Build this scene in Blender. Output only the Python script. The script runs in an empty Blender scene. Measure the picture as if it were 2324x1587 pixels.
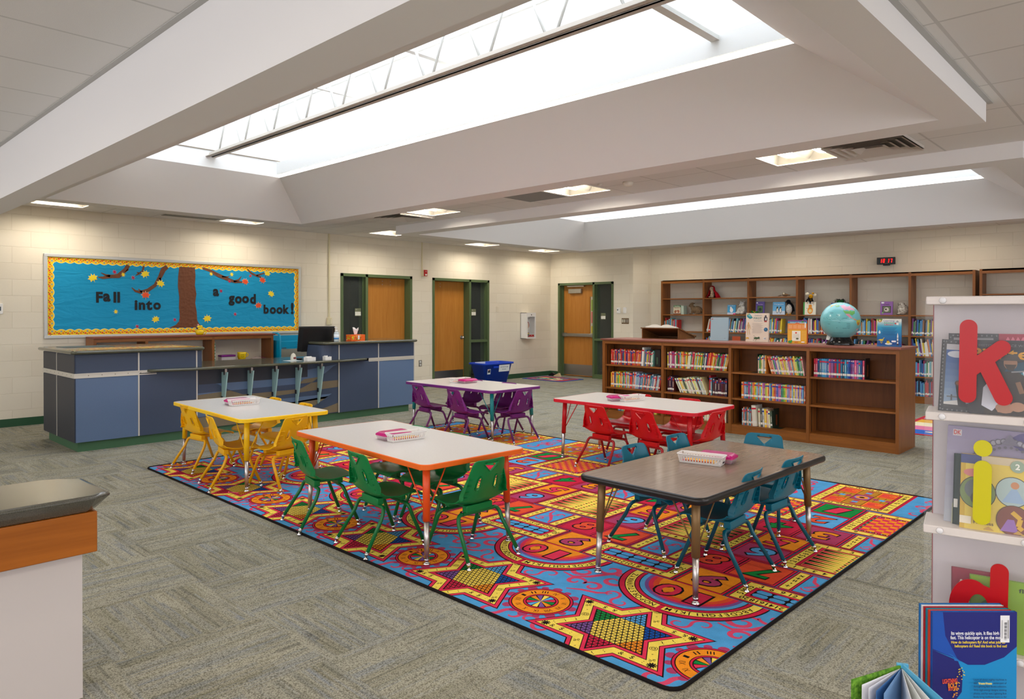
import bpy, bmesh, math, random
from mathutils import Vector, Matrix, geometry
R = math.radians
PI = math.pi
random.seed(7)
scene = bpy.context.scene
COL = scene.collection
# ---------------------------------------------------------------- camera, world, exposure
cam_d = bpy.data.cameras.new('camera')
cam = bpy.data.objects.new('camera', cam_d)
COL.objects.link(cam)
scene.camera = cam
FPX, CXP, CYP, PITCH, ROLL, YAW, CAMH = 1611.44, 1156.43, 723.09, -0.00793, 0.00128, 0.76256, 1.422
cam_d.sensor_width = 36.0
cam_d.lens = FPX / 2324 * 36.0
cam_d.shift_x = (1162 - CXP) / 2324
cam_d.shift_y = (CYP - 793.5) / 2324
cam_d.clip_start = 0.05
cam_d.clip_end = 80
cam.location = (0, 0, CAMH)
cam.rotation_euler = (Matrix.Rotation(YAW, 3, 'Z') @ Matrix.Rotation(PI / 2 + PITCH, 3, 'X') @ Matrix.Rotation(ROLL, 3, 'Z')).to_euler()
world = bpy.data.worlds.new('sky')
scene.world = world
world.use_nodes = True
bg = world.node_tree.nodes['Background']
bg.inputs[0].default_value = (0.95, 0.94, 1.0, 1)
bg.inputs[1].default_value = 2.9
scene.view_settings.view_transform = 'Standard'
scene.view_settings.look = 'None'
scene.view_settings.exposure = 0.7
scene.view_settings.gamma = 1.0
scene.view_settings.use_curve_mapping = False
cy = scene.cycles
cy.use_denoising = True
cy.use_adaptive_sampling = True
cy.adaptive_threshold = 0.02
cy.max_bounces = 8
cy.diffuse_bounces = 5
cy.glossy_bounces = 3
cy.transmission_bounces = 4
cy.transparent_max_bounces = 8
cy.sample_clamp_indirect = 6.0
cy.caustics_reflective = False
cy.caustics_refractive = False
SKYLIGHT_POWER = 1.5      # emission of the daylit skylight glazing
TROFFER_POWER = 30.0       # emission of the ceiling lamps

# ---------------------------------------------------------------- helpers
def lin(c):
    if isinstance(c, str):
        c = [int(c[i:i + 2], 16) / 255 for i in (0, 2, 4)]
    elif max(c) > 1.001:
        c = [x / 255 for x in c]
    return tuple((x / 12.92 if x <= 0.04045 else ((x + 0.055) / 1.055) ** 2.4) for x in c[:3]) + (1.0,)

MATS = {}
def mat(name, col=(200, 200, 200), rough=0.5, metal=0.0, spec=0.5, emit=None, estr=1.0, alpha=1.0, trans=0.0, coat=0.0, sss=0.0, ior=1.45):
    if name in MATS:
        return MATS[name]
    m = bpy.data.materials.new(name)
    m.use_nodes = True
    b = m.node_tree.nodes['Principled BSDF']
    b.inputs['Base Color'].default_value = lin(col)
    b.inputs['Roughness'].default_value = rough
    b.inputs['Metallic'].default_value = metal
    b.inputs['Specular IOR Level'].default_value = spec
    b.inputs['Alpha'].default_value = alpha
    b.inputs['Transmission Weight'].default_value = trans
    b.inputs['Coat Weight'].default_value = coat
    b.inputs['IOR'].default_value = ior
    if emit is not None:
        b.inputs['Emission Color'].default_value = lin(emit)
        b.inputs['Emission Strength'].default_value = estr
    MATS[name] = m
    return m

class NT:
    """small node-building helper"""
    def __init__(self, m):
        self.m = m; self.t = m.node_tree; self.b = self.t.nodes['Principled BSDF']
    def n(self, kind, **kw):
        nd = self.t.nodes.new(kind)
        for k, v in kw.items():
            if k.startswith('i_'):
                key = k[2:]
                key = int(key) if key.isdigit() else key.replace('_', ' ')
                if hasattr(v, 'is_output') or isinstance(v, bpy.types.NodeSocket):
                    self.t.links.new(v, nd.inputs[key])
                else:
                    nd.inputs[key].default_value = v
            else:
                setattr(nd, k, v)
        return nd
    def link(self, a, b):
        self.t.links.new(a, b)
    def math(self, op, a, b=0.0, c=None):
        nd = self.t.nodes.new('ShaderNodeMath'); nd.operation = op
        for i, v in enumerate((a, b) if c is None else (a, b, c)):
            if isinstance(v, bpy.types.NodeSocket): self.t.links.new(v, nd.inputs[i])
            else: nd.inputs[i].default_value = v
        return nd.outputs[0]
    def mix(self, f, a, b, mode='MIX'):
        nd = self.t.nodes.new('ShaderNodeMix'); nd.data_type = 'RGBA'; nd.blend_type = mode
        for i, v in ((0, f), (6, a), (7, b)):
            if isinstance(v, bpy.types.NodeSocket): self.t.links.new(v, nd.inputs[i])
            else: nd.inputs[i].default_value = v
        return nd.outputs[2]
    def ramp(self, f, stops, interp='LINEAR'):
        nd = self.t.nodes.new('ShaderNodeValToRGB'); cr = nd.color_ramp; cr.interpolation = interp
        while len(cr.elements) < len(stops): cr.elements.new(0.5)
        for e, (p, c) in zip(cr.elements, stops): e.position = p; e.color = lin(c)
        self.t.links.new(f, nd.inputs[0])
        return nd.outputs[0]
    def bump(self, h, strength=0.3, dist=0.002):
        nd = self.t.nodes.new('ShaderNodeBump'); nd.inputs['Strength'].default_value = strength
        nd.inputs['Distance'].default_value = dist
        self.t.links.new(h, nd.inputs['Height']); self.t.links.new(nd.outputs[0], self.b.inputs['Normal'])
    def coords(self, order='XYZ', scale=(1, 1, 1), loc=(0, 0, 0), rot=(0, 0, 0), kind='Object'):
        tc = self.t.nodes.new('ShaderNodeTexCoord')
        src = tc.outputs[kind]
        if order != 'XYZ':
            s = self.t.nodes.new('ShaderNodeSeparateXYZ'); self.t.links.new(src, s.inputs[0])
            cb = self.t.nodes.new('ShaderNodeCombineXYZ')
            for i, ch in enumerate(order):
                if ch in 'XYZ': self.t.links.new(s.outputs['XYZ'.index(ch)], cb.inputs[i])
            src = cb.outputs[0]
        mp = self.t.nodes.new('ShaderNodeMapping')
        mp.inputs['Scale'].default_value = scale; mp.inputs['Location'].default_value = loc; mp.inputs['Rotation'].default_value = rot
        self.t.links.new(src, mp.inputs[0])
        return mp.outputs[0]

def wood(name, c1, c2, axis='Z', scale=1.0, rough=0.4, spec=0.4, fine=60.0, coat=0.0):
    if name in MATS: return MATS[name]
    m = mat(name, c1, rough, spec=spec, coat=coat); t = NT(m)
    st = {'X': (1.2, 14, 14), 'Y': (14, 1.2, 14), 'Z': (14, 14, 1.2)}[axis]
    v = t.coords(scale=tuple(s * scale for s in st))
    n1 = t.n('ShaderNodeTexNoise', i_Vector=v, i_Scale=1.6, i_Detail=6.0, i_Roughness=0.6, i_Distortion=0.6)
    st2 = {'X': (2, fine, fine), 'Y': (fine, 2, fine), 'Z': (fine, fine, 2)}[axis]
    n2 = t.n('ShaderNodeTexNoise', i_Vector=t.coords(scale=st2), i_Scale=2.0, i_Detail=2.0)
    f = t.math('ADD', t.math('MULTIPLY', n1.outputs[0], 0.75), t.math('MULTIPLY', n2.outputs[0], 0.25))
    col = t.ramp(f, [(0.3, c2), (0.7, c1)])
    t.link(col, t.b.inputs['Base Color'])
    return m

def speckle(name, c1, c2, scale=400, rough=0.4, spec=0.5, amount=0.5, coat=0.0):
    if name in MATS: return MATS[name]
    m = mat(name, c1, rough, spec=spec, coat=coat); t = NT(m)
    n1 = t.n('ShaderNodeTexNoise', i_Vector=t.coords(), i_Scale=float(scale), i_Detail=2.0)
    t.link(t.ramp(n1.outputs[0], [(0.35, c2), (0.35 + amount * 0.5, c1)]), t.b.inputs['Base Color'])
    return m

class MB:
    """collects shapes in one mesh"""
    def __init__(self, *mats):
        self.bm = bmesh.new(); self.mats = [m for m in mats if m is not None]; self.mi = 0
    def use(self, m):
        if m not in self.mats: self.mats.append(m)
        self.mi = self.mats.index(m); return self
    def face(self, pts, smooth=False):
        vs = [self.bm.verts.new(p) for p in pts]
        f = self.bm.faces.new(vs); f.material_index = self.mi; f.smooth = smooth
        return f
    def box(self, x0, y0, z0, x1, y1, z1, M=None, bev=0.0, seg=2):
        if x0 > x1: x0, x1 = x1, x0
        if y0 > y1: y0, y1 = y1, y0
        if z0 > z1: z0, z1 = z1, z0
        c = [(x, y, z) for z in (z0, z1) for y in (y0, y1) for x in (x0, x1)]
        if M is not None: c = [M @ Vector(p) for p in c]
        v = [self.bm.verts.new(p) for p in c]
        fs = []
        for q in ((0, 2, 3, 1), (4, 5, 7, 6), (0, 1, 5, 4), (2, 6, 7, 3), (0, 4, 6, 2), (1, 3, 7, 5)):
            f = self.bm.faces.new([v[i] for i in q]); f.material_index = self.mi; fs.append(f)
        if bev > 0:
            es = list({e for f in fs for e in f.edges})
            r = bmesh.ops.bevel(self.bm, geom=es, offset=bev, segments=seg, affect='EDGES', profile=0.5)
            for f in r['faces']: f.material_index = self.mi; f.smooth = True
        return self
    def prism(self, poly, z0, z1, M=None, smooth=False, cap=True):
        """poly: 2-D points (x, y) extruded along z"""
        n = len(poly)
        a = [Vector((p[0], p[1], z0)) for p in poly]; b = [Vector((p[0], p[1], z1)) for p in poly]
        if M is not None: a = [M @ p for p in a]; b = [M @ p for p in b]
        va = [self.bm.verts.new(p) for p in a]; vb = [self.bm.verts.new(p) for p in b]
        for i in range(n):
            j = (i + 1) % n
            f = self.bm.faces.new([va[i], va[j], vb[j], vb[i]]); f.material_index = self.mi; f.smooth = smooth
        if cap:
            for vv in (list(reversed(va)), vb):
                f = self.bm.faces.new(vv); f.material_index = self.mi
        return self
    def cyl(self, p0, p1, r0, r1=None, seg=16, caps=True, smooth=True):
        r1 = r0 if r1 is None else r1
        p0 = Vector(p0); p1 = Vector(p1); d = (p1 - p0)
        q = d.to_track_quat('Z', 'Y'); 
        A = []; B = []
        for i in range(seg):
            a = 2 * PI * i / seg; u = Vector((math.cos(a), math.sin(a), 0))
            A.append(self.bm.verts.new(p0 + q @ (u * r0))); B.append(self.bm.verts.new(p1 + q @ (u * r1)))
        for i in range(seg):
            j = (i + 1) % seg
            f = self.bm.faces.new([A[i], A[j], B[j], B[i]]); f.material_index = self.mi; f.smooth = smooth
        if caps:
            if r0 > 1e-6: self.bm.faces.new(list(reversed(A))).material_index = self.mi
            if r1 > 1e-6: self.bm.faces.new(B).material_index = self.mi
        return self
    def tube(self, pts, r, seg=10, caps=True, closed=False):
        pts = [Vector(p) for p in pts]; n = len(pts)
        rs = r if isinstance(r, (list, tuple)) else [r] * n
        rings = []; prev = None
        for i, p in enumerate(pts):
            if closed: t = pts[(i + 1) % n] - pts[i - 1]
            else: t = pts[min(i + 1, n - 1)] - pts[max(i - 1, 0)]
            t.normalize()
            if prev is None:
                up = Vector((0, 0, 1)) if abs(t.z) < 0.9 else Vector((1, 0, 0))
                x = t.cross(up).normalized()
            else:
                x = (prev - t * prev.dot(t)).normalized()
            prev = x; y = t.cross(x)
            rings.append([self.bm.verts.new(p + (x * math.cos(2 * PI * k / seg) + y * math.sin(2 * PI * k / seg)) * rs[i]) for k in range(seg)])
        m = n if closed else n - 1
        for i in range(m):
            a, b = rings[i], rings[(i + 1) % n]
            for k in range(seg):
                l = (k + 1) % seg
                f = self.bm.faces.new([a[k], a[l], b[l], b[k]]); f.material_index = self.mi; f.smooth = True
        if caps and not closed:
            self.bm.faces.new(list(reversed(rings[0]))).material_index = self.mi
            self.bm.faces.new(rings[-1]).material_index = self.mi
        return self
    def lathe(self, prof, c=(0, 0, 0), seg=24, M=None, smooth=True):
        """prof: (r, z) pairs bottom to top"""
        rings = []
        for r, z in prof:
            ring = []
            for k in range(seg):
                p = Vector((c[0] + r * math.cos(2 * PI * k / seg), c[1] + r * math.sin(2 * PI * k / seg), c[2] + z))
                ring.append(self.bm.verts.new(M @ p if M is not None else p))
            rings.append(ring)
        for a, b in zip(rings, rings[1:]):
            for k in range(seg):
                l = (k + 1) % seg
                f = self.bm.faces.new([a[k], a[l], b[l], b[k]]); f.material_index = self.mi; f.smooth = smooth
        self.bm.faces.new(list(reversed(rings[0]))).material_index = self.mi
        self.bm.faces.new(rings[-1]).material_index = self.mi
        return self
    def ball(self, c, r, s=(1, 1, 1), M=None, u=16, v=10):
        mm = Matrix.Translation(Vector(c)) @ (M if M is not None else Matrix.Identity(4)) @ Matrix.Diagonal((r * s[0], r * s[1], r * s[2], 1))
        g = bmesh.ops.create_uvsphere(self.bm, u_segments=u, v_segments=v, radius=1.0, matrix=mm)
        for vv in g['verts']:
            for f in vv.link_faces: f.material_index = self.mi; f.smooth = True
        return self
    def build(self, name, m=None, parent=None, loc=None, rot=None):
        if m is not None:
            self.mats = [m] + [x for x in self.mats if x is not m] if m not in self.mats else self.mats
        me = bpy.data.meshes.new(name)
        bmesh.ops.remove_doubles(self.bm, verts=self.bm.verts, dist=1e-6)
        self.bm.normal_update()
        self.bm.to_mesh(me); self.bm.free()
        for x in self.mats: me.materials.append(x)
        o = bpy.data.objects.new(name, me); COL.objects.link(o)
        if loc is not None: o.location = loc
        if rot is not None: o.rotation_euler = rot
        if parent is not None: o.parent = parent
        return o

def tag(o, label, cat, group=None, kind=None):
    o['label'] = label; o['category'] = cat
    if group: o['group'] = group
    if kind: o['kind'] = kind
    return o
def thing(name, label, cat, loc=(0, 0, 0), rz=0.0, group=None):
    o = bpy.data.objects.new(name, None); COL.objects.link(o)
    o.empty_display_size = 0.05
    o.location = loc; o.rotation_euler = (0, 0, rz)
    return tag(o, label, cat, group)
def struct(o):
    o['kind'] = 'structure'; return o
KIDS = {}
def copy_tree(o, kids, parent=None):
    c = o.copy(); COL.objects.link(c)
    if parent is not None: c.parent = parent
    for ch in kids.get(o.name, ()): copy_tree(ch, kids, c)
    return c
def kids_map(root):
    out = {}
    allo = list(COL.objects)
    def rec(o):
        ch = [x for x in allo if x.parent is o]
        out[o.name] = ch
        for c in ch: rec(c)
    rec(root)
    return out

def rectcells(a0, b0, a1, b1, holes):
    """cells of a rectangle that lie outside the holes (a0,b0,a1,b1)"""
    As = sorted({a0, a1, *[h[0] for h in holes], *[h[2] for h in holes]}); As = [a for a in As if a0 <= a <= a1]
    Bs = sorted({b0, b1, *[h[1] for h in holes], *[h[3] for h in holes]}); Bs = [b for b in Bs if b0 <= b <= b1]
    out = []
    for i in range(len(As) - 1):
        run = None
        for j in range(len(Bs) - 1):
            ca, cb = (As[i] + As[i + 1]) / 2, (Bs[j] + Bs[j + 1]) / 2
            inside = any(h[0] < ca < h[2] and h[1] < cb < h[3] for h in holes)
            if not inside:
                if run is None: run = [As[i], Bs[j], As[i + 1], Bs[j + 1]]
                else: run[3] = Bs[j + 1]
            if inside or j == len(Bs) - 2:
                if run: out.append(tuple(run)); run = None
    return out

# 2-D glyph outlines from the built-in font, triangulated once
GLYPHS = {}
def glyph(txt, offset=0.0, shear=0.0, bold=0.0):
    key = (txt, round(offset, 4), shear)
    if key not in GLYPHS:
        cu = bpy.data.curves.new('t', 'FONT'); cu.body = txt; cu.size = 1.0; cu.offset = offset; cu.shear = shear
        cu.resolution_u = 3; cu.align_x = 'CENTER'; cu.align_y = 'CENTER'
        ob = bpy.data.objects.new('t', cu)
        COL.objects.link(ob)
        dg = bpy.context.evaluated_depsgraph_get()
        ev = ob.evaluated_get(dg)
        me = ev.to_mesh()
        polys = [[(me.vertices[i].co.x, me.vertices[i].co.y) for i in p.vertices] for p in me.polygons]
        ev.to_mesh_clear()
        bpy.data.objects.remove(ob); bpy.data.curves.remove(cu)
        xs = [p[0] for q in polys for p in q] or [0]; ys = [p[1] for q in polys for p in q] or [0]
        cx, cy_ = (min(xs) + max(xs)) / 2, (min(ys) + max(ys)) / 2
        polys = [[(p[0] - cx, p[1] - cy_) for p in q] for q in polys]
        GLYPHS[key] = (polys, max(xs) - min(xs), max(ys) - min(ys))
    return GLYPHS[key]
def put_text(mb, txt, M, h=None, w=None, bold=0.0, shear=0.0, hh=None):
    """flat text in the xy plane of M, centred; h = height of capitals"""
    polys, tw, th = glyph(txt, bold, shear)
    s = (h / 0.73) if h else 1.0
    sx = (w / tw) if w and tw > 0 else s
    sy = s if h else sx
    for q in polys:
        pts = [M @ Vector((p[0] * sx, p[1] * sy, 0)) for p in q]
        try: mb.face(pts)
        except ValueError: pass
def MW(origin, ux, uy):
    """matrix whose x axis is ux, y axis uy (in world), z their cross"""
    ux = Vector(ux).normalized(); uy = Vector(uy).normalized(); uz = ux.cross(uy)
    m = Matrix.Identity(4)
    for i in range(3):
        m[i][0] = ux[i]; m[i][1] = uy[i]; m[i][2] = uz[i]; m[i][3] = origin[i]
    return m
# ================================================================ room shell
XL, YB, YB2, XJOG, HC = -10.55, 12.4, 12.88, -8.31, 2.76
XR, YF = 4.2, -3.6
# --- materials
def block_wall(name, order, joint0):
    m = mat(name, (226, 217, 196), 0.55, spec=0.35); t = NT(m)
    v = t.coords(order, loc=(joint0, 0, 0))
    br = t.n('ShaderNodeTexBrick', i_Vector=v, i_Scale=1.0)
    br.offset = 0.5; br.squash = 1.0
    br.inputs['Brick Width'].default_value = 0.4064; br.inputs['Row Height'].default_value = 0.2032
    br.inputs['Mortar Size'].default_value = 0.0045; br.inputs['Mortar Smooth'].default_value = 0.6
    br.inputs['Color1'].default_value = lin((230, 222, 204)); br.inputs['Color2'].default_value = lin((226, 217, 198))
    br.inputs['Mortar'].default_value = lin((222, 213, 193))
    n1 = t.n('ShaderNodeTexNoise', i_Vector=t.coords(), i_Scale=110.0, i_Detail=3.0)
    t.link(br.outputs['Color'], t.b.inputs['Base Color'])
    hgt = t.math('SUBTRACT', t.math('MULTIPLY', n1.outputs[0], 0.16), t.math('MULTIPLY', br.outputs['Fac'], 1.0))
    t.bump(hgt, 0.5, 0.004)
    return m
wallA = block_wall('painted_block_left', 'YZX', 0.13)
wallB = block_wall('painted_block_back', 'XZY', 0.07)
wallC = mat('painted_wall', (226, 218, 200), 0.7)
ceil_tile = mat('acoustic_tile', (208, 205, 203), 0.85, spec=0.2)
t = NT(ceil_tile)
br = t.n('ShaderNodeTexBrick', i_Vector=t.coords(loc=(0.235, -0.075 + 0.0, 0)), i_Scale=1.0)
br.offset = 0.0; br.squash = 1.0
for k, v in (('Brick Width', 0.608), ('Row Height', 0.608), ('Mortar Size', 0.0085), ('Mortar Smooth', 0.1)): br.inputs[k].default_value = v
br.inputs['Color1'].default_value = lin((222, 219, 217)); br.inputs['Color2'].default_value = lin((226, 223, 220)); br.inputs['Mortar'].default_value = lin((200, 197, 194))
t.link(br.outputs[0], t.b.inputs['Base Color'])
nn = t.n('ShaderNodeTexNoise', i_Vector=t.coords(), i_Scale=220.0, i_Detail=2.0)
t.bump(t.math('SUBTRACT', t.math('MULTIPLY', nn.outputs[0], 0.5), br.outputs['Fac']), 0.4, 0.003)
plaster = mat('white_plaster', (232, 230, 229), 0.75, spec=0.25)
greenbase = mat('green_vinyl_base', (44, 84, 58), 0.45)
greenframe = mat('olive_green_paint', (88, 106, 70), 0.4)
chrome = mat('chrome', (210, 210, 212), 0.14, metal=1.0)
steel = mat('brushed_steel', (176, 174, 168), 0.36, metal=1.0)
blackp = mat('black_plastic', (22, 22, 24), 0.35)
whitep = mat('white_plastic', (232, 231, 228), 0.4)
dark = mat('dark_void', (18, 19, 20), 0.8)
# carpet tiles
carpet = mat('carpet_tiles', (150, 148, 132), 0.95, spec=0.1)
t = NT(carpet)
base = t.coords(loc=(0.1, 0.25, 0))
sep = t.n('ShaderNodeSeparateXYZ', i_0=base)
TS = 0.61
ck = t.n('ShaderNodeTexChecker', i_Vector=base, i_Scale=1.0 / TS)
fx, fy = sep.outputs[0], sep.outputs[1]
ca = t.n('ShaderNodeCombineXYZ', i_0=fx, i_1=fy); cb = t.n('ShaderNodeCombineXYZ', i_0=fy, i_1=fx)
tix = t.math('FLOOR', t.math('DIVIDE', fx, TS)); tiy = t.math('FLOOR', t.math('DIVIDE', fy, TS))
wn = t.n('ShaderNodeTexWhiteNoise', i_0=t.n('ShaderNodeCombineXYZ', i_0=tix, i_1=tiy).outputs[0]); 
uv = t.mix(ck.outputs['Fac'], ca.outputs[0], cb.outputs[0])
off = t.n('ShaderNodeVectorMath', operation='ADD', i_0=uv, i_1=t.n('ShaderNodeCombineXYZ', i_0=t.math('MULTIPLY', wn.outputs[0], 7.3), i_1=t.math('FLOOR', t.math('MULTIPLY', wn.outputs[0], 40.0))).outputs[0])
def streak(w, h, mortar=0.0):
    b = t.n('ShaderNodeTexBrick', i_Vector=off.outputs[0], i_Scale=1.0)
    b.offset = 0.37; b.offset_frequency = 2; b.squash = 1.7; b.squash_frequency = 3
    b.inputs['Brick Width'].default_value = w; b.inputs['Row Height'].default_value = h; b.inputs['Mortar Size'].default_value = mortar
    b.inputs['Color1'].default_value = (0, 0, 0, 1); b.inputs['Color2'].default_value = (1, 1, 1, 1); b.inputs['Bias'].default_value = 0.0
    return b.outputs[0]
s1 = streak(0.31, 0.028); s2 = streak(0.22, 0.011); s3 = streak(0.45, 0.09)
c1 = t.ramp(s1, [(0.0, (168, 163, 142)), (0.5, (156, 153, 134)), (0.74, (140, 137, 110)), (0.9, (124, 134, 146)), (1.0, (108, 102, 80))], 'LINEAR')
c2 = t.ramp(s2, [(0.0, (166, 162, 144)), (0.55, (156, 153, 137)), (0.82, (136, 143, 150)), (0.93, (126, 121, 94)), (1.0, (96, 98, 100))], 'LINEAR')
c3 = t.ramp(s3, [(0.0, (178, 174, 154)), (0.55, (164, 162, 150)), (0.8, (140, 136, 112)), (1.0, (112, 108, 86))])
mx = t.mix(0.42, t.mix(0.45, c1, c3), c2)
nz = t.n('ShaderNodeTexNoise', i_Vector=t.coords(), i_Scale=330.0, i_Detail=1.0)
vo = t.n('ShaderNodeTexVoronoi', i_Vector=t.coords(), i_Scale=170.0)
pile = t.math('ADD', t.math('MULTIPLY', nz.outputs[0], 0.5), t.math('MULTIPLY', t.math('SUBTRACT', 1.0, vo.outputs['Distance']), 0.5))
mx = t.mix(1.0, mx, t.ramp(pile, [(0.34, (168, 166, 162)), (0.58, (255, 255, 255))]), 'MULTIPLY')
gain = t.n('ShaderNodeBrightContrast', i_0=mx, i_1=0.06, i_2=0.08)
t.link(gain.outputs[0], t.b.inputs['Base Color'])
t.bump(pile, 0.6, 0.004)

# --- floor
m = MB(carpet); m.face([(XL - 1.9, YF, 0), (XR, YF, 0), (XR, YB2 + 2.0, 0), (XL - 1.9, YB2 + 2.0, 0)])
struct(m.build('floor'))

# --- ceiling lights, vents (positions of the cut-outs)
TROFF = [(-2.71, 5.77), (-5.12, 5.77), (-7.53, 5.77), (-9.95, 6.98), (-10.22, 2.22), (-10.22, 4.55), (-10.22, 9.4), (-10.22, 11.25),
         (0.3, 0.6), (0.3, 3.0), (2.6, 0.6), (2.6, 3.0), (-2.7, -0.9), (-5.1, -0.9), (0.3, -1.9), (-7.5, -0.9), (1.6, 6.2), (1.6, 9.4), (-2.9, 11.95), (-5.3, 11.95), (-7.7, 11.95)]  # this row is out of view, added as fill light for the room
TW = 0.585
def troff_size(i):
    return (0.44, 0.585) if 4 <= i <= 7 else ((0.585, 0.33) if i >= 18 else (0.585, 0.585))
HOL = [(x, y, x + troff_size(i)[0], y + troff_size(i)[1]) for i, (x, y) in enumerate(TROFF)]
RING1 = (-9.0, 1.31, -0.93, 5.33)
RING2 = (-8.85, 6.72, -0.93, 11.3)
m = MB(ceil_tile)
for a0, b0, a1, b1 in rectcells(XL, YF, XR, YB2, HOL + [RING1, RING2]):
    m.face([(a0, b0, HC), (a0, b1, HC), (a1, b1, HC), (a1, b0, HC)])
struct(m.build('ceiling'))

# --- walls with openings
D1 = (6.83, 8.385, 2.105); D2 = (8.885, 10.42, 2.1); D3 = (-10.32, -8.80, 2.09)
m = MB(wallA)
for a0, b0, a1, b1 in rectcells(YF, 0, YB, HC + 0.02, [(D1[0] + .01, -1, D1[1] - .01, D1[2] - .01), (D2[0] + .01, -1, D2[1] - .01, D2[2] - .01)]):
    m.face([(XL, a0, b0), (XL, a1, b0), (XL, a1, b1), (XL, a0, b1)])
struct(m.build('wall_left'))
m = MB(wallB)
for a0, b0, a1, b1 in rectcells(XL, 0, XJOG, HC + 0.02, [(D3[0] + .01, -1, D3[1] - .01, D3[2] - .01)]):
    m.face([(a0, YB, b0), (a1, YB, b0), (a1, YB, b1), (a0, YB, b1)])
m.face([(XJOG + .13, YB2, 0), (XR, YB2, 0), (XR, YB2, HC + .02), (XJOG + .13, YB2, HC + .02)])
struct(m.build('wall_back'))
m = MB(wallB)   # the rounded return between the two planes of the back wall
m.face([(XJOG, YB, 0), (XJOG + .13, YB2, 0), (XJOG + .13, YB2, HC + .02), (XJOG, YB, HC + .02)])
struct(m.build('wall_return'))
# window bands in the two walls behind the camera, unseen, added for their daylight
WR = [(-3.0 + k * 2.05, .95, -1.15 + k * 2.05, 2.45) for k in range(6)]
WF = [(-9.6 + k * 2.25, .95, -7.55 + k * 2.25, 2.45) for k in range(6)]
m = MB(wallC)
for a0, b0, a1, b1 in rectcells(YF, 0, YB2, HC + .02, WR): m.face([(XR, a0, b0), (XR, a1, b0), (XR, a1, b1), (XR, a0, b1)])
struct(m.build('wall_right'))
m = MB(wallC)
for a0, b0, a1, b1 in rectcells(XL, 0, XR, HC + .02, WF): m.face([(a0, YF, b0), (a1, YF, b0), (a1, YF, b1), (a0, YF, b1)])
struct(m.build('wall_front'))
alum = mat('window_aluminium', (170, 172, 170), .4)
nwin = 3
for axis, lst in (('x', WR), ('y', WF)):
    for (a0, b0, a1, b1) in lst:
        m = MB(alum)
        for (c0, d0, c1, d1) in ((a0, b0, a1, b0 + .05), (a0, b1 - .05, a1, b1), (a0, b0, a0 + .05, b1), (a1 - .05, b0, a1, b1), ((a0 + a1) / 2 - .025, b0, (a0 + a1) / 2 + .025, b1)):
            if axis == 'x': m.box(XR - .02, c0, d0, XR + .08, c1, d1)
            else: m.box(c0, YF - .08, d0, c1, YF + .02, d1)
        struct(m.build('window_%d' % nwin)); nwin += 1
        pd = bpy.data.lights.new('daylight_portal', 'AREA'); pd.shape = 'RECTANGLE'; pd.size = a1 - a0; pd.size_y = b1 - b0; pd.cycles.is_portal = True
        po = bpy.data.objects.new('daylight_portal', pd); COL.objects.link(po)
        if axis == 'x': po.location = (XR + .10, (a0 + a1) / 2, (b0 + b1) / 2); po.rotation_euler = (R(90), 0, R(90))
        else: po.location = ((a0 + a1) / 2, YF - .10, (b0 + b1) / 2); po.rotation_euler = (R(-90), 0, R(180))
# baseboards
def base_run(segs, name):
    m = MB(greenbase)
    for (x0, y0, x1, y1) in segs: m.box(x0, y0, 0, x1, y1, 0.1)
    return struct(m.build(name))
base_run([(XL, YF, XL + .008, D1[0]), (XL, D1[1], XL + .008, D2[0]), (XL, D2[1], XL + .008, YB)], 'baseboard_left')
base_run([(XL, YB - .008, D3[0], YB), (D3[1], YB - .008, XJOG, YB), (XJOG + .13, YB2 - .008, XR, YB2)], 'baseboard_back')

# --- bulkhead ring round the main skylight (its front side hangs lower)
ZB = 2.63; ZS = 3.12
def ring(name, outer, inner, zb, front_z=None, front_in=None):
    x0, y0, x1, y1 = outer; a0, b0, a1, b1 = inner
    m = MB(plaster)
    fz = zb if front_z is None else front_z
    # outer faces
    m.face([(x1, y0, zb), (x1, y1, zb), (x1, y1, HC + .02), (x1, y0, HC + .02)])
    m.face([(x0, y1, zb), (x0, y0, zb), (x0, y0, HC + .02), (x0, y1, HC + .02)])
    m.face([(x1, y1, zb), (x0, y1, zb), (x0, y1, HC + .02), (x1, y1, HC + .02)])
    if front_z is None:
        m.face([(x0, y0, zb), (x1, y0, zb), (x1, y0, HC + .02), (x0, y0, HC + .02)])
    # bottom faces
    m.face([(x0, b1, zb), (a0, b1, zb), (a0, b0, zb), (x0, b0, zb)])
    m.face([(a1, b1, zb), (x1, b1, zb), (x1, b0, zb), (a1, b0, zb)])
    m.face([(x0, y1, zb), (x1, y1, zb), (x1, b1, zb), (x0, b1, zb)])
    if front_z is None:
        m.face([(x0, b0, zb), (x1, b0, zb), (x1, y0, zb), (x0, y0, zb)])
    return m
in1 = (-8.76, 2.05, -1.13, 5.06)
m = ring('r', RING1, in1, ZB, front_z=2.34)
struct(m.build('trim_1'))
# deep front bulkhead beam, wall to wall
m = MB(plaster)
m.box(XL, 1.31, 2.34, 2.2, 1.52, HC + .35)
struct(m.build('trim_2'))
m = MB(plaster); m.face([(RING1[0], 1.52, ZB), (RING1[2], 1.52, ZB), (RING1[2], 2.05, ZB), (RING1[0], 2.05, ZB)]); struct(m.build('trim_3'))
in2 = (-8.6, 6.97, -1.15, 11.02)
m = ring('r', RING2, in2, ZB)
struct(m.build('trim_4'))
# metal edge moulding along the right side of the ring and the front beam
mould = mat('ceiling_edge_moulding', (176, 174, 170), 0.5)
m = MB(mould)
m.box(RING1[2], YF, HC - .006, RING1[2] + .03, RING1[3] + .05, HC - .0005)
m.box(XL, 1.28, HC - .006, RING1[2], 1.31, HC - .0005)
struct(m.build('trim_5'))

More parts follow.
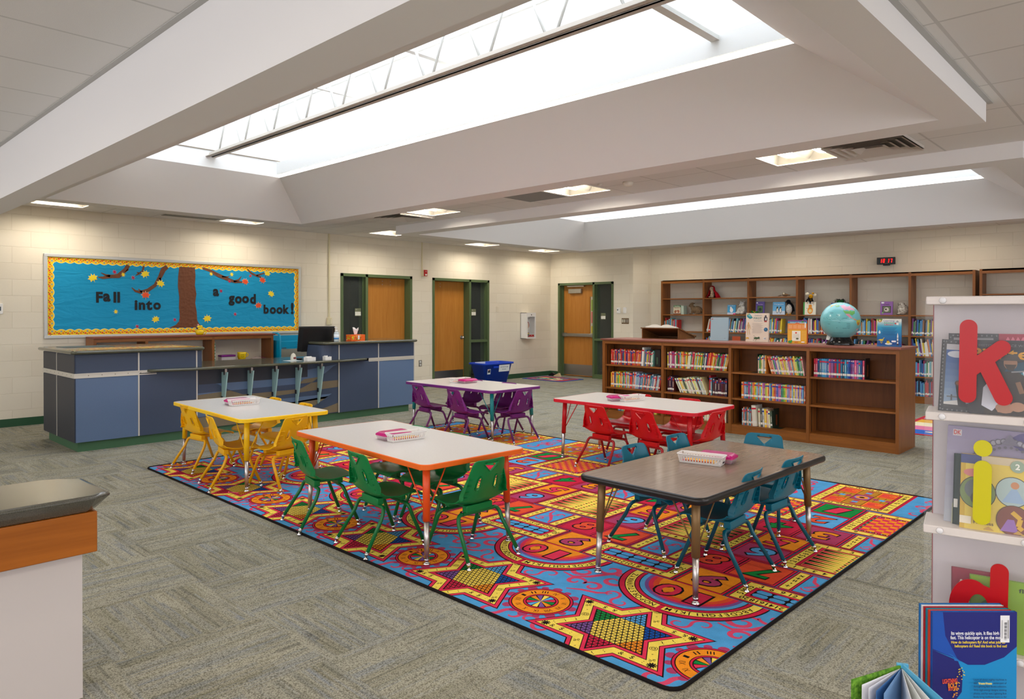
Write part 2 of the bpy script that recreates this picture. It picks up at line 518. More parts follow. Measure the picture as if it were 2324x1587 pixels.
# --- sloped wells, shafts, skylight glazing
sky_glow = mat('skylight_glazing', (250, 252, 255), 0.4, emit=(240, 246, 255), estr=SKYLIGHT_POWER)
cove = mat('cove_lamp', (255, 252, 244), 0.4, emit=(255, 246, 232), estr=7.0)
shaftw = mat('shaft_white', (238, 240, 240), 0.7)
def well(inner, top, zs, zr, names, fascia=0.15):
    a0, b0, a1, b1 = inner; c0, d0, c1, d1 = top
    m = MB(plaster)
    L = [(a0, b0, ZB), (a1, b0, ZB), (a1, b1, ZB), (a0, b1, ZB)]
    U = [(c0, d0, zs), (c1, d0, zs), (c1, d1, zs), (c0, d1, zs)]
    for i in range(4):
        j = (i + 1) % 4
        m.face([L[i], L[j], U[j], U[i]])
    struct(m.build('ceiling'))
    e = 0.10; fh = fascia
    m = MB(shaftw)
    # ledges and shaft walls set back behind the fascia (long sides only)
    m.face([(c0, d1, zs), (c1, d1, zs), (c1, d1 + e, zs), (c0, d1 + e, zs)])
    m.face([(c0, d0 - e, zs), (c1, d0 - e, zs), (c1, d0, zs), (c0, d0, zs)])
    m.face([(c0, d1 + e, zs), (c1, d1 + e, zs), (c1, d1 + e, zr), (c0, d1 + e, zr)])
    m.face([(c1, d0 - e, zs), (c0, d0 - e, zs), (c0, d0 - e, zr), (c1, d0 - e, zr)])
    m.face([(c0, d0 - e, zs), (c0, d1 + e, zs), (c0, d1 + e, zr), (c0, d0 - e, zr)])
    m.face([(c1, d1 + e, zs), (c1, d0 - e, zs), (c1, d0 - e, zr), (c1, d1 + e, zr)])
    struct(m.build('ceiling'))
    m = MB(shaftw)     # fascia boards hanging in front of the cove lamps
    m.box(c0, d1 - .035, zs + .035, c1, d1 - .015, zs + .035 + fh)
    m.box(c0, d0 + .015, zs + .035, c1, d0 + .035, zs + .035 + fh)
    struct(m.build('trim_6'))
    m = MB(sky_glow)
    m.face([(c0, d0 - e, zr), (c0, d1 + e, zr), (c1, d1 + e, zr), (c1, d0 - e, zr)])
    return struct(m.build(names))
TOP1 = (-8.28, 2.5, -1.80, 4.47); TOP2 = (-8.15, 7.45, -1.86, 10.56)
well(in1, TOP1, ZS, 4.45, 'window_1')
well(in2, TOP2, ZS, 4.35, 'window_2')
for c, k in ((TOP1, 'main'), (TOP2, 'rear')):
    for sgn, yy in ((1, c[3] + .03), (-1, c[1] - .03)):
        m = MB(cove)
        n = 5; Ln = (c[2] - c[0]) / n
        m.tube([(c[0] + .04, yy, ZS + .045), (c[2] - .04, yy, ZS + .045)], 0.014, 8)
        side = 'far' if sgn > 0 else 'near'
        tag(m.build('cove_lamp'), f'long lamp hidden behind the {side} fascia of the {k} skylight well', 'lamp', 'cove lamps in the skylight wells')
# purlins under the glazing
purl = mat('white_steel', (226, 228, 226), 0.5)
for yy, zz in ((4.38, 4.12), (4.38, 3.96)):
    tag(MB(purl).cyl((TOP1[0], yy, zz), (TOP1[2], yy, zz), .014, seg=8).build('steel_rod'), ('upper' if zz > 4 else 'lower') + ' white rod running along the far side of the skylight shaft', 'rod')
# joint lines in the end wall and tie bars across the shaft
brownm = mat('brown_metal_edge', (150, 138, 122), 0.5)
tag(MB(brownm).box(TOP1[0] + .001, TOP1[1], 3.318, TOP1[0] + .012, TOP1[3] + .08, 3.326).build('metal_edge'), 'thin brown edge line across the end wall of the skylight shaft', 'trim')
tag(MB(purl).box(-6.52, 2.5, 3.73, -6.48, 4.5, 3.745).build('tie_bar'), 'flat white tie bar crossing the shaft beside the middle of the truss', 'bar')
tag(MB(purl).box(-5.02, 2.5, 3.73, -4.96, 4.5, 3.742).build('tie_bar'), 'flat white tie bar crossing the shaft nearer the right end', 'bar')
tag(MB(purl).box(-2.35, 3.7, 3.26, -2.29, 4.44, 3.29).build('tie_bar'), 'short white bar between the truss and the far fascia, near the right end', 'bar')
# truss
t1 = thing('roof_truss', 'white open web steel truss crossing the bright main skylight', 'truss', (-5.0, 3.6, 3.26))
YT = 3.6
def loc_shift(o, base): 
    return o
chord = mat('truss_bottom_paint', (206, 200, 192), 0.5)
m = MB(chord)
for s in (-1, 1):
    m.box(-3.28, s * .012, -.02, 3.2, s * .06, -.012); m.box(-3.28, s * .012, -.02, 3.2, s * .018, .03)
m.build('bottom_chord', chord, t1)
m = MB(purl)
for s in (-1, 1):
    m.box(-3.28, s * .012, .505, 3.2, s * .06, .513); m.box(-3.28, s * .012, .46, 3.2, s * .018, .513)
m.build('top_chord', purl, t1)
x = -3.06
first = None
while x < 3.1:
    for dx0, dx1 in ((-.05, .2), (.05, .27)):
        pass
    a = MB(purl).cyl((x, 0, .0), (x + .23, 0, .49), .011, seg=8).build('web_bar', purl, t1)
    b = MB(purl).cyl((x + .32, 0, .49), (x + .55, 0, .0), .011, seg=8).build('web_bar', purl, t1)
    x += .63
# --- troffers
lampm = mat('lamp_basket', (255, 252, 244), 0.5, emit=(255, 244, 226), estr=TROFFER_POWER)
reflm = mat('troffer_reflector', (128, 124, 116), 0.45)
TLAB = {0: 'square ceiling light nearest the air diffuser at the right, on the strip between the skylights',
        1: 'square ceiling light beside the grey return grille and the smoke detector',
        2: 'square ceiling light beside the small air diffuser, leftmost on the strip between the skylights',
        3: 'square ceiling light at the left end of the rear skylight surround',
        4: 'ceiling light by the left wall above the bulletin board, leftmost of all',
        5: 'ceiling light by the left wall above the right end of the bulletin board',
        6: 'ceiling light by the left wall above the second door',
        7: 'ceiling light in the far left corner of the room'}
def troffer(i, x, y):
    w, d = troff_size(i)
    t0 = thing('ceiling_light', TLAB.get(i, 'ceiling light outside the view, added to fill the room with light'), 'ceiling light', (x + w / 2, y + d / 2, HC), 0, 'recessed ceiling lights')
    dp = .09; w2, d2 = w / 2, d / 2
    m = MB(reflm)
    m.face([(-w2, -d2, 0), (-w2, d2, 0), (-w2 + .02, d2 - .02, dp), (-w2 + .02, -d2 + .02, dp)])
    m.face([(w2, d2, 0), (w2, -d2, 0), (w2 - .02, -d2 + .02, dp), (w2 - .02, d2 - .02, dp)])
    m.face([(-w2, d2, 0), (w2, d2, 0), (w2 - .02, d2 - .02, dp), (-w2 + .02, d2 - .02, dp)])
    m.face([(w2, -d2, 0), (-w2, -d2, 0), (-w2 + .02, -d2 + .02, dp), (w2 - .02, -d2 + .02, dp)])
    m.face([(-w2, -d2, dp), (-w2, d2, dp), (w2, d2, dp), (w2, -d2, dp)])
    # middle wedge reflector
    m.prism([(-.05, dp), (.05, dp), (0, .015)], -d2 + .02, d2 - .02, M=Matrix(((1, 0, 0, 0), (0, 0, 1, 0), (0, 1, 0, 0), (0, 0, 0, 1))))
    m.build('housing', reflm, t0)
    m = MB(whitep)
    fr = .012
    m.box(-w2, -d2, -.004, w2, -d2 + fr, .002); m.box(-w2, d2 - fr, -.004, w2, d2, .002)
    m.box(-w2, -d2, -.004, -w2 + fr, d2, .002); m.box(w2 - fr, -d2, -.004, w2, d2, .002)
    m.build('frame', whitep, t0)
    for s in (-1, 1):
        m = MB(lampm); cx = s * w * .255
        hw = w * .105
        pr = [(cx - hw, .075), (cx - hw * .7, .05), (cx, .04), (cx + hw * .7, .05), (cx + hw, .075)]
        A = [(p[0], -d2 + .07, p[1]) for p in pr]; B = [(p[0], d2 - .07, p[1]) for p in pr]
        for k in range(4): m.face([A[k], B[k], B[k + 1], A[k + 1]], True)
        m.build('lamp', lampm, t0)
for i, (x, y) in enumerate(TROFF): troffer(i, x, y)
# --- diffusers
def diffuser(x, y, s, lab, mt):
    t0 = thing('air_diffuser', lab, 'air vent', (x + s / 2, y + s / 2, HC), 0)
    m = MB(mt); h = s / 2
    rings_ = [(h, 0), (h - .02, -.004), (h * .82, -.028), (h * .80, -.002)]
    def frame(r0, z0, r1, z1):
        for k in range(4):
            a = PI / 4 + k * PI / 2; b = a + PI / 2; q = math.sqrt(2)
            m.face([(r0 * q * math.cos(a), r0 * q * math.sin(a), z0), (r1 * q * math.cos(a), r1 * q * math.sin(a), z1),
                    (r1 * q * math.cos(b), r1 * q * math.sin(b), z1), (r0 * q * math.cos(b), r0 * q * math.sin(b), z0)])
    for (r0, r1) in ((h, h * .84), (h * .82, h * .64), (h * .62, h * .44), (h * .42, h * .22)):
        frame(r0, -.034, r1, -.004)
    frame(h, 0, h, -.022)
    m.build('louvre', mt, t0)
    m = MB(mat('vent_throat', (120, 112, 104), 0.7)); m.face([(-h * .95, -h * .95, -.001), (-h * .95, h * .95, -.001), (h * .95, h * .95, -.001), (h * .95, -h * .95, -.001)])
    m.build('throat', None, t0)
diffuser(-2.13, 5.80, .6, 'large square air diffuser beside the rightmost ceiling light', mat('worn_vent_metal', (196, 188, 180), 0.4))
diffuser(-8.15, 5.80, .6, 'square air diffuser beside the leftmost light between the skylights', mat('vent_metal', (206, 200, 194), 0.4))
gm = mat('grille_grey', (140, 140, 138), 0.6)
t0 = thing('return_grille', 'flat grey egg crate return grille beside the middle ceiling light', 'air vent', (-5.43, 6.06, HC))
m = MB(gm); m.box(-.295, -.29, -.006, .295, .29, -.001); m.build('screen', gm, t0)
m = MB(whitep)
for s in (-1, 1): m.box(-.305, s * .29, -.008, .305, s * .30, 0); m.box(s * .295, -.3, -.008, s * .305, .3, 0)
m.build('frame', whitep, t0)
tag(MB(mat('slot_grey', (120, 118, 112), 0.6)).box(-10.2, 3.75, HC - .006, -10.05, 4.5, HC - .001).build('return_grille'), 'dark slot grille between the two lights over the bulletin board', 'air vent')
t0 = thing('smoke_detector', 'round off-white smoke detector on the ceiling strip', 'smoke detector', (-4.14, 6.08, HC))
m = MB(mat('offwhite_plastic', (222, 216, 204), 0.5)); m.lathe([(.052, 0), (.055, -.012), (.05, -.03), (.03, -.045), (.006, -.047)][::-1]); m.build('housing', None, t0)
tag(MB(MATS['offwhite_plastic']).lathe([(.004, -.018), (.022, -.016), (.025, 0)], c=(-4.42, 5.98, HC)).build('ceiling_sensor'), 'tiny round sensor next to the smoke detector', 'sensor')
# ================================================================ the big number rug (pattern is part of its one mesh)
def rugmat(name, c):
    m = mat('rug_' + name, c, 0.95, spec=0.08); t = NT(m)
    n1 = t.n('ShaderNodeTexNoise', i_Vector=t.coords(), i_Scale=260.0, i_Detail=2.0)
    n2 = t.n('ShaderNodeTexNoise', i_Vector=t.coords(), i_Scale=14.0, i_Detail=2.0)
    f = t.math('ADD', t.math('MULTIPLY', n1.outputs[0], 0.6), t.math('MULTIPLY', n2.outputs[0], 0.4))
    t.link(t.mix(1.0, lin(c), t.ramp(f, [(0.3, (222, 222, 222)), (0.6, (255, 255, 255))]), 'MULTIPLY'), t.b.inputs['Base Color'])
    return m
RC = {k: rugmat(k, v) for k, v in dict(blue=(82, 158, 212), red=(222, 52, 84), pink=(214, 74, 108), orange=(242, 146, 36), oranger=(232, 84, 52), plum=(176, 64, 104),
      yellow=(248, 218, 92), green=(22, 136, 62), deep=(24, 84, 168), purple=(128, 88, 156), black=(30, 24, 24), lblue=(92, 168, 222), bind=(34, 30, 30), crimson=(206, 38, 70), tan=(196, 138, 44)).items()}
RW, RH, CELL = 5.49, 3.80, 0.915
RUGM = MB(RC['blue'])
LZ = 0.00016
def rp(pts, col, layer, clip=True):
    """flat polygon on the rug (u to the right along the front edge, v to the back)"""
    if clip:
        for ax, lim, sg in ((0, -RW + .012, 1), (0, -.012, -1), (1, .012, 1), (1, RH - .012, -1)):
            out = []
            for i in range(len(pts)):
                p, q = pts[i - 1], pts[i]
                a, b = (p[ax] - lim) * sg, (q[ax] - lim) * sg
                if (a >= 0) != (b >= 0):
                    t_ = a / (a - b); out.append((p[0] + (q[0] - p[0]) * t_, p[1] + (q[1] - p[1]) * t_))
                if b >= 0: out.append(q)
            pts = out
            if len(pts) < 3: return
    RUGM.use(RC[col])
    try: RUGM.face([(p[0], p[1], .0075 + layer * LZ) for p in pts])
    except ValueError: pass
def rrect(u0, v0, u1, v1, col, layer): rp([(u0, v0), (u1, v0), (u1, v1), (u0, v1)], col, layer)
def rdisc(u, v, r, col, layer, a0=0, a1=360, n=40):
    pts = [(u + r * math.cos(R(a0 + (a1 - a0) * i / n)), v + r * math.sin(R(a0 + (a1 - a0) * i / n))) for i in range(n + (0 if a1 - a0 == 360 else 1))]
    rp(pts, col, layer)
def rstroke(pts, w, col, layer):
    n = len(pts)
    for i in range(n - 1):
        (x0, y0), (x1, y1) = pts[i], pts[i + 1]
        d = math.hypot(x1 - x0, y1 - y0) or 1
        def nrm(k):
            a = pts[max(k - 1, 0)]; b = pts[min(k + 1, n - 1)]; dd = math.hypot(b[0] - a[0], b[1] - a[1]) or 1
            ww = w[k] if isinstance(w, list) else w
            return (-(b[1] - a[1]) / dd * ww / 2, (b[0] - a[0]) / dd * ww / 2)
        a = nrm(i); b = nrm(i + 1)
        rp([(x0 + a[0], y0 + a[1]), (x0 - a[0], y0 - a[1]), (x1 - b[0], y1 - b[1]), (x1 + b[0], y1 + b[1])], col, layer)
def rtext(ch, u, v, h, col, layer, rot=180.0, off=0.0, w=None, shear=0.0):
    polys, tw, th = glyph(ch, off, shear); s = h / 0.73; sx = s if w is None else w / max(tw, .01)
    c, sn = math.cos(R(rot)), math.sin(R(rot))
    if not (-RW + .01 < u < -.01 and .01 < v < RH - .01): return
    RUGM.use(RC[col])
    for q in polys:
        pts = [(u + (p[0] * sx) * c - (p[1] * s) * sn, v + (p[0] * sx) * sn + (p[1] * s) * c) for p in q]
        if any(p[0] > -.012 or p[0] < -RW + .012 for p in pts):
            rp(pts, col, layer)
        else:
            try: RUGM.face([(p[0], p[1], .0075 + layer * LZ) for p in pts])
            except ValueError: pass
def curl(u, v, s, flip=1, rot=0.0, layer=1, col='pink', w=.022):
    """an S scroll with spiral ends"""
    pts = []
    for k in range(22):
        a = k / 21; ang = -PI * 1.75 * (1 - a); r_ = .10 * (0.25 + .75 * a)
        pts.append((r_ * math.cos(ang) - .10, r_ * math.sin(ang)))
    tail = [(-x, -y) for x, y in reversed(pts)]
    allp = pts + tail
    c, sn = math.cos(R(rot)), math.sin(R(rot)); n = len(allp)
    P_ = [(u + (x * flip * c - y * sn) * s, v + (x * flip * sn + y * c) * s) for x, y in allp]
    ww = [w * s * (0.35 + 1.1 * math.sin(PI * i / (n - 1)) ** .8) for i in range(n)]
    rstroke(P_, ww, col, layer)
def spiral(u, v, r, a0, turns, layer=1, w=.02, col='pink'):
    n = 26; pts = []; ww = []
    for i in range(n):
        t_ = i / (n - 1); rr = r * (1 - .82 * t_); a = R(a0) + 2 * PI * turns * t_
        pts.append((u + rr * math.cos(a), v + rr * math.sin(a))); ww.append(w * (.5 + .8 * math.sin(PI * min(1, t_ * 1.1 + .05))))
    rstroke(pts, ww, col, layer)
def star(u, v, Ro, col, layer):
    pts = []
    for k in range(12):
        r_ = Ro if k % 2 == 0 else Ro / math.sqrt(3)
        a = R(90 + 30 * k); pts.append((u + r_ * math.cos(a), v + r_ * math.sin(a)))
    # non-convex: six points + hexagon, so that clipping stays simple
    for k in range(0, 12, 2): rp([pts[k - 1], pts[k], pts[(k + 1) % 12]], col, layer)
    rp([pts[k] for k in range(1, 12, 2)], col, layer)
def cell(u0):
    # --- star
    sv = .272
    for Ro, c_, l_ in ((.425, 'black', 2), (.413, 'red', 3), (.378, 'black', 4), (.370, 'yellow', 5), (.282, 'black', 6), (.274, 'red', 7), (.242, 'black', 8)):
        star(u0, sv, Ro, c_, l_)
    a_ = .232 / math.sqrt(3); N = 5; st = a_ / N
    def tri(A, B, C, col):
        cx_, cy_ = (A[0] + B[0] + C[0]) / 3, (A[1] + B[1] + C[1]) / 3
        rp([(cx_ + (p[0] - cx_) * .72, cy_ + (p[1] - cy_) * .72) for p in (A, B, C)], col, 9)
    def bigtri(P0, P1, P2, col):
        for i in range(N):
            for j in range(N - i):
                def q(a, b): return (P0[0] + (P1[0] - P0[0]) * a / N + (P2[0] - P0[0]) * b / N, P0[1] + (P1[1] - P0[1]) * a / N + (P2[1] - P0[1]) * b / N)
                tri(q(i, j), q(i + 1, j), q(i, j + 1), col)
                if j < N - i - 1: tri(q(i + 1, j), q(i + 1, j + 1), q(i, j + 1), col)
    cc = ['lblue', 'green', 'purple', 'crimson', 'orange', 'deep']
    for k in range(6):
        a0, a1, am = R(60 + 60 * k), R(120 + 60 * k), R(90 + 60 * k)
        h0 = (u0 + a_ * math.cos(a0), sv + a_ * math.sin(a0)); h1 = (u0 + a_ * math.cos(a1), sv + a_ * math.sin(a1))
        tip = (u0 + a_ * math.sqrt(3) * math.cos(am), sv + a_ * math.sqrt(3) * math.sin(am))
        bigtri((u0, sv), h0, h1, 'yellow'); bigtri(h0, h1, tip, cc[k])
    sym = ['?', '!', ';', '&', '$', ':', '%', ',', '@']
    k = 0
    for e in range(12):
        r0 = .326 if e % 2 == 0 else .326 / math.sqrt(3); r1 = .326 / math.sqrt(3) if e % 2 == 0 else .326
        p = (u0 + r0 * math.cos(R(90 + 30 * e)), sv + r0 * math.sin(R(90 + 30 * e))); q = (u0 + r1 * math.cos(R(120 + 30 * e)), sv + r1 * math.sin(R(120 + 30 * e)))
        ang = math.degrees(math.atan2(q[1] - p[1], q[0] - p[0]))
        for f_ in (.22, .5, .78):
            rtext(sym[k % 9], p[0] + (q[0] - p[0]) * f_, p[1] + (q[1] - p[1]) * f_, .028, 'black', 6.5, rot=ang); k += 1
        if e % 2 == 0:
            for j in range(5): rstroke([(p[0] + .022 * math.cos(R(36 * j)), p[1] + .022 * math.sin(R(36 * j))), (p[0] - .022 * math.cos(R(36 * j)), p[1] - .022 * math.sin(R(36 * j)))], .007, 'black', 6.6 + j * .02)
    # --- clock between the stars
    cu, cv = u0 + CELL / 2, .272
    for j in range(16):
        a = R(22.5 * j + 11); rdisc(cu + .168 * math.cos(a), cv + .168 * math.sin(a), .019 if j % 2 else .026, 'plum', 1.2 + j * .01, n=10)
    for r_, c_, l_ in ((.160, 'black', 2), (.156, 'crimson', 3), (.146, 'black', 4), (.141, 'orange', 5), (.088, 'black', 6), (.084, 'crimson', 7), (.075, 'black', 8)):
        rdisc(cu, cv, r_, c_, l_)
    wc = ['green', 'red', 'lblue', 'yellow', 'purple', 'orange'] * 2
    for j in range(12): rp([(cu, cv)] + [(cu + .070 * math.cos(R(30 * j + 3 + b * 8)), cv + .070 * math.sin(R(30 * j + 3 + b * 8))) for b in range(4)], wc[j], 9)
    for j, s_ in enumerate(['I', 'II', 'III', 'IV', 'V', 'VI', 'VII', 'VIII', 'IX', 'X', 'XI', 'XII']):
        a = 180 - 30 * j
        rtext(s_, cu + .114 * math.cos(R(a)), cv + .114 * math.sin(R(a)), .028, 'black', 5.5, rot=a - 90, w=.010 + .007 * len(s_))
    # --- scrolls on the blue ground
    um = u0 + CELL / 2
    spiral(um - .10, .74, .085, 60, 1.2, w=.024); spiral(um + .10, .74, .085, 120, -1.2, w=.024)
    spiral(um - .05, .60, .06, 0, 1.1); spiral(um + .06, .60, .06, 180, -1.1)
    spiral(um, .86, .07, 200, 1.0, w=.024)
    rstroke([(um - .18, .66), (um - .10, .64), (um - .03, .70), (um + .02, .80), (um + .09, .87), (um + .15, .86)], [.01, .022, .03, .034, .024, .01], 'pink', 1.5)
    rstroke([(um + .19, .60), (um + .13, .55), (um + .05, .53), (um - .02, .49)], [.01, .024, .022, .01], 'pink', 1.6)
    curl(u0 + .20, .56, .55, 1, 30, layer=1.1); curl(u0 - .22, .56, .55, -1, -30, layer=1.2)
    curl(um - .06, .055, .62, 1, 12, layer=1.1, w=.03); curl(um + .14, .075, .5, -1, -10, layer=1.15, w=.03)
    # --- the rainbow 10
    bv = .955
    def half(r_, c_, l_): rp([(u0 + r_ * math.cos(R(180 + 180 * i / 32)), bv + r_ * math.sin(R(180 + 180 * i / 32))) for i in range(33)], c_, l_)
    for r_, c_, l_ in ((.395, 'black', 10), (.388, 'crimson', 11), (.362, 'black', 12), (.357, 'yellow', 13), (.312, 'black', 14), (.307, 'crimson', 15), (.288, 'black', 16), (.283, 'lblue', 17), (.258, 'purple', 18), (.238, 'red', 19), (.214, 'oranger', 20), (.185, 'orange', 21)):
        half(r_, c_, l_)
    rstroke([(u0, bv - .288), (u0, bv - .395)], .028, 'crimson', 13.5)
    for j, ch in enumerate('ABCDEFGHIJKLM'):
        a = -12 - 5.9 * j; rtext(ch, u0 + .334 * math.cos(R(a)), bv + .334 * math.sin(R(a)), .032, 'black', 13.7, rot=a - 90, off=.015)
    for j, ch in enumerate('NOPQRSTUVWXYZ'):
        a = -98 - 5.9 * j; rtext(ch, u0 + .334 * math.cos(R(a)), bv + .334 * math.sin(R(a)), .032, 'black', 13.7, rot=a - 90, off=.015)
    for ch, du in (('1', .085), ('0', -.085)):
        rtext(ch, u0 + du, bv - .125, .155, 'black', 22, off=.055, w=.15 if ch == '0' else .10); rtext(ch, u0 + du, bv - .125, .15, 'red', 23, off=.02, w=.125 if ch == '0' else .075)
    rdisc(u0 - .085, bv - .125, .03, 'orange', 23.5, n=16)
    # --- hopscotch squares
    V = [.955, 1.25, 1.56, 1.85, 2.13, 2.46, 2.80, 3.10, 3.78]
    def sq(a, b, c, d, col, ch, cc_):
        rrect(a, b, c, d, 'black', 10); rrect(a + .004, b + .004, c - .004, d - .004, 'crimson', 11)
        rrect(a + .016, b + .016, c - .016, d - .016, 'black', 12); rrect(a + .020, b + .020, c - .020, d - .020, col, 13)
        u_, v_ = (a + c) / 2, (b + d) / 2
        rtext(ch, u_, v_, .175, 'black', 14, off=.06, w=.165, shear=.12); rtext(ch, u_, v_, .168, cc_, 15, off=.025, w=.142, shear=.12)
    sq(u0 - .148, V[0], u0 + .148, V[1], 'orange', '9', 'plum')
    sq(u0 - .285, V[1], u0, V[2], 'crimson', '8', 'oranger'); sq(u0, V[1], u0 + .285, V[2], 'oranger', '7', 'green')
    sq(u0 - .148, V[2], u0 + .148, V[3], 'plum', '6', 'lblue'); sq(u0 - .148, V[3], u0 + .148, V[4], 'orange', '5', 'red')
    sq(u0 - .285, V[4], u0, V[5], 'crimson', '4', 'green'); sq(u0, V[4], u0 + .285, V[5], 'plum', '3', 'orange')
    sq(u0 - .148, V[5], u0 + .148, V[6], 'lblue', '2', 'oranger'); sq(u0 - .148, V[6], u0 + .148, V[7], 'green', '1', 'red')
    # --- framed boards between the columns
    def frame(a, b, c, d, txt4, bw=.06, inner='crimson'):
        rrect(a, b, c, d, 'black', 10); rrect(a + .004, b + .004, c - .004, d - .004, 'crimson', 11); rrect(a + .014, b + .014, c - .014, d - .014, 'black', 12)
        rrect(a + .018, b + .018, c - .018, d - .018, 'yellow', 13)
        rrect(a + .018 + bw, b + .018 + bw, c - .018 - bw, d - .018 - bw, 'black', 14)
        rrect(a + .022 + bw, b + .022 + bw, c - .022 - bw, d - .022 - bw, inner, 15)
        h = .036
        T_, Rr, B_, L_ = txt4
        n = len(B_)
        for i, s_ in enumerate(B_): rtext(s_, a + .06 + (c - a - .12) * (i + .5) / n, b + .018 + bw / 2, h, 'black', 13.5, 180, .02)
        n = len(T_)
        for i, s_ in enumerate(T_): rtext(s_, a + .06 + (c - a - .12) * (i + .5) / n, d - .018 - bw / 2, h, 'black', 13.5, 0, .02)
        n = len(L_)
        for i, s_ in enumerate(L_): rtext(s_, a + .018 + bw / 2, b + .06 + (d - b - .12) * (i + .5) / n, h, 'black', 13.5, 90, .02)
        n = len(Rr)
        for i, s_ in enumerate(Rr): rtext(s_, c - .018 - bw / 2, b + .06 + (d - b - .12) * (i + .5) / n, h, 'black', 13.5, -90, .02)
    ua, ub = u0 + .152, u0 + CELL - .152
    # counting strip
    frame(ua, V[0] + .01, ub, V[1] - .005, (['3', '6', '9', '12', '15', '18', '21', '24', '27'], ['25', '20'], ['20', '18', '16', '14', '12', '10', '8', '6', '4', '2'], ['5', '10', '15']), .05)
    rrect(ua + .09, V[0] + .10, ub - .09, V[1] - .095, 'black', 16)
    for i in range(5):
        for j in range(2):
            w_ = (ub - ua - .18) / 5; h_ = (V[1] - V[0] - .195) / 2
            x0, y0 = ua + .09 + i * w_ + .005, V[0] + .10 + j * h_ + .004; x1, y1 = x0 + w_ - .010, y0 + h_ - .008; q = .012
            rp([(x0 + q, y0), (x1 - q, y0), (x1, y0 + q), (x1, y1 - q), (x1 - q, y1), (x0 + q, y1), (x0, y1 - q), (x0, y0 + q)], 'blue', 17)
    # curl panels with arithmetic strips
    for va, vb in ((V[1], V[2]), (V[4], V[5])):
        a, c = u0 + .289, u0 + CELL - .289
        rrect(a, va, c, vb, 'crimson', 10)
        for x0 in (a + .008, c - .066):
            rrect(x0, va + .01, x0 + .058, vb - .01, 'black', 11); rrect(x0 + .004, va + .014, x0 + .054, vb - .014, 'yellow', 12)
            for i, s_ in enumerate(['÷', '-', '=', '+', '×']): rtext(s_, x0 + .029, va + .04 + (vb - va - .08) * (i + .5) / 5, .04, 'black', 13, 90, .02)
        rrect(a + .076, va + .012, c - .076, vb - .012, 'black', 11); rrect(a + .080, va + .016, c - .080, vb - .016, 'blue', 12)
        ux, vx = (a + c) / 2, (va + vb) / 2
        rstroke([(ux - .07, vb - .03), (ux - .05, vx + .05), (ux, vx), (ux + .05, vx - .06), (ux + .08, va + .03)], [.012, .02, .026, .02, .012], 'pink', 13)
        spiral(ux + .03, vx + .06, .035, 0, 1.0, layer=13.2, w=.012); spiral(ux - .035, vx - .07, .035, 180, 1.0, layer=13.3, w=.012)
        rstroke([(ux + .03, vx + .10), (ux, vx + .02), (ux - .06, vx - .06)], .012, 'pink', 13.4)
    # backgammon
    va, vb = V[2] + .01, V[4] - .005
    frame(ua, va, ub, vb, (list('1234567'), list('123456789'), list('123456789'), ['1', '2', '3', '4', '5', '6', '7', '8', '9', '10']), .055)
    a, c = ua + .095, ub - .095
    rrect(a, va + .09, c, vb - .09, 'black', 16); rrect(a + .004, va + .094, c - .004, vb - .094, 'yellow', 17)
    n = 12; hh = (vb - va - .19) / n; mid = (a + c) / 2
    for i in range(n):
        y = va + .095 + hh * i
        col = 'black' if i % 2 else 'crimson'
        rp([(a + .006, y), (a + .17, y + hh / 2), (a + .006, y + hh)], col, 18)
        rp([(c - .006, y), (c - .17, y + hh / 2), (c - .006, y + hh)], 'crimson' if i % 2 else 'black', 18)
        rdisc(a + .186, y + hh / 2, .009, col, 18.2, n=10); rdisc(c - .186, y + hh / 2, .009, 'crimson' if i % 2 else 'black', 18.2, n=10)
    # checker board
    va, vb = V[5] + .015, V[7] - .01
    frame(ua, va, ub, vb, (list('12345'), list('1234567890'), list('67890'), list('0987654321')), .055)
    a, b, c, d = ua + .092, va + .092, ub - .092, vb - .092
    rrect(a, b, c, d, 'black', 16)
    for i in range(26):
        rdisc(a + .008 + (c - a - .016) * i / 25, b + .008, .006, ('red', 'lblue', 'green', 'yellow')[i % 4], 16.5, n=6); rdisc(a + .008 + (c - a - .016) * i / 25, d - .008, .006, ('red', 'lblue', 'green', 'yellow')[i % 4], 16.5, n=6)
        rdisc(a + .008, b + (d - b) * i / 25, .006, ('lblue', 'green', 'red', 'yellow')[i % 4], 16.5, n=6); rdisc(c - .008, b + (d - b) * i / 25, .006, ('lblue', 'green', 'red', 'yellow')[i % 4], 16.5, n=6)
    a += .016; b += .016; c -= .016; d -= .016
    for i in range(9):
        for j in range(9):
            rrect(a + (c - a) * i / 9, b + (d - b) * j / 9, a + (c - a) * (i + 1) / 9, b + (d - b) * (j + 1) / 9, 'orange' if (i + j) % 2 else 'red', 17)
    # cross-shaped path board at the top
    va, vb = V[7] + .01, RH - .006
    al = 'Aa Bb Cc Dd Ee Ff Gg'.split(); ar = 'Hh Ii Jj Kk Ll Mm Nn'.split()
    frame(u0 - .29, va, u0 + .29, vb, ('Oo Pp Qq Rr Ss Tt'.split(), ar, list(reversed(al)), list('ZYXWVUTSR')), .055, inner='crimson')
    a, b, c, d = u0 - .2, va + .09, u0 + .2, vb - .09
    rrect(a, b, c, d, 'orange', 16)
    mu, mv = (a + c) / 2, (b + d) / 2; w3, h3 = (c - a) * .17, (d - b) * .17
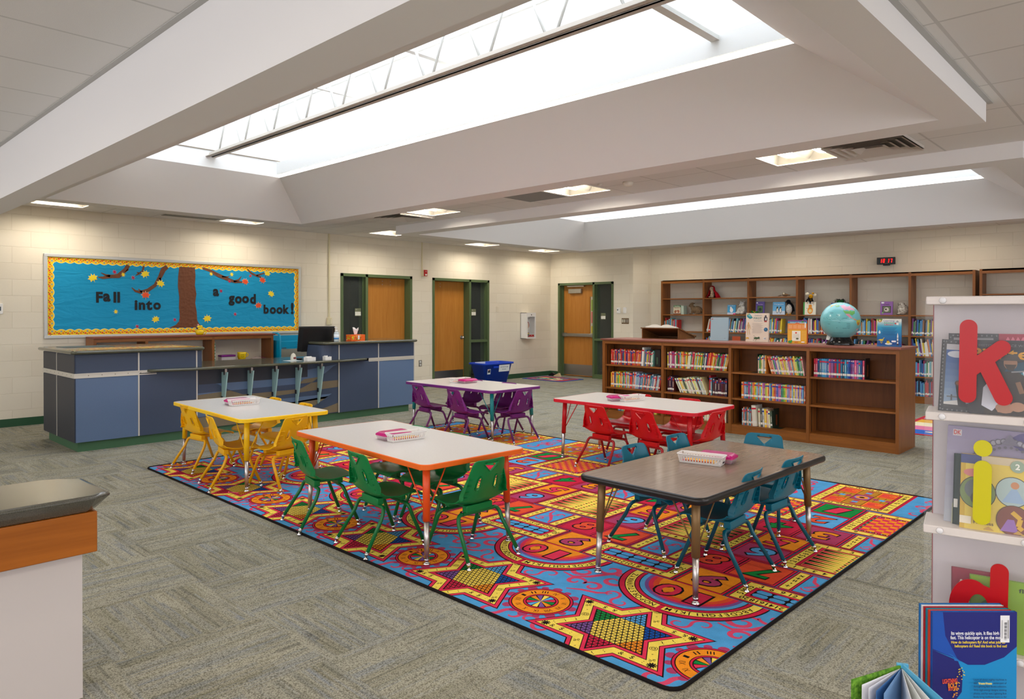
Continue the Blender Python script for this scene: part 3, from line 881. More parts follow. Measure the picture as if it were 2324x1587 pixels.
    for sx in (-1, 1):
        for sy in (-1, 1):
            qx, qy = mu + sx * (c - a) * .34, mv + sy * (d - b) * .34
            rrect(qx - w3 * .82, qy - h3 * .82, qx + w3 * .82, qy + h3 * .82, 'oranger', 17)
            spiral(qx - .02, qy, .03, 0, 1.1, layer=18, w=.010, col='red'); spiral(qx + .03, qy + .02, .025, 180, 1.1, layer=18.1, w=.010, col='orange')
            rrect(mu + sx * (c - a) * .5 - (.004 if sx > 0 else 0), b, mu + sx * (c - a) * .5 + (.004 if sx < 0 else 0), d, 'black', 17.5)
    rrect(mu - w3, b, mu + w3, d, 'tan', 17.2); rrect(a, mv - h3, c, mv + h3, 'tan', 17.3)
    for i in range(9):
        y = b + (d - b) * i / 8
        if abs(y - mv) > h3: rstroke([(mu - w3, y), (mu + w3, y)], .004, 'black', 18); 
        x = a + (c - a) * i / 8
        if abs(x - mu) > w3: rstroke([(x, mv - h3), (x, mv + h3)], .004, 'black', 18)
    for i in (0, 1, 2): 
        for s_ in (-1, 1):
            rrect(mu - w3 * .3, mv + s_ * (h3 * 1.15 + i * .045), mu + w3 * .3, mv + s_ * (h3 * 1.15 + i * .045 + .038), 'plum' if i % 2 == 0 else 'lblue', 18.2)
            rrect(mu + s_ * (w3 * 1.15 + i * .045), mv - h3 * .3, mu + s_ * (w3 * 1.15 + i * .045 + .038), mv + h3 * .3, 'plum' if i % 2 == 0 else 'lblue', 18.3)
    for x in (mu - w3, mu + w3): rstroke([(x, b), (x, mv - h3)], .005, 'black', 18.4); rstroke([(x, mv + h3), (x, d)], .005, 'black', 18.4)
    for y in (mv - h3, mv + h3): rstroke([(a, y), (mu - w3, y)], .005, 'black', 18.4); rstroke([(mu + w3, y), (c, y)], .005, 'black', 18.4)
    rrect(mu - w3, mv - h3, mu + w3, mv + h3, 'black', 18.5); rrect(mu - w3 + .005, mv - h3 + .005, mu + w3 - .005, mv + h3 - .005, 'plum', 18.7)
    rdisc(mu, mv, .052, 'lblue', 19); rdisc(mu, mv, .044, 'orange', 19.3); rdisc(mu, mv, .02, 'black', 19.6)
    # scroll ground between the boards
    rrect(u0 + .29, va, u0 + CELL - .29, vb, 'blue', 10)
    rstroke([(u0 + .293, va), (u0 + .293, vb)], .01, 'crimson', 11); rstroke([(u0 + CELL - .293, va), (u0 + CELL - .293, vb)], .01, 'crimson', 11)
    curl(um, va + .20, .75, 1, 60, layer=11.5, w=.024); curl(um, va + .46, .75, -1, 120, layer=11.6, w=.024)
    spiral(um + .06, va + .33, .06, 90, 1.1, layer=11.7); spiral(um - .06, va + .35, .06, -90, 1.1, layer=11.8); spiral(um - .02, va + .58, .05, 0, 1.1, layer=11.9)
# rug body with rounded corners and dark bound edge
cr = .06
def rrpts(x0, y0, x1, y1, r, n=6):
    out = []
    for (cx_, cy_, a0) in ((x1 - r, y0 + r, -90), (x1 - r, y1 - r, 0), (x0 + r, y1 - r, 90), (x0 + r, y0 + r, 180)):
        for k in range(n + 1): a = R(a0 + 90 * k / n); out.append((cx_ + r * math.cos(a), cy_ + r * math.sin(a)))
    return out
RUGM.use(RC['blue']); RUGM.prism(rrpts(-RW, 0, 0, RH, cr), 0.0005, .0075)
for k in range(-1, 7): cell(-.4575 - CELL * k)
rug = RUGM.build('number_rug')
RUGX, RUGY, RUGA = -1.372, 2.335, R(-0.55)
rug.location = (RUGX, RUGY, 0); rug.rotation_euler = (0, 0, RUGA)
tag(rug, 'huge bright rug of number squares, stars, clocks and game boards under the five tables', 'rug')
m = MB(RC['bind'])
m.tube([(p[0], p[1], .006) for p in rrpts(-RW, 0, 0, RH, cr)], .0085, 6, closed=True)
m.build('bound_edge', RC['bind'], rug)
# ================================================================ tables
def rounded(w, d, r, n=8):
    return rrpts(-w / 2, -d / 2, w / 2, d / 2, r, n)
lam_white = speckle('white_laminate', (214, 209, 204), (202, 196, 191), 260, rough=0.28, amount=0.5)
lam_wood = wood('walnut_laminate', (146, 122, 104), (122, 99, 82), 'X', 2.4, rough=0.13, fine=130)
def activity_table(name, label, loc, rz, w, d, h, edge, legc, top, bullnose=False, insert=None):
    t0 = thing(name, label, 'table', (loc[0], loc[1], .0075), rz, 'activity tables on the rug')
    insert = insert or mat('satin_chrome', (196, 190, 188), .3, metal=.9)
    h = h - .0075; th = .03
    poly = rounded(w - .012, d - .012, .05); n = len(poly)
    m = MB(top); m.prism(poly, h - .006, h); m.prism(poly, h - th, h - .0061); m.build('tabletop', top, t0)
    m = MB(edge)
    if bullnose: prof = [(0, h + .0003), (.006, h - .002), (.012, h - .010), (.012, h - .026), (.006, h - .036), (0, h - .038)]
    else: prof = [(0, h + .0004), (.004, h + .0004), (.0075, h - .003), (.0075, h - th + .002), (.004, h - th - .001), (0, h - th - .001)]
    rings = []
    for i, p in enumerate(poly):
        a = poly[i - 1]; b = poly[(i + 1) % n]; tx, ty = b[0] - a[0], b[1] - a[1]; L = math.hypot(tx, ty); nx, ny = ty / L, -tx / L
        rings.append([m.bm.verts.new((p[0] + nx * (q[0]), p[1] + ny * (q[0]), q[1])) for q in prof])
    for i in range(n):
        A, B = rings[i], rings[(i + 1) % n]
        for k in range(len(prof) - 1):
            f = m.bm.faces.new([A[k], A[k + 1], B[k + 1], B[k]]); f.smooth = bullnose
    m.build('edge_band', edge, t0)
    ix, iy = w / 2 - .10, d / 2 - .09
    for sx in (-1, 1):
        for sy in (-1, 1):
            x, y = sx * ix, sy * iy; dx, dy = sx * .022, sy * .012
            zt = h - th; zm = zt * .44
            def at(z): f = (zt - z) / zt; return (x + dx * f, y + dy * f, z)
            m = MB(legc); m.tube([at(zt), at(zt * .75), at(zm)], [.0215, .0215, .0215], 16)
            m.box(x - .04, y - .04, zt - .004, x + .04, y + .04, zt)
            lg = m.build('leg', legc, t0)
            m = MB(insert); m.tube([at(zm + .002), at(zm * .5), at(.03)], [.0165, .0155, .0135], 16)
            ins = m.build('leg_insert', insert, lg); 
            m = MB(chrome); p = at(.03); m.lathe([(.006, .0), (.021, .0), (.022, .004), (.012, .012), (.007, .018), (.0145, .019), (.0145, .032)], (p[0], p[1], 0), 16)
            m.build('glide', chrome, lg)
            for q in ((-sx * .17, 0.02 * sy), (0.02 * sx, -sy * .13)):
                m = MB(legc); pm = at(zt * .5); m.tube([(x + q[0], y + q[1], zt - .002), (x + dx * .5 + (q[0]) * .08, y + dy * .5 + q[1] * .08, zt * .53)], .0042, 6)
                m.build('brace', legc, t0)
    return t0
def plastic(name, c, rough=.38): return mat(name, c, rough, spec=.5)
ye = plastic('edge_yellow', (250, 204, 20)); oe = plastic('edge_orange', (240, 106, 24)); pe = plastic('edge_purple', (112, 42, 122)); re_ = plastic('edge_red', (206, 22, 44)); be = plastic('edge_black', (28, 24, 24), .3)
ly = mat('paint_yellow', (240, 190, 10), .35); lo = mat('paint_orange', (232, 80, 24), .35); lt = mat('paint_teal', (20, 140, 146), .35); lr = mat('paint_red', (196, 16, 28), .35); lb = mat('paint_bronze', (134, 104, 66), .4, metal=.35)
activity_table('activity_table', 'white topped table with a yellow edge, farthest left, by the service desk', (-6.05, 2.955), -.047, 1.545, .77, .59, ye, ly, lam_white)
activity_table('activity_table', 'white topped table with an orange edge and green chairs', (-3.765, 2.915), -.065, 1.56, .78, .585, oe, lo, lam_white)
activity_table('activity_table', 'white topped table with a purple edge and teal legs', (-6.165, 5.79), -.012, 1.55, .80, .58, pe, lt, lam_white)
activity_table('activity_table', 'white topped table with a red edge in front of the low bookcase', (-3.735, 5.704), .02, 1.54, .775, .585, re_, lr, lam_white)
activity_table('activity_table', 'brown woodgrain table with a thick black edge and bronze legs', (-2.005, 3.795), PI / 2 - .026, 1.50, .755, .545, be, lb, lam_wood, True)
# ================================================================ chairs
def shell_point(u, t_):
    """u in -1..1 across, t_ 0 (front lip) .. 1 (top of the back)"""
    # centre-line profile (y, z)
    prof = [(0.0, .215, .298), (.06, .198, .318), (.16, .13, .322), (.30, .03, .312), (.42, -.055, .315), (.50, -.092, .336), (.58, -.112, .376), (.72, -.138, .448), (.86, -.158, .515), (1.0, -.178, .582)]
    for (a, ya, za), (b, yb, zb) in zip(prof, prof[1:]):
        if t_ <= b or b == 1.0:
            f = (t_ - a) / (b - a); f = max(0, min(1, f)); break
    i = [p[0] for p in prof].index(a)
    def g(k): k = max(0, min(len(prof) - 1, k)); return prof[k]
    p0, p1, p2, p3 = g(i - 1), g(i), g(i + 1), g(i + 2)
    def cr_(j): return .5 * (2 * p1[j] + (p2[j] - p0[j]) * f + (2 * p0[j] - 5 * p1[j] + 4 * p2[j] - p3[j]) * f * f + (3 * p1[j] - p0[j] - 3 * p2[j] + p3[j]) * f ** 3)
    y, z = cr_(1), cr_(2)
    wid = [(0, .150), (.08, .168), (.3, .178), (.45, .176), (.55, .172), (.66, .160), (.8, .136), (.94, .122), (1.0, .116)]
    for (a, wa), (b, wb) in zip(wid, wid[1:]):
        if t_ <= b or b == 1.0: w = wa + (wb - wa) * max(0, min(1, (t_ - a) / (b - a))); break
    x = u * w
    au = abs(u)
    # bowl of the seat and wrap of the back
    if t_ < .5:
        z += .012 * au ** 2 * min(1, t_ / .2) + .020 * max(0, (t_ - .3) / .2) * au ** 3
        z -= .010 * au ** 4 * (1 - min(1, t_ / .15))
    else:
        k = min(1, (t_ - .5) / .1)
        y += (.030 * k) * au ** 2.2 * (1 - .35 * (t_ - .5) / .5)
        z += .020 * (1 - k) * au ** 3
    return Vector((x, y, z))
def chair_shell():
    NU, NT_ = 24, 60
    pts2 = []; edges = []
    def outline():
        o = []
        r = .13
        for k in range(NT_ + 1): o.append((1.0, k / NT_))
        for k in range(1, NU): o.append((1 - 2 * k / NU, 1.0))
        for k in range(NT_ + 1): o.append((-1.0, 1 - k / NT_))
        for k in range(1, NU): o.append((-1 + 2 * k / NU, 0.0))
        return o
    def warp(u, t_):   # round the corners in (u, t) space
        t2 = t_
        if t_ > .93:
            e = (t_ - .93) / .07; lim = 1 - .22 * (1 - math.sqrt(max(0, 1 - e * e)))
            u = max(-lim, min(lim, u))
        if t_ < .05:
            e = (.05 - t_) / .05; lim = 1 - .18 * (1 - math.sqrt(max(0, 1 - e * e))); u = max(-lim, min(lim, u))
        return u, t2
    holes = []
    def capsule(uc, u1, t0, t1, w, n=8):
        o = []
        for k in range(n + 1): a = PI * k / n; o.append((u1 + w * math.cos(a), t1 - .03 + .03 * math.sin(a)))
        for k in range(n + 1): a = PI + PI * k / n; o.append((uc + w * math.cos(a), t0 + .03 + .03 * math.sin(a)))
        return o
    holes.append(capsule(.42, .44, .645, .785, .085)); holes.append(capsule(-.42, -.44, .645, .785, .085))
    tri = [(-.44, .945), (.44, .945), (0, .855)]
    rt = []
    for i in range(3):
        p, c, n = tri[i - 1], tri[i], tri[(i + 1) % 3]
        for f in (.14, .05): rt.append((c[0] + (p[0] - c[0]) * f, c[1] + (p[1] - c[1]) * f))
        for f in (.05, .14): rt.append((c[0] + (n[0] - c[0]) * f, c[1] + (n[1] - c[1]) * f))
    holes.append(rt)
    def inhole(p, grow=0):
        for h in holes:
            c = False
            for i in range(len(h)):
                (x0, y0), (x1, y1) = h[i - 1], h[i]
                if (y0 > p[1]) != (y1 > p[1]) and p[0] < (x1 - x0) * (p[1] - y0) / (y1 - y0) + x0: c = not c
            if c: return True
        return False
    V2 = []; E2 = []
    def loop(l):
        s = len(V2); V2.extend(Vector(p) for p in l); n = len(l)
        E2.extend((s + i, s + (i + 1) % n) for i in range(n))
    loop(outline())
    for h in holes: loop(h)
    for i in range(1, NU):
        for j in range(1, NT_):
            p = (-1 + 2 * i / NU, j / NT_)
            if not inhole(p) and all(min((Vector((p[0] * .16, p[1] * .62)) - Vector((q[0] * .16, q[1] * .62))).length for q in h) > .0045 for h in holes): V2.append(Vector(p))
    vo, eo, fo, *_ = geometry.delaunay_2d_cdt(V2, E2, [], 0, 1e-5)
    bm = bmesh.new(); vs = []; lay = bm.faces.layers.int.new('part')
    for v in vo:
        u, t_ = warp(v[0], v[1]); vs.append(bm.verts.new(shell_point(u, t_)))
    ft = []
    for f in fo:
        c = (sum(vo[i][0] for i in f) / len(f), sum(vo[i][1] for i in f) / len(f))
        if inhole(c): continue
        try: g = bm.faces.new([vs[i] for i in f]); ft.append((g, c[1]))
        except ValueError: pass
    bm.normal_update()
    # turn all normals up / forward
    for g, t_ in ft: g[lay] = 1 if t_ > .5 else 0
    bmesh.ops.recalc_face_normals(bm, faces=bm.faces)
    cz = sum(f.normal.z for f in bm.faces if f[lay] == 0)
    if cz < 0: bmesh.ops.reverse_faces(bm, faces=bm.faces)
    # rim: boundary edges turned down / back
    def extr(off):
        top = list(bm.verts); nrm = {v: v.normal.copy() for v in top}
        bed = [e for e in bm.edges if e.is_boundary]
        res = bmesh.ops.duplicate(bm, geom=list(bm.verts) + list(bm.edges) + list(bm.faces))
        vm = res['vert_map']; 
        for v in top: vm[v].co = v.co - nrm[v] * off
        nf = [g for g in res['geom'] if isinstance(g, bmesh.types.BMFace)]
        bmesh.ops.reverse_faces(bm, faces=nf)
        for e in bed:
            a, b = e.verts; f0 = e.link_faces[0]
            try:
                g = bm.faces.new([a, b, vm[b], vm[a]]); g[lay] = f0[lay]
            except ValueError: pass
    extr(.0055)
    bmesh.ops.recalc_face_normals(bm, faces=bm.faces)
    # side wings with ribs and outer flange at the lower back
    for f in bm.faces: f.smooth = True
    for s in (-1, 1):
        prev = None
        for k in range(15):
            t_ = .53 + .31 * k / 14
            p = shell_point(s * 1.0, t_); wdt = .036 * min(1.0, (k + .6) / 1.6) * (1 - (k / 14) ** 1.5 * .82)
            a = bm.verts.new(p); b = bm.verts.new(p + Vector((s * .004, -wdt, -.006))); 
            a2 = bm.verts.new(p + Vector((-s * .005, .0, 0))); b2 = bm.verts.new(p + Vector((-s * .002, -wdt, -.006)))
            if prev:
                for q in ((prev[0], prev[1], b, a), (prev[3], prev[2], a2, b2), (prev[1], prev[3], b2, b)):
                    g = bm.faces.new(q); g[lay] = 1; g.smooth = False
            prev = (a, b, a2, b2)
            if k in (2, 5, 8, 11):
                c = shell_point(s * .72, t_) + Vector((0, -.006, 0))
                g = bm.faces.new([bm.verts.new(p + Vector((0, -.001, .002))), bm.verts.new(p + Vector((s * .002, -wdt, -.004))), bm.verts.new(c + Vector((0, -.004, -.004))), bm.verts.new(c)]); g[lay] = 1
    # raised collars round the openings
    for h in holes:
        n = len(h); cx_ = sum(p[0] for p in h) / n; cy_ = sum(p[1] for p in h) / n; rings = []
        for p in h:
            q = shell_point(*p); e = shell_point(p[0], min(1, p[1] + .01)) - shell_point(p[0], p[1] - .01); nn = Vector((1, 0, 0)).cross(e).normalized()
            if nn.y > 0: nn = -nn
            o = shell_point(cx_ + (p[0] - cx_) * 1.16, cy_ + (p[1] - cy_) * 1.10)
            rings.append([bm.verts.new(x) for x in (q + nn * .002, q + nn * .011, o + nn * .010, o + nn * .004)])
        for i in range(n):
            A, B = rings[i - 1], rings[i]
            for k in range(3):
                g = bm.faces.new([A[k], A[k + 1], B[k + 1], B[k]]); g[lay] = 1; g.smooth = False
    bmesh.ops.recalc_face_normals(bm, faces=bm.faces)
    return bm, lay
CS_BM, CS_LAY = chair_shell()
def part_mesh(which, m_, name):
    bm = CS_BM.copy(); lay = bm.faces.layers.int['part']
    bmesh.ops.delete(bm, geom=[f for f in bm.faces if f[lay] != which], context='FACES')
    me = bpy.data.meshes.new(name); bm.to_mesh(me); bm.free(); me.materials.append(m_)
    o = bpy.data.objects.new(name, me); COL.objects.link(o); return o
def make_chair(cmat, fmat, label, group):
    t0 = thing('school_chair', label, 'chair', (0, 0, 0), 0, group)
    s = part_mesh(0, cmat, 'seat'); s.parent = t0
    b = part_mesh(1, cmat, 'backrest'); b.parent = t0
    m = MB(cmat); m.box(-.10, -.075, .268, .10, -.035, .308, bev=.004); m.box(-.10, .085, .272, .10, .12, .305, bev=.004); m.box(-.06, -.05, .285, .06, .1, .302)
    m.build('seat_bracket', cmat, t0)
    for sy, yb, yf in ((-1, -.058, -.195), (1, .100, .195)):
        m = MB(fmat); m.tube([(-.115, yb, .262), (.115, yb, .262)], .0115, 10, caps=False); m.build('crossbar', fmat, t0)
        for sx in (-1, 1):
            xf = sx * (.190 if sy < 0 else .181)
            P0 = Vector((sx * .114, yb, .262)); P1 = Vector((sx * .152, yb - .002 * -sy, .262)); P2 = Vector((sx * .160, yb + sy * .015, .218)); P3 = Vector((xf, yf, .026))
            pts = [P0]
            C1 = Vector((sx * .163, yb + sy * .002, .262)); S = Vector((sx * .128, yb, .262)); E_ = P2 + (P3 - P2) * .12
            for k in range(9):
                f = k / 8; pts.append(S * (1 - f) ** 2 + C1 * 2 * f * (1 - f) + E_ * f * f)
            pts.append(P3)
            m = MB(fmat); m.tube(pts, .0115, 10); lg = m.build('leg', fmat, t0)
            m = MB(chrome); d = (P3 - E_).normalized()
            m.cyl(P3 - d * .012, P3 + d * .010, .0125, seg=12); m.lathe([(.004, 0), (.015, 0), (.016, .003), (.006, .012), (.004, .02)], (P3.x + d.x * .012, P3.y + d.y * .012, 0), 12)
            m.build('glide', chrome, lg)
    return t0
def cm(name, c): return mat(name, c, .36, spec=.45)
CH = dict(yellow=(cm('chair_yellow', (240, 184, 6)), mat('tube_yellow', (232, 172, 8), .32)), green=(cm('chair_green', (10, 124, 62)), mat('tube_green', (8, 108, 52), .32)),
          purple=(cm('chair_purple', (112, 30, 116)), mat('tube_purple', (104, 38, 104), .32)), red=(cm('chair_red', (200, 8, 22)), mat('tube_red', (162, 16, 24), .32)),
          teal=(cm('chair_teal', (0, 104, 128)), mat('tube_teal', (0, 84, 104), .3)))
CHAIRS = dict(
 yellow=[(-6.50, 2.755, 95, 'yellow chair at the left end of the near side of the yellow edged table'), (-5.68, 2.627, 78, 'yellow chair at the right end of the near side of the yellow edged table'),
         (-5.326, 2.904, 192, 'yellow chair with its back to the green chairs, at the right end of its table'), (-6.44, 3.27, 268, 'yellow chair on the far side of its table, the one nearer the service desk'), (-5.84, 3.25, 268, 'yellow chair on the far side of its table, mostly behind the end chair')],
 green=[(-4.22, 2.575, 77, 'green chair at the left end of the near side of the orange edged table'), (-3.56, 2.587, 83, 'green chair in the middle foreground, right one of the near side of its table'),
        (-3.037, 2.856, 178, 'green chair at the right end of the orange edged table'), (-4.06, 3.14, 268, 'green chair under the far side of its table, the left one'), (-3.64, 3.13, 267, 'green chair under the far side of its table, the right one')],
 purple=[(-6.44, 5.37, 82, 'purple chair at the left end of the near side of its table'), (-5.75, 5.31, 82, 'purple chair left of the middle teal leg on the near side of its table'),
         (-5.38, 5.71, 177, 'purple chair at the right end of the purple edged table'), (-6.40, 5.94, 268, 'purple chair on the far side of its table, the left one'), (-5.83, 5.95, 275, 'purple chair on the far side of its table, the right one')],
 red=[(-3.85, 5.31, 84, 'red chair at the left of the near side of the red edged table'), (-3.35, 5.315, 82, 'red chair at the right of the near side of the red edged table'),
      (-3.04, 5.60, 178, 'red chair at the right end of its table, next to the low bookcase'), (-4.05, 6.04, 270, 'red chair on the far side of its table, the left one'), (-3.50, 6.04, 270, 'red chair on the far side of its table, the right one')],
 teal=[(-1.82, 3.61, 183, 'teal chair nearest the camera, right front of the brown table'), (-1.80, 4.11, 177, 'teal chair at the right side of the brown table, the farther one'),
       (-2.373, 3.776, -3, 'teal chair at the left side of the brown table, the nearer one'), (-2.375, 4.30, -2, 'teal chair at the left side of the brown table, the farther one'), (-2.08, 4.59, 280, 'teal chair at the far end of the brown table')])
for col, lst in CHAIRS.items():
    first = None; km = None
    for i, (x, y, hd, lab) in enumerate(lst):
        if first is None:
            first = make_chair(CH[col][0], CH[col][1], lab, 'school chairs round the tables'); km = kids_map(first); c = first
        else: c = copy_tree(first, km)
        c['label'] = lab
        onrug = x > RUGX - RW and y > RUGY
        c.location = (x, y, .0085 if onrug else .0005); c.rotation_euler = (0, 0, R(hd - 90))
# ================================================================ doors in green frames
doorw = wood('maple_door', (196, 134, 60), (176, 112, 42), 'Y', .8, rough=.35)
glassm = mat('wired_glass', (120, 130, 126), .05, alpha=.12)
wirem = mat('glass_wire', (84, 84, 76), .5)
darkroom = mat('dark_room', (52, 50, 46), .9)
roomA = block_wall('dim_block', 'XZY', 0.0)
def doorset(nm, M, W, H, leaf_l, leaf_w, side_l, side_w, swing, extras, room_shade, mg=.8):
    """M: frame matrix, x along the wall, y up, z out of the wall into the room"""
    root = bpy.data.objects.new(nm, None); COL.objects.link(root); struct(root); root.matrix_world = M
    m = MB(greenframe); f = .05; dpt = .20
    m.box(0, 0, -dpt, f, H, .012); m.box(W - f, 0, -dpt, W, H, .012); m.box(0, H - f, -dpt, W, H, .012)
    mx = (leaf_l + leaf_w) if leaf_l < side_l else leaf_l - f
    m.box(mx, 0, -dpt, mx + f, H, .012)
    s0, s1 = side_l, side_l + side_w
    m.box(s0, .82, -.10, s1, .87, .006); m.box(s0, 0, -.10, s1, .09, .006)
    m.box(s0, 0, -.10, s0 + .018, H, -.06); m.box(s1 - .018, 0, -.10, s1, H, -.06)
    # door stop
    m.box(leaf_l, 0, -.13, leaf_l + .018, H - f, -.09) if swing == 'in' else None
    m.build('door_frame', greenframe, root)
    m = MB(doorw); zf = -.13 if swing == 'in' else -.155
    vis = extras.get('vision')
    if vis:
        for a0, b0, a1, b1 in rectcells(leaf_l + .004, .012, leaf_l + leaf_w - .004, H - f - .004, [vis]): m.box(a0, b0, zf - .045, a1, b1, zf)
    else: m.box(leaf_l + .004, .012, zf - .045, leaf_l + leaf_w - .004, H - f - .004, zf)
    leaf = m.build('door_leaf', doorw, root)
    m = MB(steel); m.box(leaf_l + .02, .03, zf, leaf_l + leaf_w - .02, .27, zf + .002); m.build('kick_plate', steel, leaf)
    if 'knob' in extras:
        kx = extras['knob']; m = MB(chrome)
        m.cyl((kx, .92, zf), (kx, .92, zf + .008), .038, seg=20); m.cyl((kx, .92, zf), (kx, .92, zf + .045), .014); m.ball((kx, .92, zf + .058), .028, (1, 1, .75)); m.build('door_knob', chrome, leaf)
    for (x, y) in extras.get('dots', ()):
        m = MB(steel); m.cyl((x, y, zf), (x, y, zf + .003), .008, seg=10); m.build('screw_cap', steel, leaf)
    if vis:
        m = MB(mat('vision_panel', (214, 206, 184), .2)); a0, b0, a1, b1 = vis
        m.box(a0, b0, zf - .03, a1, b1, zf - .02)
        for c_, y0, y1 in (((150, 176, 60), .62, .92), ((226, 120, 110), .30, .6), ((214, 190, 50), .02, .22)):
            m.use(mat('hall_poster_%d' % c_[0], c_, .6)).box(a0 + .02, b0 + (b1 - b0) * y0, zf - .02, a1 - .008, b0 + (b1 - b0) * y1, zf - .018)
        m.build('vision_panel', None, leaf)
    if 'bar' in extras:
        y = .93; m = MB(steel); m.box(leaf_l + .01, y - .035, zf + .03, leaf_l + leaf_w - .03, y + .035, zf + .075, bev=.008)
        m.box(leaf_l + .01, y - .045, zf, leaf_l + .10, y + .045, zf + .05); m.box(leaf_l + leaf_w - .10, y - .045, zf, leaf_l + leaf_w - .02, y + .045, zf + .06); m.build('panic_bar', steel, leaf)
        m = MB(steel); m.box(leaf_l + .18, H - .23, zf, leaf_l + .54, H - .13, zf + .06, bev=.006); m.box(leaf_l + .15, H - .085, zf, leaf_l + .62, H - .06, zf + .06); m.build('door_closer', steel, leaf)
    # glass with wire
    for (y0, y1) in ((.09, .82), (.87, H - f)):
        m = MB(glassm); m.box(s0 + .015, y0, -.083, s1 - .015, y1, -.077); g = m.build('glass', glassm, root)
        m = MB(wirem); n = int((y1 - y0 + side_w) / .024)
        for k in range(n):
            c_ = y0 - side_w + k * .024
            for sgn in (1, -1):
                # clip a 45-degree line to the pane
                x0, x1 = s0 + .02, s1 - .02; ya = c_ if sgn > 0 else c_ + (x1 - x0); yb = c_ + (x1 - x0) if sgn > 0 else c_
                pts = []
                for f_ in (0, 1):
                    pts.append((x0 + (x1 - x0) * f_, ya + (yb - ya) * f_))
                (ax_, ay), (bx, by) = pts
                if max(ay, by) < y0 or min(ay, by) > y1: continue
                def clipy(p, q, lim, low):
                    if (p[1] < lim) if low else (p[1] > lim):
                        t_ = (lim - p[1]) / (q[1] - p[1]); return (p[0] + (q[0] - p[0]) * t_, lim)
                    return p
                p = clipy(pts[0], pts[1], y0, True); p = clipy(p, pts[1], y1, False); q = clipy(pts[1], pts[0], y0, True); q = clipy(q, pts[0], y1, False)
                w_ = .0005
                m.face([(p[0], p[1] - w_, -.0765), (q[0], q[1] - w_, -.0765), (q[0], q[1] + w_, -.0765), (p[0], p[1] + w_, -.0765)])
        m.build('glass_wire', wirem, g)
    if 'sign' in extras:
        sx, sy = extras['sign']; m = MB(mat('sign_olive', (112, 116, 88), .4)); m.box(sx, sy, -.076, sx + .125, sy + .14, -.070)
        m.use(mat('sign_cream', (236, 234, 222), .5)).box(sx + .004, sy + .012, -.071, sx + .121, sy + .078, -.068)
        m.use(whitep); put_text(m, extras['num'], M=MW((sx + .028, sy + .115, -.0675), (1, 0, 0), (0, 1, 0)), h=.016)
        m.use(mat('sign_text', (90, 90, 86), .5)); put_text(m, 'Resource', M=MW((sx + .036, sy + .062, -.0675), (1, 0, 0), (0, 1, 0)), h=.008)
        m.build('door_sign', None, root)
    # the space behind
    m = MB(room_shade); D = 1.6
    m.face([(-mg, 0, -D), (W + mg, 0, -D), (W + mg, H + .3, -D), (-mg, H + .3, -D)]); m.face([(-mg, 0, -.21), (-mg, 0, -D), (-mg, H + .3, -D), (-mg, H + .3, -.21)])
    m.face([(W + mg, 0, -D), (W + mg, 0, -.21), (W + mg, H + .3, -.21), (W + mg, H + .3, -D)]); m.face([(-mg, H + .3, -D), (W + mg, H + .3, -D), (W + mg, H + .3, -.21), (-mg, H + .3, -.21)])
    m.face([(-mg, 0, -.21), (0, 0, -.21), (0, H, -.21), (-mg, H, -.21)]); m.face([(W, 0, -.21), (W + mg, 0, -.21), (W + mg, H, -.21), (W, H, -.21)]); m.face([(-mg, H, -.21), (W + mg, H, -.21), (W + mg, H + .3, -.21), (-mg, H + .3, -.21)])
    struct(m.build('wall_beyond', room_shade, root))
    return root
MD1 = MW((XL, D1[0], 0), (0, 1, 0), (0, 0, 1)); MD2 = MW((XL, D2[0], 0), (0, 1, 0), (0, 0, 1)); MD3 = MW((D3[0], YB, 0), (1, 0, 0), (0, 0, 1))
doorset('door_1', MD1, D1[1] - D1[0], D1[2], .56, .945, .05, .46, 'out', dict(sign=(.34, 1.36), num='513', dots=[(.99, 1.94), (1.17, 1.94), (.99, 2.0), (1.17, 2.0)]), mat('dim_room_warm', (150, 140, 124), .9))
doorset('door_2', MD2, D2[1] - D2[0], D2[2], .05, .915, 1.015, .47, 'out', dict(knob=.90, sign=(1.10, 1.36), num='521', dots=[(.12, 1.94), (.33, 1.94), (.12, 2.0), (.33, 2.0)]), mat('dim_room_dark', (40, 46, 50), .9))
doorset('door_3', MD3, D3[1] - D3[0], D3[2], .05, .925, 1.025, .445, 'in', dict(bar=True, vision=(.80, .95, .90, 1.78), sign=(1.14, 1.28), num=''), mat('hall_wall', (196, 184, 152), .9), .3)
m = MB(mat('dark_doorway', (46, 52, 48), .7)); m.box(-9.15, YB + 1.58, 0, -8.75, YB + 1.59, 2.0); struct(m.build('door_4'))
# shelves seen in the dark room behind door 2
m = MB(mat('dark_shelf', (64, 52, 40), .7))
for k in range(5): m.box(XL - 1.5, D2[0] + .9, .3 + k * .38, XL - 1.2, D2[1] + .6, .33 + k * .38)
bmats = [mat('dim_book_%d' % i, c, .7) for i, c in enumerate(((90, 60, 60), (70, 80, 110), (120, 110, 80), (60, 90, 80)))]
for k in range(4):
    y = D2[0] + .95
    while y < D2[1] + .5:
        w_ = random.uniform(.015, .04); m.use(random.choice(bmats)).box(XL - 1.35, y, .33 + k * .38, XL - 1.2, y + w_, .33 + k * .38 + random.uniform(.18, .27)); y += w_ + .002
tag(m.build('back_room_shelving'), 'dark shelving with books dimly seen behind the sidelight of the second door', 'shelf')

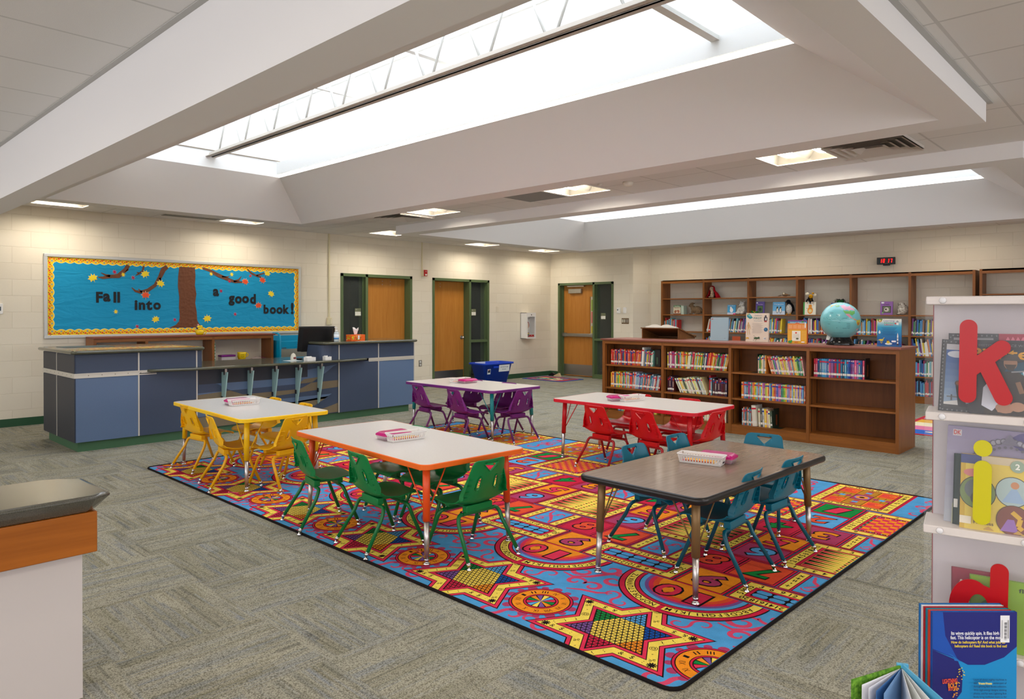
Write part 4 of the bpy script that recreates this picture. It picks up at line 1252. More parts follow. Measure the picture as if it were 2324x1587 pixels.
# ================================================================ bulletin board
BY0, BY1, BZ0, BZ1 = 2.44, 6.06, 1.085, 2.175
BX = XL + .03
def PB(y, z, d=0.0): return (BX + d, y, z)
bb = thing('bulletin_board', 'wide framed bulletin board with blue paper and a brown paper tree', 'bulletin board', (XL, (BY0 + BY1) / 2, BZ0))
alu = mat('silver_frame', (196, 197, 194), .4, metal=.3)
O = (-XL, -(BY0 + BY1) / 2, -BZ0)
def rel(o): o.parent = bb; o.matrix_parent_inverse = Matrix.Identity(4); o.location = O; return o
m = MB(alu)
fw = .042
m.box(XL + .001, BY0, BZ0, XL + .035, BY1, BZ0 + fw, bev=.006); m.box(XL + .001, BY0, BZ1 - fw, XL + .035, BY1, BZ1, bev=.006)
m.box(XL + .001, BY0, BZ0 + .01, XL + .034, BY0 + fw, BZ1 - .01, bev=.006); m.box(XL + .001, BY1 - fw, BZ0 + .01, XL + .034, BY1, BZ1 - .01, bev=.006)
rel(m.build('frame', alu))
bpaper = mat('blue_paper', (4, 150, 198), .7); t = NT(bpaper)
n1 = t.n('ShaderNodeTexNoise', i_Vector=t.coords(scale=(1, .6, 2.2), rot=(.6, 0, 0)), i_Scale=5.0, i_Detail=3.0, i_Distortion=1.2); t.bump(n1.outputs[0], .5, .02)
m = MB(bpaper); m.box(XL + .004, BY0 + .03, BZ0 + .03, XL + .018, BY1 - .03, BZ1 - .03); rel(m.build('paper_backing', bpaper))
# scalloped leaf border
ybm = mat('border_yellow', (250, 206, 20), .6); yl = mat('border_pale', (252, 240, 170), .6)
bcs = [mat('border_leaf_%d' % i, c, .6) for i, c in enumerate(((226, 60, 30), (236, 120, 30), (150, 160, 160), (120, 70, 30)))]
m = MB(ybm)
bi = .042
def border(a0, a1, fixed, horiz, sgn):
    n = int(round((a1 - a0) / .102)); st = (a1 - a0) / n; base = .052
    for k in range(n):
        a = a0 + st * k
        for (col, grow, lay) in ((yl, .006, .0002), (ybm, 0, .0009)):
            pts = []
            for j in range(9):
                f_ = j / 8; pts.append((a + st * f_, base + .020 * math.sin(PI * f_) + grow))
            poly = [(a, 0), *pts, (a + st, 0)]
            q = []
            for (u, v) in poly:
                q.append(PB(u, fixed + sgn * v, -.0115 + lay) if horiz else PB(fixed + sgn * v, u, -.0115 + lay + .0002))
            m.use(col).face(q)
        for (du, dv, r_, ci) in ((.25, .022, .014, 0), (.72, .024, .015, 1), (.5, .048, .014, 2), (.02, .030, .009, 3), (.45, .012, .008, 3), (.86, .045, .008, 0)):
            cc_ = (a + st * du, dv); q = []
            for j in range(8):
                aa = 2 * PI * j / 8; rr = r_ * (1.15 if j % 2 else .65)
                u, v = cc_[0] + rr * math.cos(aa), max(0, cc_[1] + rr * math.sin(aa)); q.append(PB(u, fixed + sgn * v, -.0093) if horiz else PB(fixed + sgn * v, u, -.0091))
            m.use(bcs[ci]).face(q)
border(BY0 + bi, BY1 - bi, BZ0 + bi, True, 1); border(BY0 + bi, BY1 - bi, BZ1 - bi, True, -1)
border(BZ0 + bi, BZ1 - bi, BY0 + bi, False, 1); border(BZ0 + bi, BZ1 - bi, BY1 - bi, False, -1)
rel(m.build('paper_border', ybm))
# pixel helper for pieces pinned on the board: measured board coordinates (y, z)
def bpt(px, py):
    """a point of the board from where it stands in the picture plan of the board (0..780 by 540..1060 sheet)"""
    u, v = px / 2.98, 540 + py / 2.98
    a = (u - CXP) / FPX; b = -(v - CYP) / FPX
    x, y = math.cos(ROLL) * a - math.sin(ROLL) * b, math.sin(ROLL) * a + math.cos(ROLL) * b
    y, w = math.cos(PITCH) * y + math.sin(PITCH), -math.sin(PITCH) * y + math.cos(PITCH)
    dx, dy = x * math.cos(YAW) - w * math.sin(YAW), x * math.sin(YAW) + w * math.cos(YAW)
    s = (XL + .02) / dx
    return dy * s, CAMH + y * s
barkm = mat('brown_paper', (112, 68, 44), .8); t = NT(barkm)
n1 = t.n('ShaderNodeTexVoronoi', i_Vector=t.coords(), i_Scale=22.0); t.bump(n1.outputs[0], .6, .01)
def strip(m, pts, ws, d0, d1):
    P2 = [bpt(*p) for p in pts]; n = len(P2); L = []; Rr = []
    for i in range(n):
        a, b = P2[max(i - 1, 0)], P2[min(i + 1, n - 1)]; dd = math.hypot(b[0] - a[0], b[1] - a[1]); w = ws[i] / 2
        nx, nz = -(b[1] - a[1]) / dd * w, (b[0] - a[0]) / dd * w
        L.append((P2[i][0] + nx, P2[i][1] + nz)); Rr.append((P2[i][0] - nx, P2[i][1] - nz))
    for i in range(n - 1):
        q = [L[i], Rr[i], Rr[i + 1], L[i + 1]]
        m.face([PB(p[0], p[1], d1) for p in q])
m = MB(barkm)
# trunk outline, left and right edges from top to bottom
Lp = [(1212, 196), (1205, 260), (1203, 330), (1212, 400), (1210, 470), (1216, 530), (1210, 565), (1190, 588), (1140, 610)]
Rp = [(1318, 200), (1322, 260), (1318, 320), (1328, 380), (1320, 440), (1330, 500), (1334, 560), (1350, 585), (1378, 605)]
A = [bpt(*p) for p in Lp]; B = [bpt(*p) for p in Rp]
for i in range(len(A) - 1): m.face([PB(*A[i], -.009), PB(*A[i + 1], -.009), PB(*B[i + 1], -.009), PB(*B[i], -.009)])
tree = m.build('trunk', barkm)
tr = thing('paper_tree', 'brown crinkled paper tree cut-out with branches on the blue board', 'paper tree', (XL, 4.8, BZ0))
OT = (-XL, -4.8, -BZ0)
tree.parent = tr; tree.location = OT
for pts, ws in (([(868, 185), (850, 215), (800, 258), (740, 262), (695, 270), (662, 266)], [.05, .055, .06, .045, .035, .01]), ([(745, 258), (715, 252), (682, 236)], [.035, .025, .008]), ([(868, 215), (845, 228)], [.02, .006]), ([(972, 190), (965, 225), (935, 245), (918, 255)], [.025, .03, .025, .008]), ([(940, 240), (925, 232)], [.02, .01]),
                ([(1130, 195), (1105, 215), (1082, 265), (1050, 320), (1000, 355), (950, 368), (915, 360), (890, 336)], [.06, .07, .055, .045, .05, .04, .03, .008]), ([(1080, 270), (1088, 290)], [.03, .01]), ([(960, 368), (935, 345)], [.03, .008]),
                ([(1370, 205), (1420, 222), (1480, 255), (1540, 280), (1590, 298), (1640, 300)], [.03, .04, .055, .05, .04, .02]), ([(1580, 296), (1615, 285), (1632, 260)], [.03, .03, .008]), ([(1500, 262), (1540, 265), (1550, 258)], [.02, .02, .006]),
                ([(1672, 212), (1700, 240), (1740, 258), (1770, 268)], [.02, .03, .03, .02]), ([(1735, 255), (1790, 238)], [.03, .015])):
    m = MB(barkm); strip(m, pts, ws, 0, -.0088); o = m.build('branch', barkm, tr); o.location = OT
# leaves
def leafpoly(kind):
    if kind == 'maple': a = [(0, 1), (.18, .5), (.62, .72), (.55, .3), (1, .12), (.6, -.18), (.66, -.62), (.1, -.42), (0, -1.0), (-.1, -.42), (-.66, -.62), (-.6, -.18), (-1, .12), (-.55, .3), (-.62, .72), (-.18, .5)]
    else: a = [(0, 1), (.16, .45), (.75, .62), (.3, .12), (.9, -.1), (.28, -.22), (.5, -.8), (.05, -.4), (-.05, -.9), (-.12, -.38), (-.6, -.72), (-.3, -.15), (-.9, .05), (-.3, .2), (-.55, .75), (-.14, .5)]
    return a
lm = {'y': mat('leaf_yellow', (250, 222, 40), .6), 'r': mat('leaf_crimson', (190, 22, 74), .6), 'o': mat('leaf_orange', (236, 82, 36), .6)}; lw = mat('leaf_backing', (236, 226, 190), .6)
LV = [(628, 272, 30, 'y', 'm', 'far left branch tip'), (775, 232, 17, 'r', 'o', 'left branch'), (833, 250, 17, 'y', 'o', 'beside the left branch'), (900, 270, 16, 'r', 'o', 'under the short left branch'), (982, 246, 28, 'y', 'm', 'beside the short left branch'), (1085, 310, 27, 'y', 'm', 'on the long left branch'), (985, 388, 28, 'o', 'm', 'below the long left branch'),
      (783, 500, 17, 'y', 'o', 'between Fall and into, low'), (1053, 552, 25, 'y', 'm', 'low, below the word into'), (928, 600, 15, 'r', 'o', 'lowest, by the bottom border'), (1182, 555, 14, 'r', 'o', 'at the foot of the trunk'), (1402, 547, 28, 'y', 'm', 'right of the trunk foot'), (1428, 245, 15, 'y', 'o', 'on the long right branch'), (1552, 294, 13, 'r', 'o', 'under the long right branch'),
      (1567, 248, 16, 'y', 'o', 'above the long right branch'), (1658, 297, 24, 'o', 'm', 'tip of the long right branch'), (1693, 258, 13, 'r', 'o', 'left of the far right branch'), (1775, 287, 24, 'o', 'm', 'below the far right branch'), (1808, 242, 22, 'y', 'm', 'tip of the far right branch'), (1833, 380, 24, 'y', 'm', 'alone at the far right'), (1495, 360, 14, 'r', 'o', 'touching the letter a'), (1748, 458, 24, 'o', 'm', 'between good and book'), (1590, 517, 14, 'r', 'o', 'below the word good')]
CN = {'y': 'yellow', 'r': 'crimson', 'o': 'orange'}
for i, (px, py, r_, c, k, where) in enumerate(LV):
    y, z = bpt(px, py); rr = (bpt(px, py - r_)[1] - z) * 1.08; a = random.uniform(-.6, .6); pl = leafpoly('maple' if k == 'm' else 'oak')
    m = MB(lm[c])
    for sc, mm, d in ((1.04, lw, -.0085), (.95, lm[c], -.0078)):
        q = [(0 + (p[0] * math.cos(a) - p[1] * math.sin(a)) * rr * sc, (p[0] * math.sin(a) + p[1] * math.cos(a)) * rr * sc) for p in pl]
        m.use(mm); cvt = m.bm.verts.new((d, 0, 0)); ring_ = [m.bm.verts.new((d, p[0], p[1])) for p in q]
        for j in range(len(ring_)): f = m.bm.faces.new([cvt, ring_[j], ring_[(j + 1) % len(ring_)]]); f.material_index = m.mi
    o = m.build('paper_leaf'); o.location = (BX, y, z)
    tag(o, f'small {CN[c]} paper leaf {where}' if r_ < 20 else f'{CN[c]} paper maple leaf {where}', 'paper leaf', 'paper leaves on the bulletin board')
ink = mat('black_cutout', (18, 22, 26), .6)
WORDS = [('Fall', [(672, 402, 66), (722, 404, 50), (776, 402, 66), (802, 402, 66)], 'first'), ('into', [(920, 455, 60), (960, 462, 45), (1008, 456, 60), (1062, 462, 45)], 'second'), ('a', [(1460, 370, 45)], 'third'),
         ('good', [(1566, 425, 60), (1612, 420, 45), (1660, 418, 45), (1710, 413, 60)], 'fourth'), ('book!', [(1800, 483, 56), (1845, 492, 42), (1890, 492, 42), (1935, 483, 56), (1976, 478, 70)], 'last')]
for wd, lst, nth in WORDS:
    for i, (px, py, hh) in enumerate(lst):
        ch = wd[i]; y, z = bpt(px, py); polys, tw, th = glyph(ch, .045); H_ = bpt(px, py - hh / 2)[1] - bpt(px, py + hh / 2)[1]; H_ *= 1.12
        s = H_ / th; m = MB(ink)
        wsc = s * (1.0 if ch in 'li!t' else .95)
        for q in polys:
            m.face([(-.0075, p[0] * wsc, p[1] * s) for p in q])
        o = m.build('paper_letter', ink); o.location = (BX, y, z)
        same = [j for j in range(len(wd)) if wd[j] == ch]
        od = '' if len(same) == 1 else ('first ' if same.index(i) == 0 else 'second ')
        lab = f'black {od}{"exclamation mark" if ch == "!" else "letter " + ch} in the {nth} word, {wd.rstrip("!")}, on the board'
        tag(o, lab, 'paper letter', 'paper letters on the bulletin board')

# ================================================================ wall fittings on the left wall
cream = mat('cream_plastic', (216, 206, 170), .45)
m = MB(cream); m.box(XL + .001, 6.585, 1.33, XL + .022, 6.612, HC, bev=.002); c1 = m.build('wall_conduit'); tag(c1, 'cream surface conduit running down the wall beside the bulletin board', 'conduit')
m = MB(cream); m.box(XL + .001, 6.555, 1.215, XL + .045, 6.635, 1.335, bev=.004); m.use(mat('cream_key', (226, 218, 190), .4)).box(XL + .044, 6.60, 1.235, XL + .050, 6.625, 1.31); tag(m.build('junction_box'), 'cream box at the bottom of the conduit above the black monitor', 'electrical box')
m = MB(cream); m.box(XL + .001, 8.61, 2.235, XL + .018, 8.63, HC, bev=.002); tag(m.build('wall_conduit'), 'thin cream conduit above the red fire alarm', 'conduit')
al = thing('fire_alarm', 'small red fire alarm on a cream box between two doors', 'alarm', (XL, 8.66, 2.12))
m = MB(cream); m.box(.001, -.055, 0, .04, .02, .115, bev=.003); m.build('back_box', cream, al)
redp = mat('red_plastic', (178, 20, 24), .35)
m = MB(redp); m.box(.012, -.02, .0, .055, .06, .118, bev=.006); m.use(whitep).box(.055, 0, .012, .058, .045, .04); m.box(.055, .004, .085, .058, .04, .09); m.build('horn', redp, al)
pl_ = thing('wall_outlet', 'steel wall outlet low between the desk and the second door', 'outlet', (XL, 8.585, .46))
m = MB(steel); m.box(.0005, -.036, -.06, .006, .036, .06, bev=.002); m.build('plate', steel, pl_)
for s in (-1, 1):
    m = MB(whitep); m.box(.005, -.018, s * .028 - .018, .009, .018, s * .028 + .018, bev=.004); m.use(blackp).box(.0088, -.009, s * .028 - .006, .0095, -.006, s * .028 + .006); m.box(.0088, .006, s * .028 - .006, .0095, .009, s * .028 + .006); m.build('socket', whitep, pl_)
m = MB(mat('blank_plate_paint', (222, 212, 190), .5)); m.box(XL + .0005, 10.63, 1.44, XL + .007, 10.70, 1.555, bev=.002); tag(m.build('blank_plate'), 'blank painted plate on the wall right of the second door', 'wall plate')
m = MB(whitep); m.box(XL + .0005, 1.93, 1.40, XL + .02, 2.01, 1.53, bev=.003); m.use(mat('dark_display', (70, 84, 90), .3)).box(XL + .02, 1.95, 1.44, XL + .022, 1.99, 1.49); tag(m.build('wall_thermostat'), 'white thermostat on the left wall at the very edge of the view', 'thermostat')
# fire extinguisher cabinet
fc = thing('extinguisher_cabinet', 'white surface mounted fire extinguisher cabinet right of the second door', 'cabinet', (XL, 11.39, .86))
H_, W_, D_ = .565, .30, .17
m = MB(mat('cabinet_white', (238, 237, 234), .35))
m.box(.001, 0, 0, .01, W_, H_); m.box(.001, 0, 0, D_, .008, H_); m.box(.001, W_ - .008, 0, D_, W_, H_); m.box(.001, 0, 0, D_, W_, .008); m.box(.001, 0, H_ - .008, D_, W_, H_)
m.build('body', None, fc)
m = MB(MATS['cabinet_white'])
for a0, b0, a1, b1 in rectcells(0, 0, W_, H_, [(.03, .03, W_ - .03, H_ - .09)]): m.box(D_, a0, b0, D_ + .014, a1, b1)
m.use(mat('lock_grey', (90, 88, 84), .4, metal=.8)).cyl((D_ + .012, W_ / 2, H_ - .045), (D_ + .022, W_ / 2, H_ - .045), .011); dr = m.build('door', None, fc)
m = MB(mat('clear_pane', (235, 240, 240), .03, alpha=.12)); m.box(D_ + .004, .03, .03, D_ + .007, W_ - .03, H_ - .09); m.build('pane', None, dr)
m = MB(redp); m.box(D_ + .0075, .09, .035, D_ + .009, .24, .085); m.use(whitep); put_text(m, 'FIRE', MW((D_ + .0095, .165, .067), (0, 1, 0), (0, 0, 1)), h=.016); put_text(m, 'EXTINGUISHER', MW((D_ + .0095, .165, .046), (0, 1, 0), (0, 0, 1)), w=.13, h=.009); m.build('decal', redp, dr)
fe = thing('fire_extinguisher', 'red fire extinguisher with a paper tag inside the white wall cabinet', 'fire extinguisher', (XL + .085, 11.50, .872))
m = MB(redp); m.lathe([(.052, 0), (.055, .01), (.055, .30), (.045, .34), (.018, .365), (.016, .38)], seg=20)
m.use(mat('label_white', (226, 224, 214), .5)).lathe([(.0555, .12), (.0558, .12), (.0558, .24), (.0555, .24)], seg=20)
m.use(mat('label_yellow', (230, 214, 40), .5)).lathe([(.0556, .085), (.0560, .085), (.0560, .105), (.0556, .105)], seg=20); m.use(blackp).lathe([(.0556, .05), (.0559, .05), (.0559, .085), (.0556, .085)], seg=20); m.build('cylinder', redp, fe)
m = MB(steel); m.cyl((0, 0, .375), (0, 0, .41), .014); m.box(-.012, -.015, .41, .02, .07, .42); m.box(-.012, -.015, .43, .02, .085, .44); m.use(blackp).tube([(.02, -.02, .40), (.05, -.05, .35), (.055, -.055, .25), (.05, -.05, .12)], .009, 8); m.build('valve', steel, fe)
m = MB(mat('tag_card', (228, 200, 166), .7)); m.box(.058, -.01, .22, .0595, .035, .33, M=Matrix.Rotation(R(8), 4, 'X')); m.build('inspection_tag', None, fe)
# thermostats and switches on the back wall
def wthing(nm, lab, cat, x, z): return thing(nm, lab, cat, (x, YB, z))
t0 = wthing('wall_thermostat', 'white thermostat with small screen, left of the pair beside the door', 'thermostat', -8.66, 1.475)
m = MB(whitep); m.box(-.04, -.03, -.06, .04, -.001, .06, bev=.004); m.build('body', whitep, t0); m = MB(MATS['dark_display']); m.box(-.025, -.0315, .0, .0, -.030, .025); m.build('display', None, t0)
m = MB(whitep); m.box(-8.535, YB - .03, 1.415, -8.47, YB - .001, 1.54, bev=.004); tag(m.build('wall_sensor'), 'plain white sensor box, right of the pair beside the door', 'sensor')
t0 = wthing('switch_plate', 'steel plate with four light switches below the thermostat', 'light switch', -8.50, 1.255)
m = MB(mat('bronze_plate', (142, 122, 96), .35, metal=.7)); m.box(-.09, -.006, -.06, .09, -.0005, .06, bev=.002); m.build('plate', None, t0)
for k in range(4): m = MB(mat('switch_ivory', (206, 204, 186), .4) if k < 2 else mat('switch_grey', (150, 148, 138), .4)); m.box(-.077 + k * .042, -.010, -.034, -.052 + k * .042, -.005, .034, bev=.002); m.build('rocker', None, t0)

# ================================================================ service desk
DX, DXB = -8.12, -9.28
DY0, DY1 = 2.15, 6.495
navy = speckle('slate_blue_laminate', (66, 80, 104), (50, 62, 84), 420, rough=.45, amount=.5)
sky_b = speckle('light_blue_laminate', (94, 116, 148), (82, 104, 136), 420, rough=.42, amount=.5)
tauple = speckle('taupe_laminate', (128, 114, 90), (106, 94, 74), 420, rough=.5, amount=.5)
stone = speckle('olive_granite_top', (92, 92, 72), (60, 62, 50), 500, rough=.14, amount=.6, coat=.3)
strip_m = mat('light_metal_strip', (206, 202, 192), .4, metal=.2)
sd = thing('service_desk', 'long blue panelled service desk with olive counter and two raised ends', 'desk', (DX, DY0, 0))
OD = (-DX, -DY0, 0)
def dk(m, name, mt): o = m.build(name, mt, sd); o.location = OD; return o
m = MB(mat('toe_green', (66, 106, 76), .45)); m.box(DXB + .07, DY0 + .03, 0.0, DX - .03, DY1 - .08, .105); dk(m, 'toe_kick', None)
# bodies
m = MB(navy)
m.box(DXB, DY0, .10, DX - .001, DY0 + 1.215, .765); m.box(DXB + .1, DY0 + 1.215, .10, DX - .012, 5.227, .765); m.box(DXB, 5.227, .10, DX - .001, DY1, .765); dk(m, 'carcass', navy)
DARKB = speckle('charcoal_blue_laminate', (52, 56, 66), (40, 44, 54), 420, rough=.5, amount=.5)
def panel(y0, y1, z0, z1, mt, nm='front_panel'): m = MB(mt); m.box(DX - .001, y0 + .006, z0, DX + .006, y1 - .006, z1); return dk(m, nm, mt)
panel(2.15, 2.75, .10, .750, sky_b); panel(2.75, 3.366, .10, .770, navy)
panel(2.15, 2.75, .80, .985, navy); panel(2.75, 3.425, .80, .985, navy)
panel(5.23, 5.862, .10, .765, navy); panel(5.862, 6.495, .10, .765, sky_b)
panel(5.23, 5.862, .80, .995, navy); panel(5.862, 6.495, .80, .995, navy)
# left end panels
for y_, (x0, x1) in ((0, (DXB, -8.75)), (0, (-8.745, DX))):
    m = MB(DARKB); m.box(x0 + .004, DY0 - .006, .10, x1 - .004, DY0, .745); m.box(x0 + .004, DY0 - .006, .80, x1 - .004, DY0, .985); dk(m, 'end_panel', DARKB)
# uppers
m = MB(navy); m.box(DXB, DY0, .765, DX - .001, 3.425, .99); dk(m, 'raised_cabinet', navy)
m = MB(navy)
rr_ = [(-.35, 0), (0, 0)]
pts = [(DX - .001, DY1), (DX - .40, DY1), (DX - .40, 4.99)] + [(DX - .12 + .12 * math.sin(R(a)), 5.11 - .12 * math.cos(R(a))) for a in range(0, 91, 15)]
m.prism([(p[0], p[1]) for p in pts], .80, .995, smooth=False); dk(m, 'raised_cabinet', navy)
# metal strips
m = MB(strip_m)
for (ya, yb) in ((DY0 - .01, 2.93),): m.box(DX - .001, ya, .752, DX + .012, yb, .762); m.box(DX - .001, ya, .790, DX + .012, yb, .800); m.box(DX - .001, ya, .76, DX + .006, yb, .792)
m.box(DXB - .003, DY0 - .012, .752, DX, DY0, .762); m.box(DXB - .003, DY0 - .012, .790, DX, DY0, .80); m.box(DXB - .003, DY0 - .006, .76, DX, DY0, .792)
for k in range(6): m.use(mat('screw_hole', (120, 112, 100), .5)).cyl((DX + .006, 2.27 + k * .125, .776), (DX + .007, 2.27 + k * .125, .776), .005, seg=8)
for k in range(7): m.use(MATS['screw_hole']).cyl((DXB + .15 + k * .15, DY0 - .006, .776), (DXB + .15 + k * .15, DY0 - .007, .776), .005, seg=8)
dk(m, 'metal_channel', strip_m)
m = MB(strip_m); ya, yb = 5.70, DY1 + .003; m.box(DX - .001, ya, .752, DX + .012, yb, .762); m.box(DX - .001, ya, .790, DX + .012, yb, .800); m.box(DX - .001, ya, .76, DX + .006, yb, .792); dk(m, 'metal_channel', strip_m)
def vstrip(y, z0, z1): m = MB(strip_m); m.box(DX - .002, y - .007, z0, DX + .009, y + .007, z1); dk(m, 'joint_strip', strip_m)
for y in (2.75,): vstrip(y, .80, .99); vstrip(y, .10, .752)
vstrip(3.366, .10, .775); vstrip(3.364, .80, .99); vstrip(5.228, .10, .775); vstrip(5.23, .80, .995); vstrip(5.862, .80, .995); vstrip(5.862, .10, .752); vstrip(6.49, .80, .995); vstrip(6.49, .10, .752)
m = MB(strip_m); m.box(-8.754, DY0 - .009, .10, -8.740, DY0, .75); m.box(-8.754, DY0 - .009, .80, -8.740, DY0, .99); dk(m, 'joint_strip', strip_m)
# wavy middle front: taupe and blue bands
midx = DX - .008; yA, yB_ = 3.372, 5.222
m = MB(navy); m.face([(midx, yA, .10), (midx, yB_, .10), (midx, yB_, .765), (midx, yA, .765)])
def band(f0, f1, mt, lay, a=yA, b=yB_, n=24):
    m.use(mt)
    for i in range(n):
        t0_, t1_ = i / n, (i + 1) / n; y0, y1 = a + (b - a) * t0_, a + (b - a) * t1_
        m.face([(midx + lay, y0, max(.1, min(.765, f0(t0_)))), (midx + lay, y1, max(.1, min(.765, f0(t1_)))), (midx + lay, y1, max(.1, min(.765, f1(t1_)))), (midx + lay, y0, max(.1, min(.765, f1(t0_))))])
def st(z0, dz): return lambda t_: z0 + dz * t_
band(st(.47, .06), st(.54, .20), sky_b, .0008); band(st(.34, .10), st(.48, .13), tauple, .0010)
band(st(.23, .08), st(.34, .02), sky_b, .0012); band(st(.10, .01), st(.22, .12), tauple, .0012)
arc = lambda t_: .745 - .36 * math.sin(PI * min(1, t_ * 1.02)) ** .9
arc2 = lambda t_: arc(t_) + .10 + .09 * t_
band(lambda t_: max(arc(t_), .44 + .02 * t_), lambda t_: min(arc2(t_), .50 + .03 * t_), navy, .0016)
band(lambda t_: max(.50, arc(t_)), lambda t_: min(.60, max(.50, arc(t_) + .3)), sky_b, .0014, yA + .05, yB_ - .25)
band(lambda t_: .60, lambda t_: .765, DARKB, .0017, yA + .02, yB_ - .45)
band(lambda t_: .10 + .13 * t_ ** 2, lambda t_: .10 + .32 * t_ ** 2, navy, .0018, yA + .9, yB_)
dk(m, 'wave_panel', None)
# counters with bullnose
def slab(poly, z1, th, nm='counter'):
    n = len(poly); m = MB(stone); r = th / 2; prof = [(r * math.sin(R(a)), -r + r * math.cos(R(a))) for a in range(0, 181, 30)]; rings = []
    cx_ = sum(p[0] for p in poly) / n; cy__ = sum(p[1] for p in poly) / n
    area = sum(poly[i - 1][0] * poly[i][1] - poly[i][0] * poly[i - 1][1] for i in range(n))
    if area < 0: poly = poly[::-1]
    for i, p in enumerate(poly):
        a, b = poly[i - 1], poly[(i + 1) % n]; tx, ty = b[0] - a[0], b[1] - a[1]; L = math.hypot(tx, ty) or 1; nx, ny = ty / L, -tx / L
        rings.append([m.bm.verts.new((p[0] + nx * q[0], p[1] + ny * q[0], z1 + q[1])) for q in prof])
    for i in range(n):
        A, B = rings[i], rings[(i + 1) % n]
        for k in range(len(prof) - 1): f = m.bm.faces.new([A[k], A[k + 1], B[k + 1], B[k]]); f.smooth = True
    m.bm.faces.new([r_[0] for r_ in rings]); m.bm.faces.new([r_[-1] for r_ in rings][::-1])
    return dk(m, nm, stone)
def rp_corner(pts, r, n=5):
    out = []
    for i, p in enumerate(pts):
        a, b = Vector(pts[i - 1]), Vector(pts[(i + 1) % len(pts)]); c = Vector(p); u = (a - c).normalized() * r; v = (b - c).normalized() * r
        for k in range(n + 1): f_ = k / n; q = (c + u) * (1 - f_) ** 2 + c * 2 * f_ * (1 - f_) + (c + v) * f_ ** 2; out.append((q.x, q.y))
    return out
slab(rp_corner([(DXB - .06, DY0 - .03), (DX + .06, DY0 - .03), (DX + .06, 3.42), (-8.5, 3.42), (DXB - .06, 3.42)], .03), 1.033, .038)
slab(rp_corner([(DX + .06, 5.0), (DX + .06, DY1 + .01), (-8.85, DY1 + .01), (-8.85, 6.0), (-8.5, 5.0)], .05), 1.038, .036)
slab(rp_corner([(DX + .155, 3.3), (DX + .165, 4.25), (DX + .155, 5.2), (DX + .04, 5.65), (-8.3, 5.66), (-8.98, 5.5), (-8.98, 2.9), (-8.3, 2.84), (DX + .05, 2.85)], .05), .808, .032)
# glass brackets
frost = mat('frosted_glass', (164, 200, 198), .3, alpha=.88)
for y in (3.66, 3.975, 4.29, 4.605, 4.918):
    b0 = MB(frost); zb = .25
    pr = [(midx + .005, .73), (DX + .145, .735), (DX + .115, .60), (DX + .075, .42), (DX + .035, .27), (midx + .012, .245), (midx + .004, .26)]
    b0.prism([(p[0], p[1]) for p in pr], y - .006, y + .006, M=Matrix(((1, 0, 0, 0), (0, 0, 1, 0), (0, 1, 0, 0), (0, 0, 0, 1)))); br_ = dk(b0, 'glass_bracket', frost)
    c_ = MB(steel); c_.box(DX + .06, y - .012, .70, DX + .10, y + .012, .775); c_.use(mat('dark_clip', (40, 44, 56), .4)).box(midx + .002, y - .012, .40, DX + .03, y + .012, .45)
    o = c_.build('bracket_clamp', steel, br_)
# patterned mat under the clear top of the left counter
m = MB(mat('leaf_print', (226, 180, 40), .3)); m.face([(-8.62, 2.30, 1.0338), (-8.16, 2.30, 1.0338), (-8.16, 3.30, 1.0338), (-8.62, 3.30, 1.0338)])
for k in range(160):
    u, v = random.uniform(-8.60, -8.18), random.uniform(2.32, 3.28); r_ = random.uniform(.012, .022)
    m.use(random.choice(bcs)).face([(u + r_ * math.cos(a_ * PI / 3), v + r_ * math.sin(a_ * PI / 3), 1.0341 + k * 1e-6) for a_ in range(6)])
tag(m.build('leaf_print_mat'), 'yellow autumn leaf print runner lying on the left raised counter', 'mat')
m = MB(mat('dark_pad', (84, 86, 72), .3)); m.box(-9.20, 2.25, 1.0335, -8.85, 2.75, 1.036); tag(m.build('counter_pad'), 'dark flat pad at the back left of the raised counter', 'pad')
# ================================================================ low double bookcase
shelfw = wood('walnut_stain', (158, 98, 44), (122, 72, 28), 'X', 1.0, rough=.38)
shelfv = wood('walnut_stain_upright', (150, 92, 42), (116, 68, 28), 'Z', 1.0, rough=.38)
backw = wood('walnut_back_panel', (126, 76, 34), (98, 56, 22), 'Z', .8, rough=.5)
topm = mat('red_brown_laminate', (138, 78, 62), .35)
BF, BB_ = 7.865, 8.45
bc = thing('bookcase', 'low double sided wooden bookcase with four bays behind the red edged table', 'bookcase', (-3.93, BF, 0))
OB = (3.93, -BF, 0)
def bk_(m, name, mt, par=None): o = m.build(name, mt, par or bc); o.location = OB; return o
ups = [(-5.765, -5.723), (-4.844, -4.810), (-3.930, -3.897), (-3.018, -2.985), (-2.126, -2.094)]
for a, b in ups:
    m = MB(shelfv); m.box(a, BF, 0, b, BB_, 1.052); bk_(m, 'upright', shelfv)
m = MB(topm); m.box(-5.785, BF - .018, 1.052, -2.074, BB_ + .018, 1.075, bev=.004); bk_(m, 'top', topm)
for i in range(4):
    a, b = ups[i][1], ups[i + 1][0]
    m = MB(backw); m.box(a, 8.15, .1, b, 8.165, 1.05); bk_(m, 'back_panel', backw)
    m = MB(shelfw); m.box(a, BF + .004, 1.008, b, BF + .028, 1.052); bk_(m, 'top_rail', shelfw)
    for z in (.728, .422, .108):
        m = MB(shelfw); m.box(a, BF + .012, z - .02, b, 8.15, z); bk_(m, 'shelf', shelfw)
    m = MB(shelfw); m.box(a, BF + .008, 0, b, BF + .028, .088); bk_(m, 'base_rail', shelfw)
    m = MB(blackp)
    for x in (a + .0005, b - .0025):
        for y in (BF + .06, 8.08): m.box(x, y, .12, x + .002, y + .012, .98)
    bk_(m, 'shelf_standard', blackp)
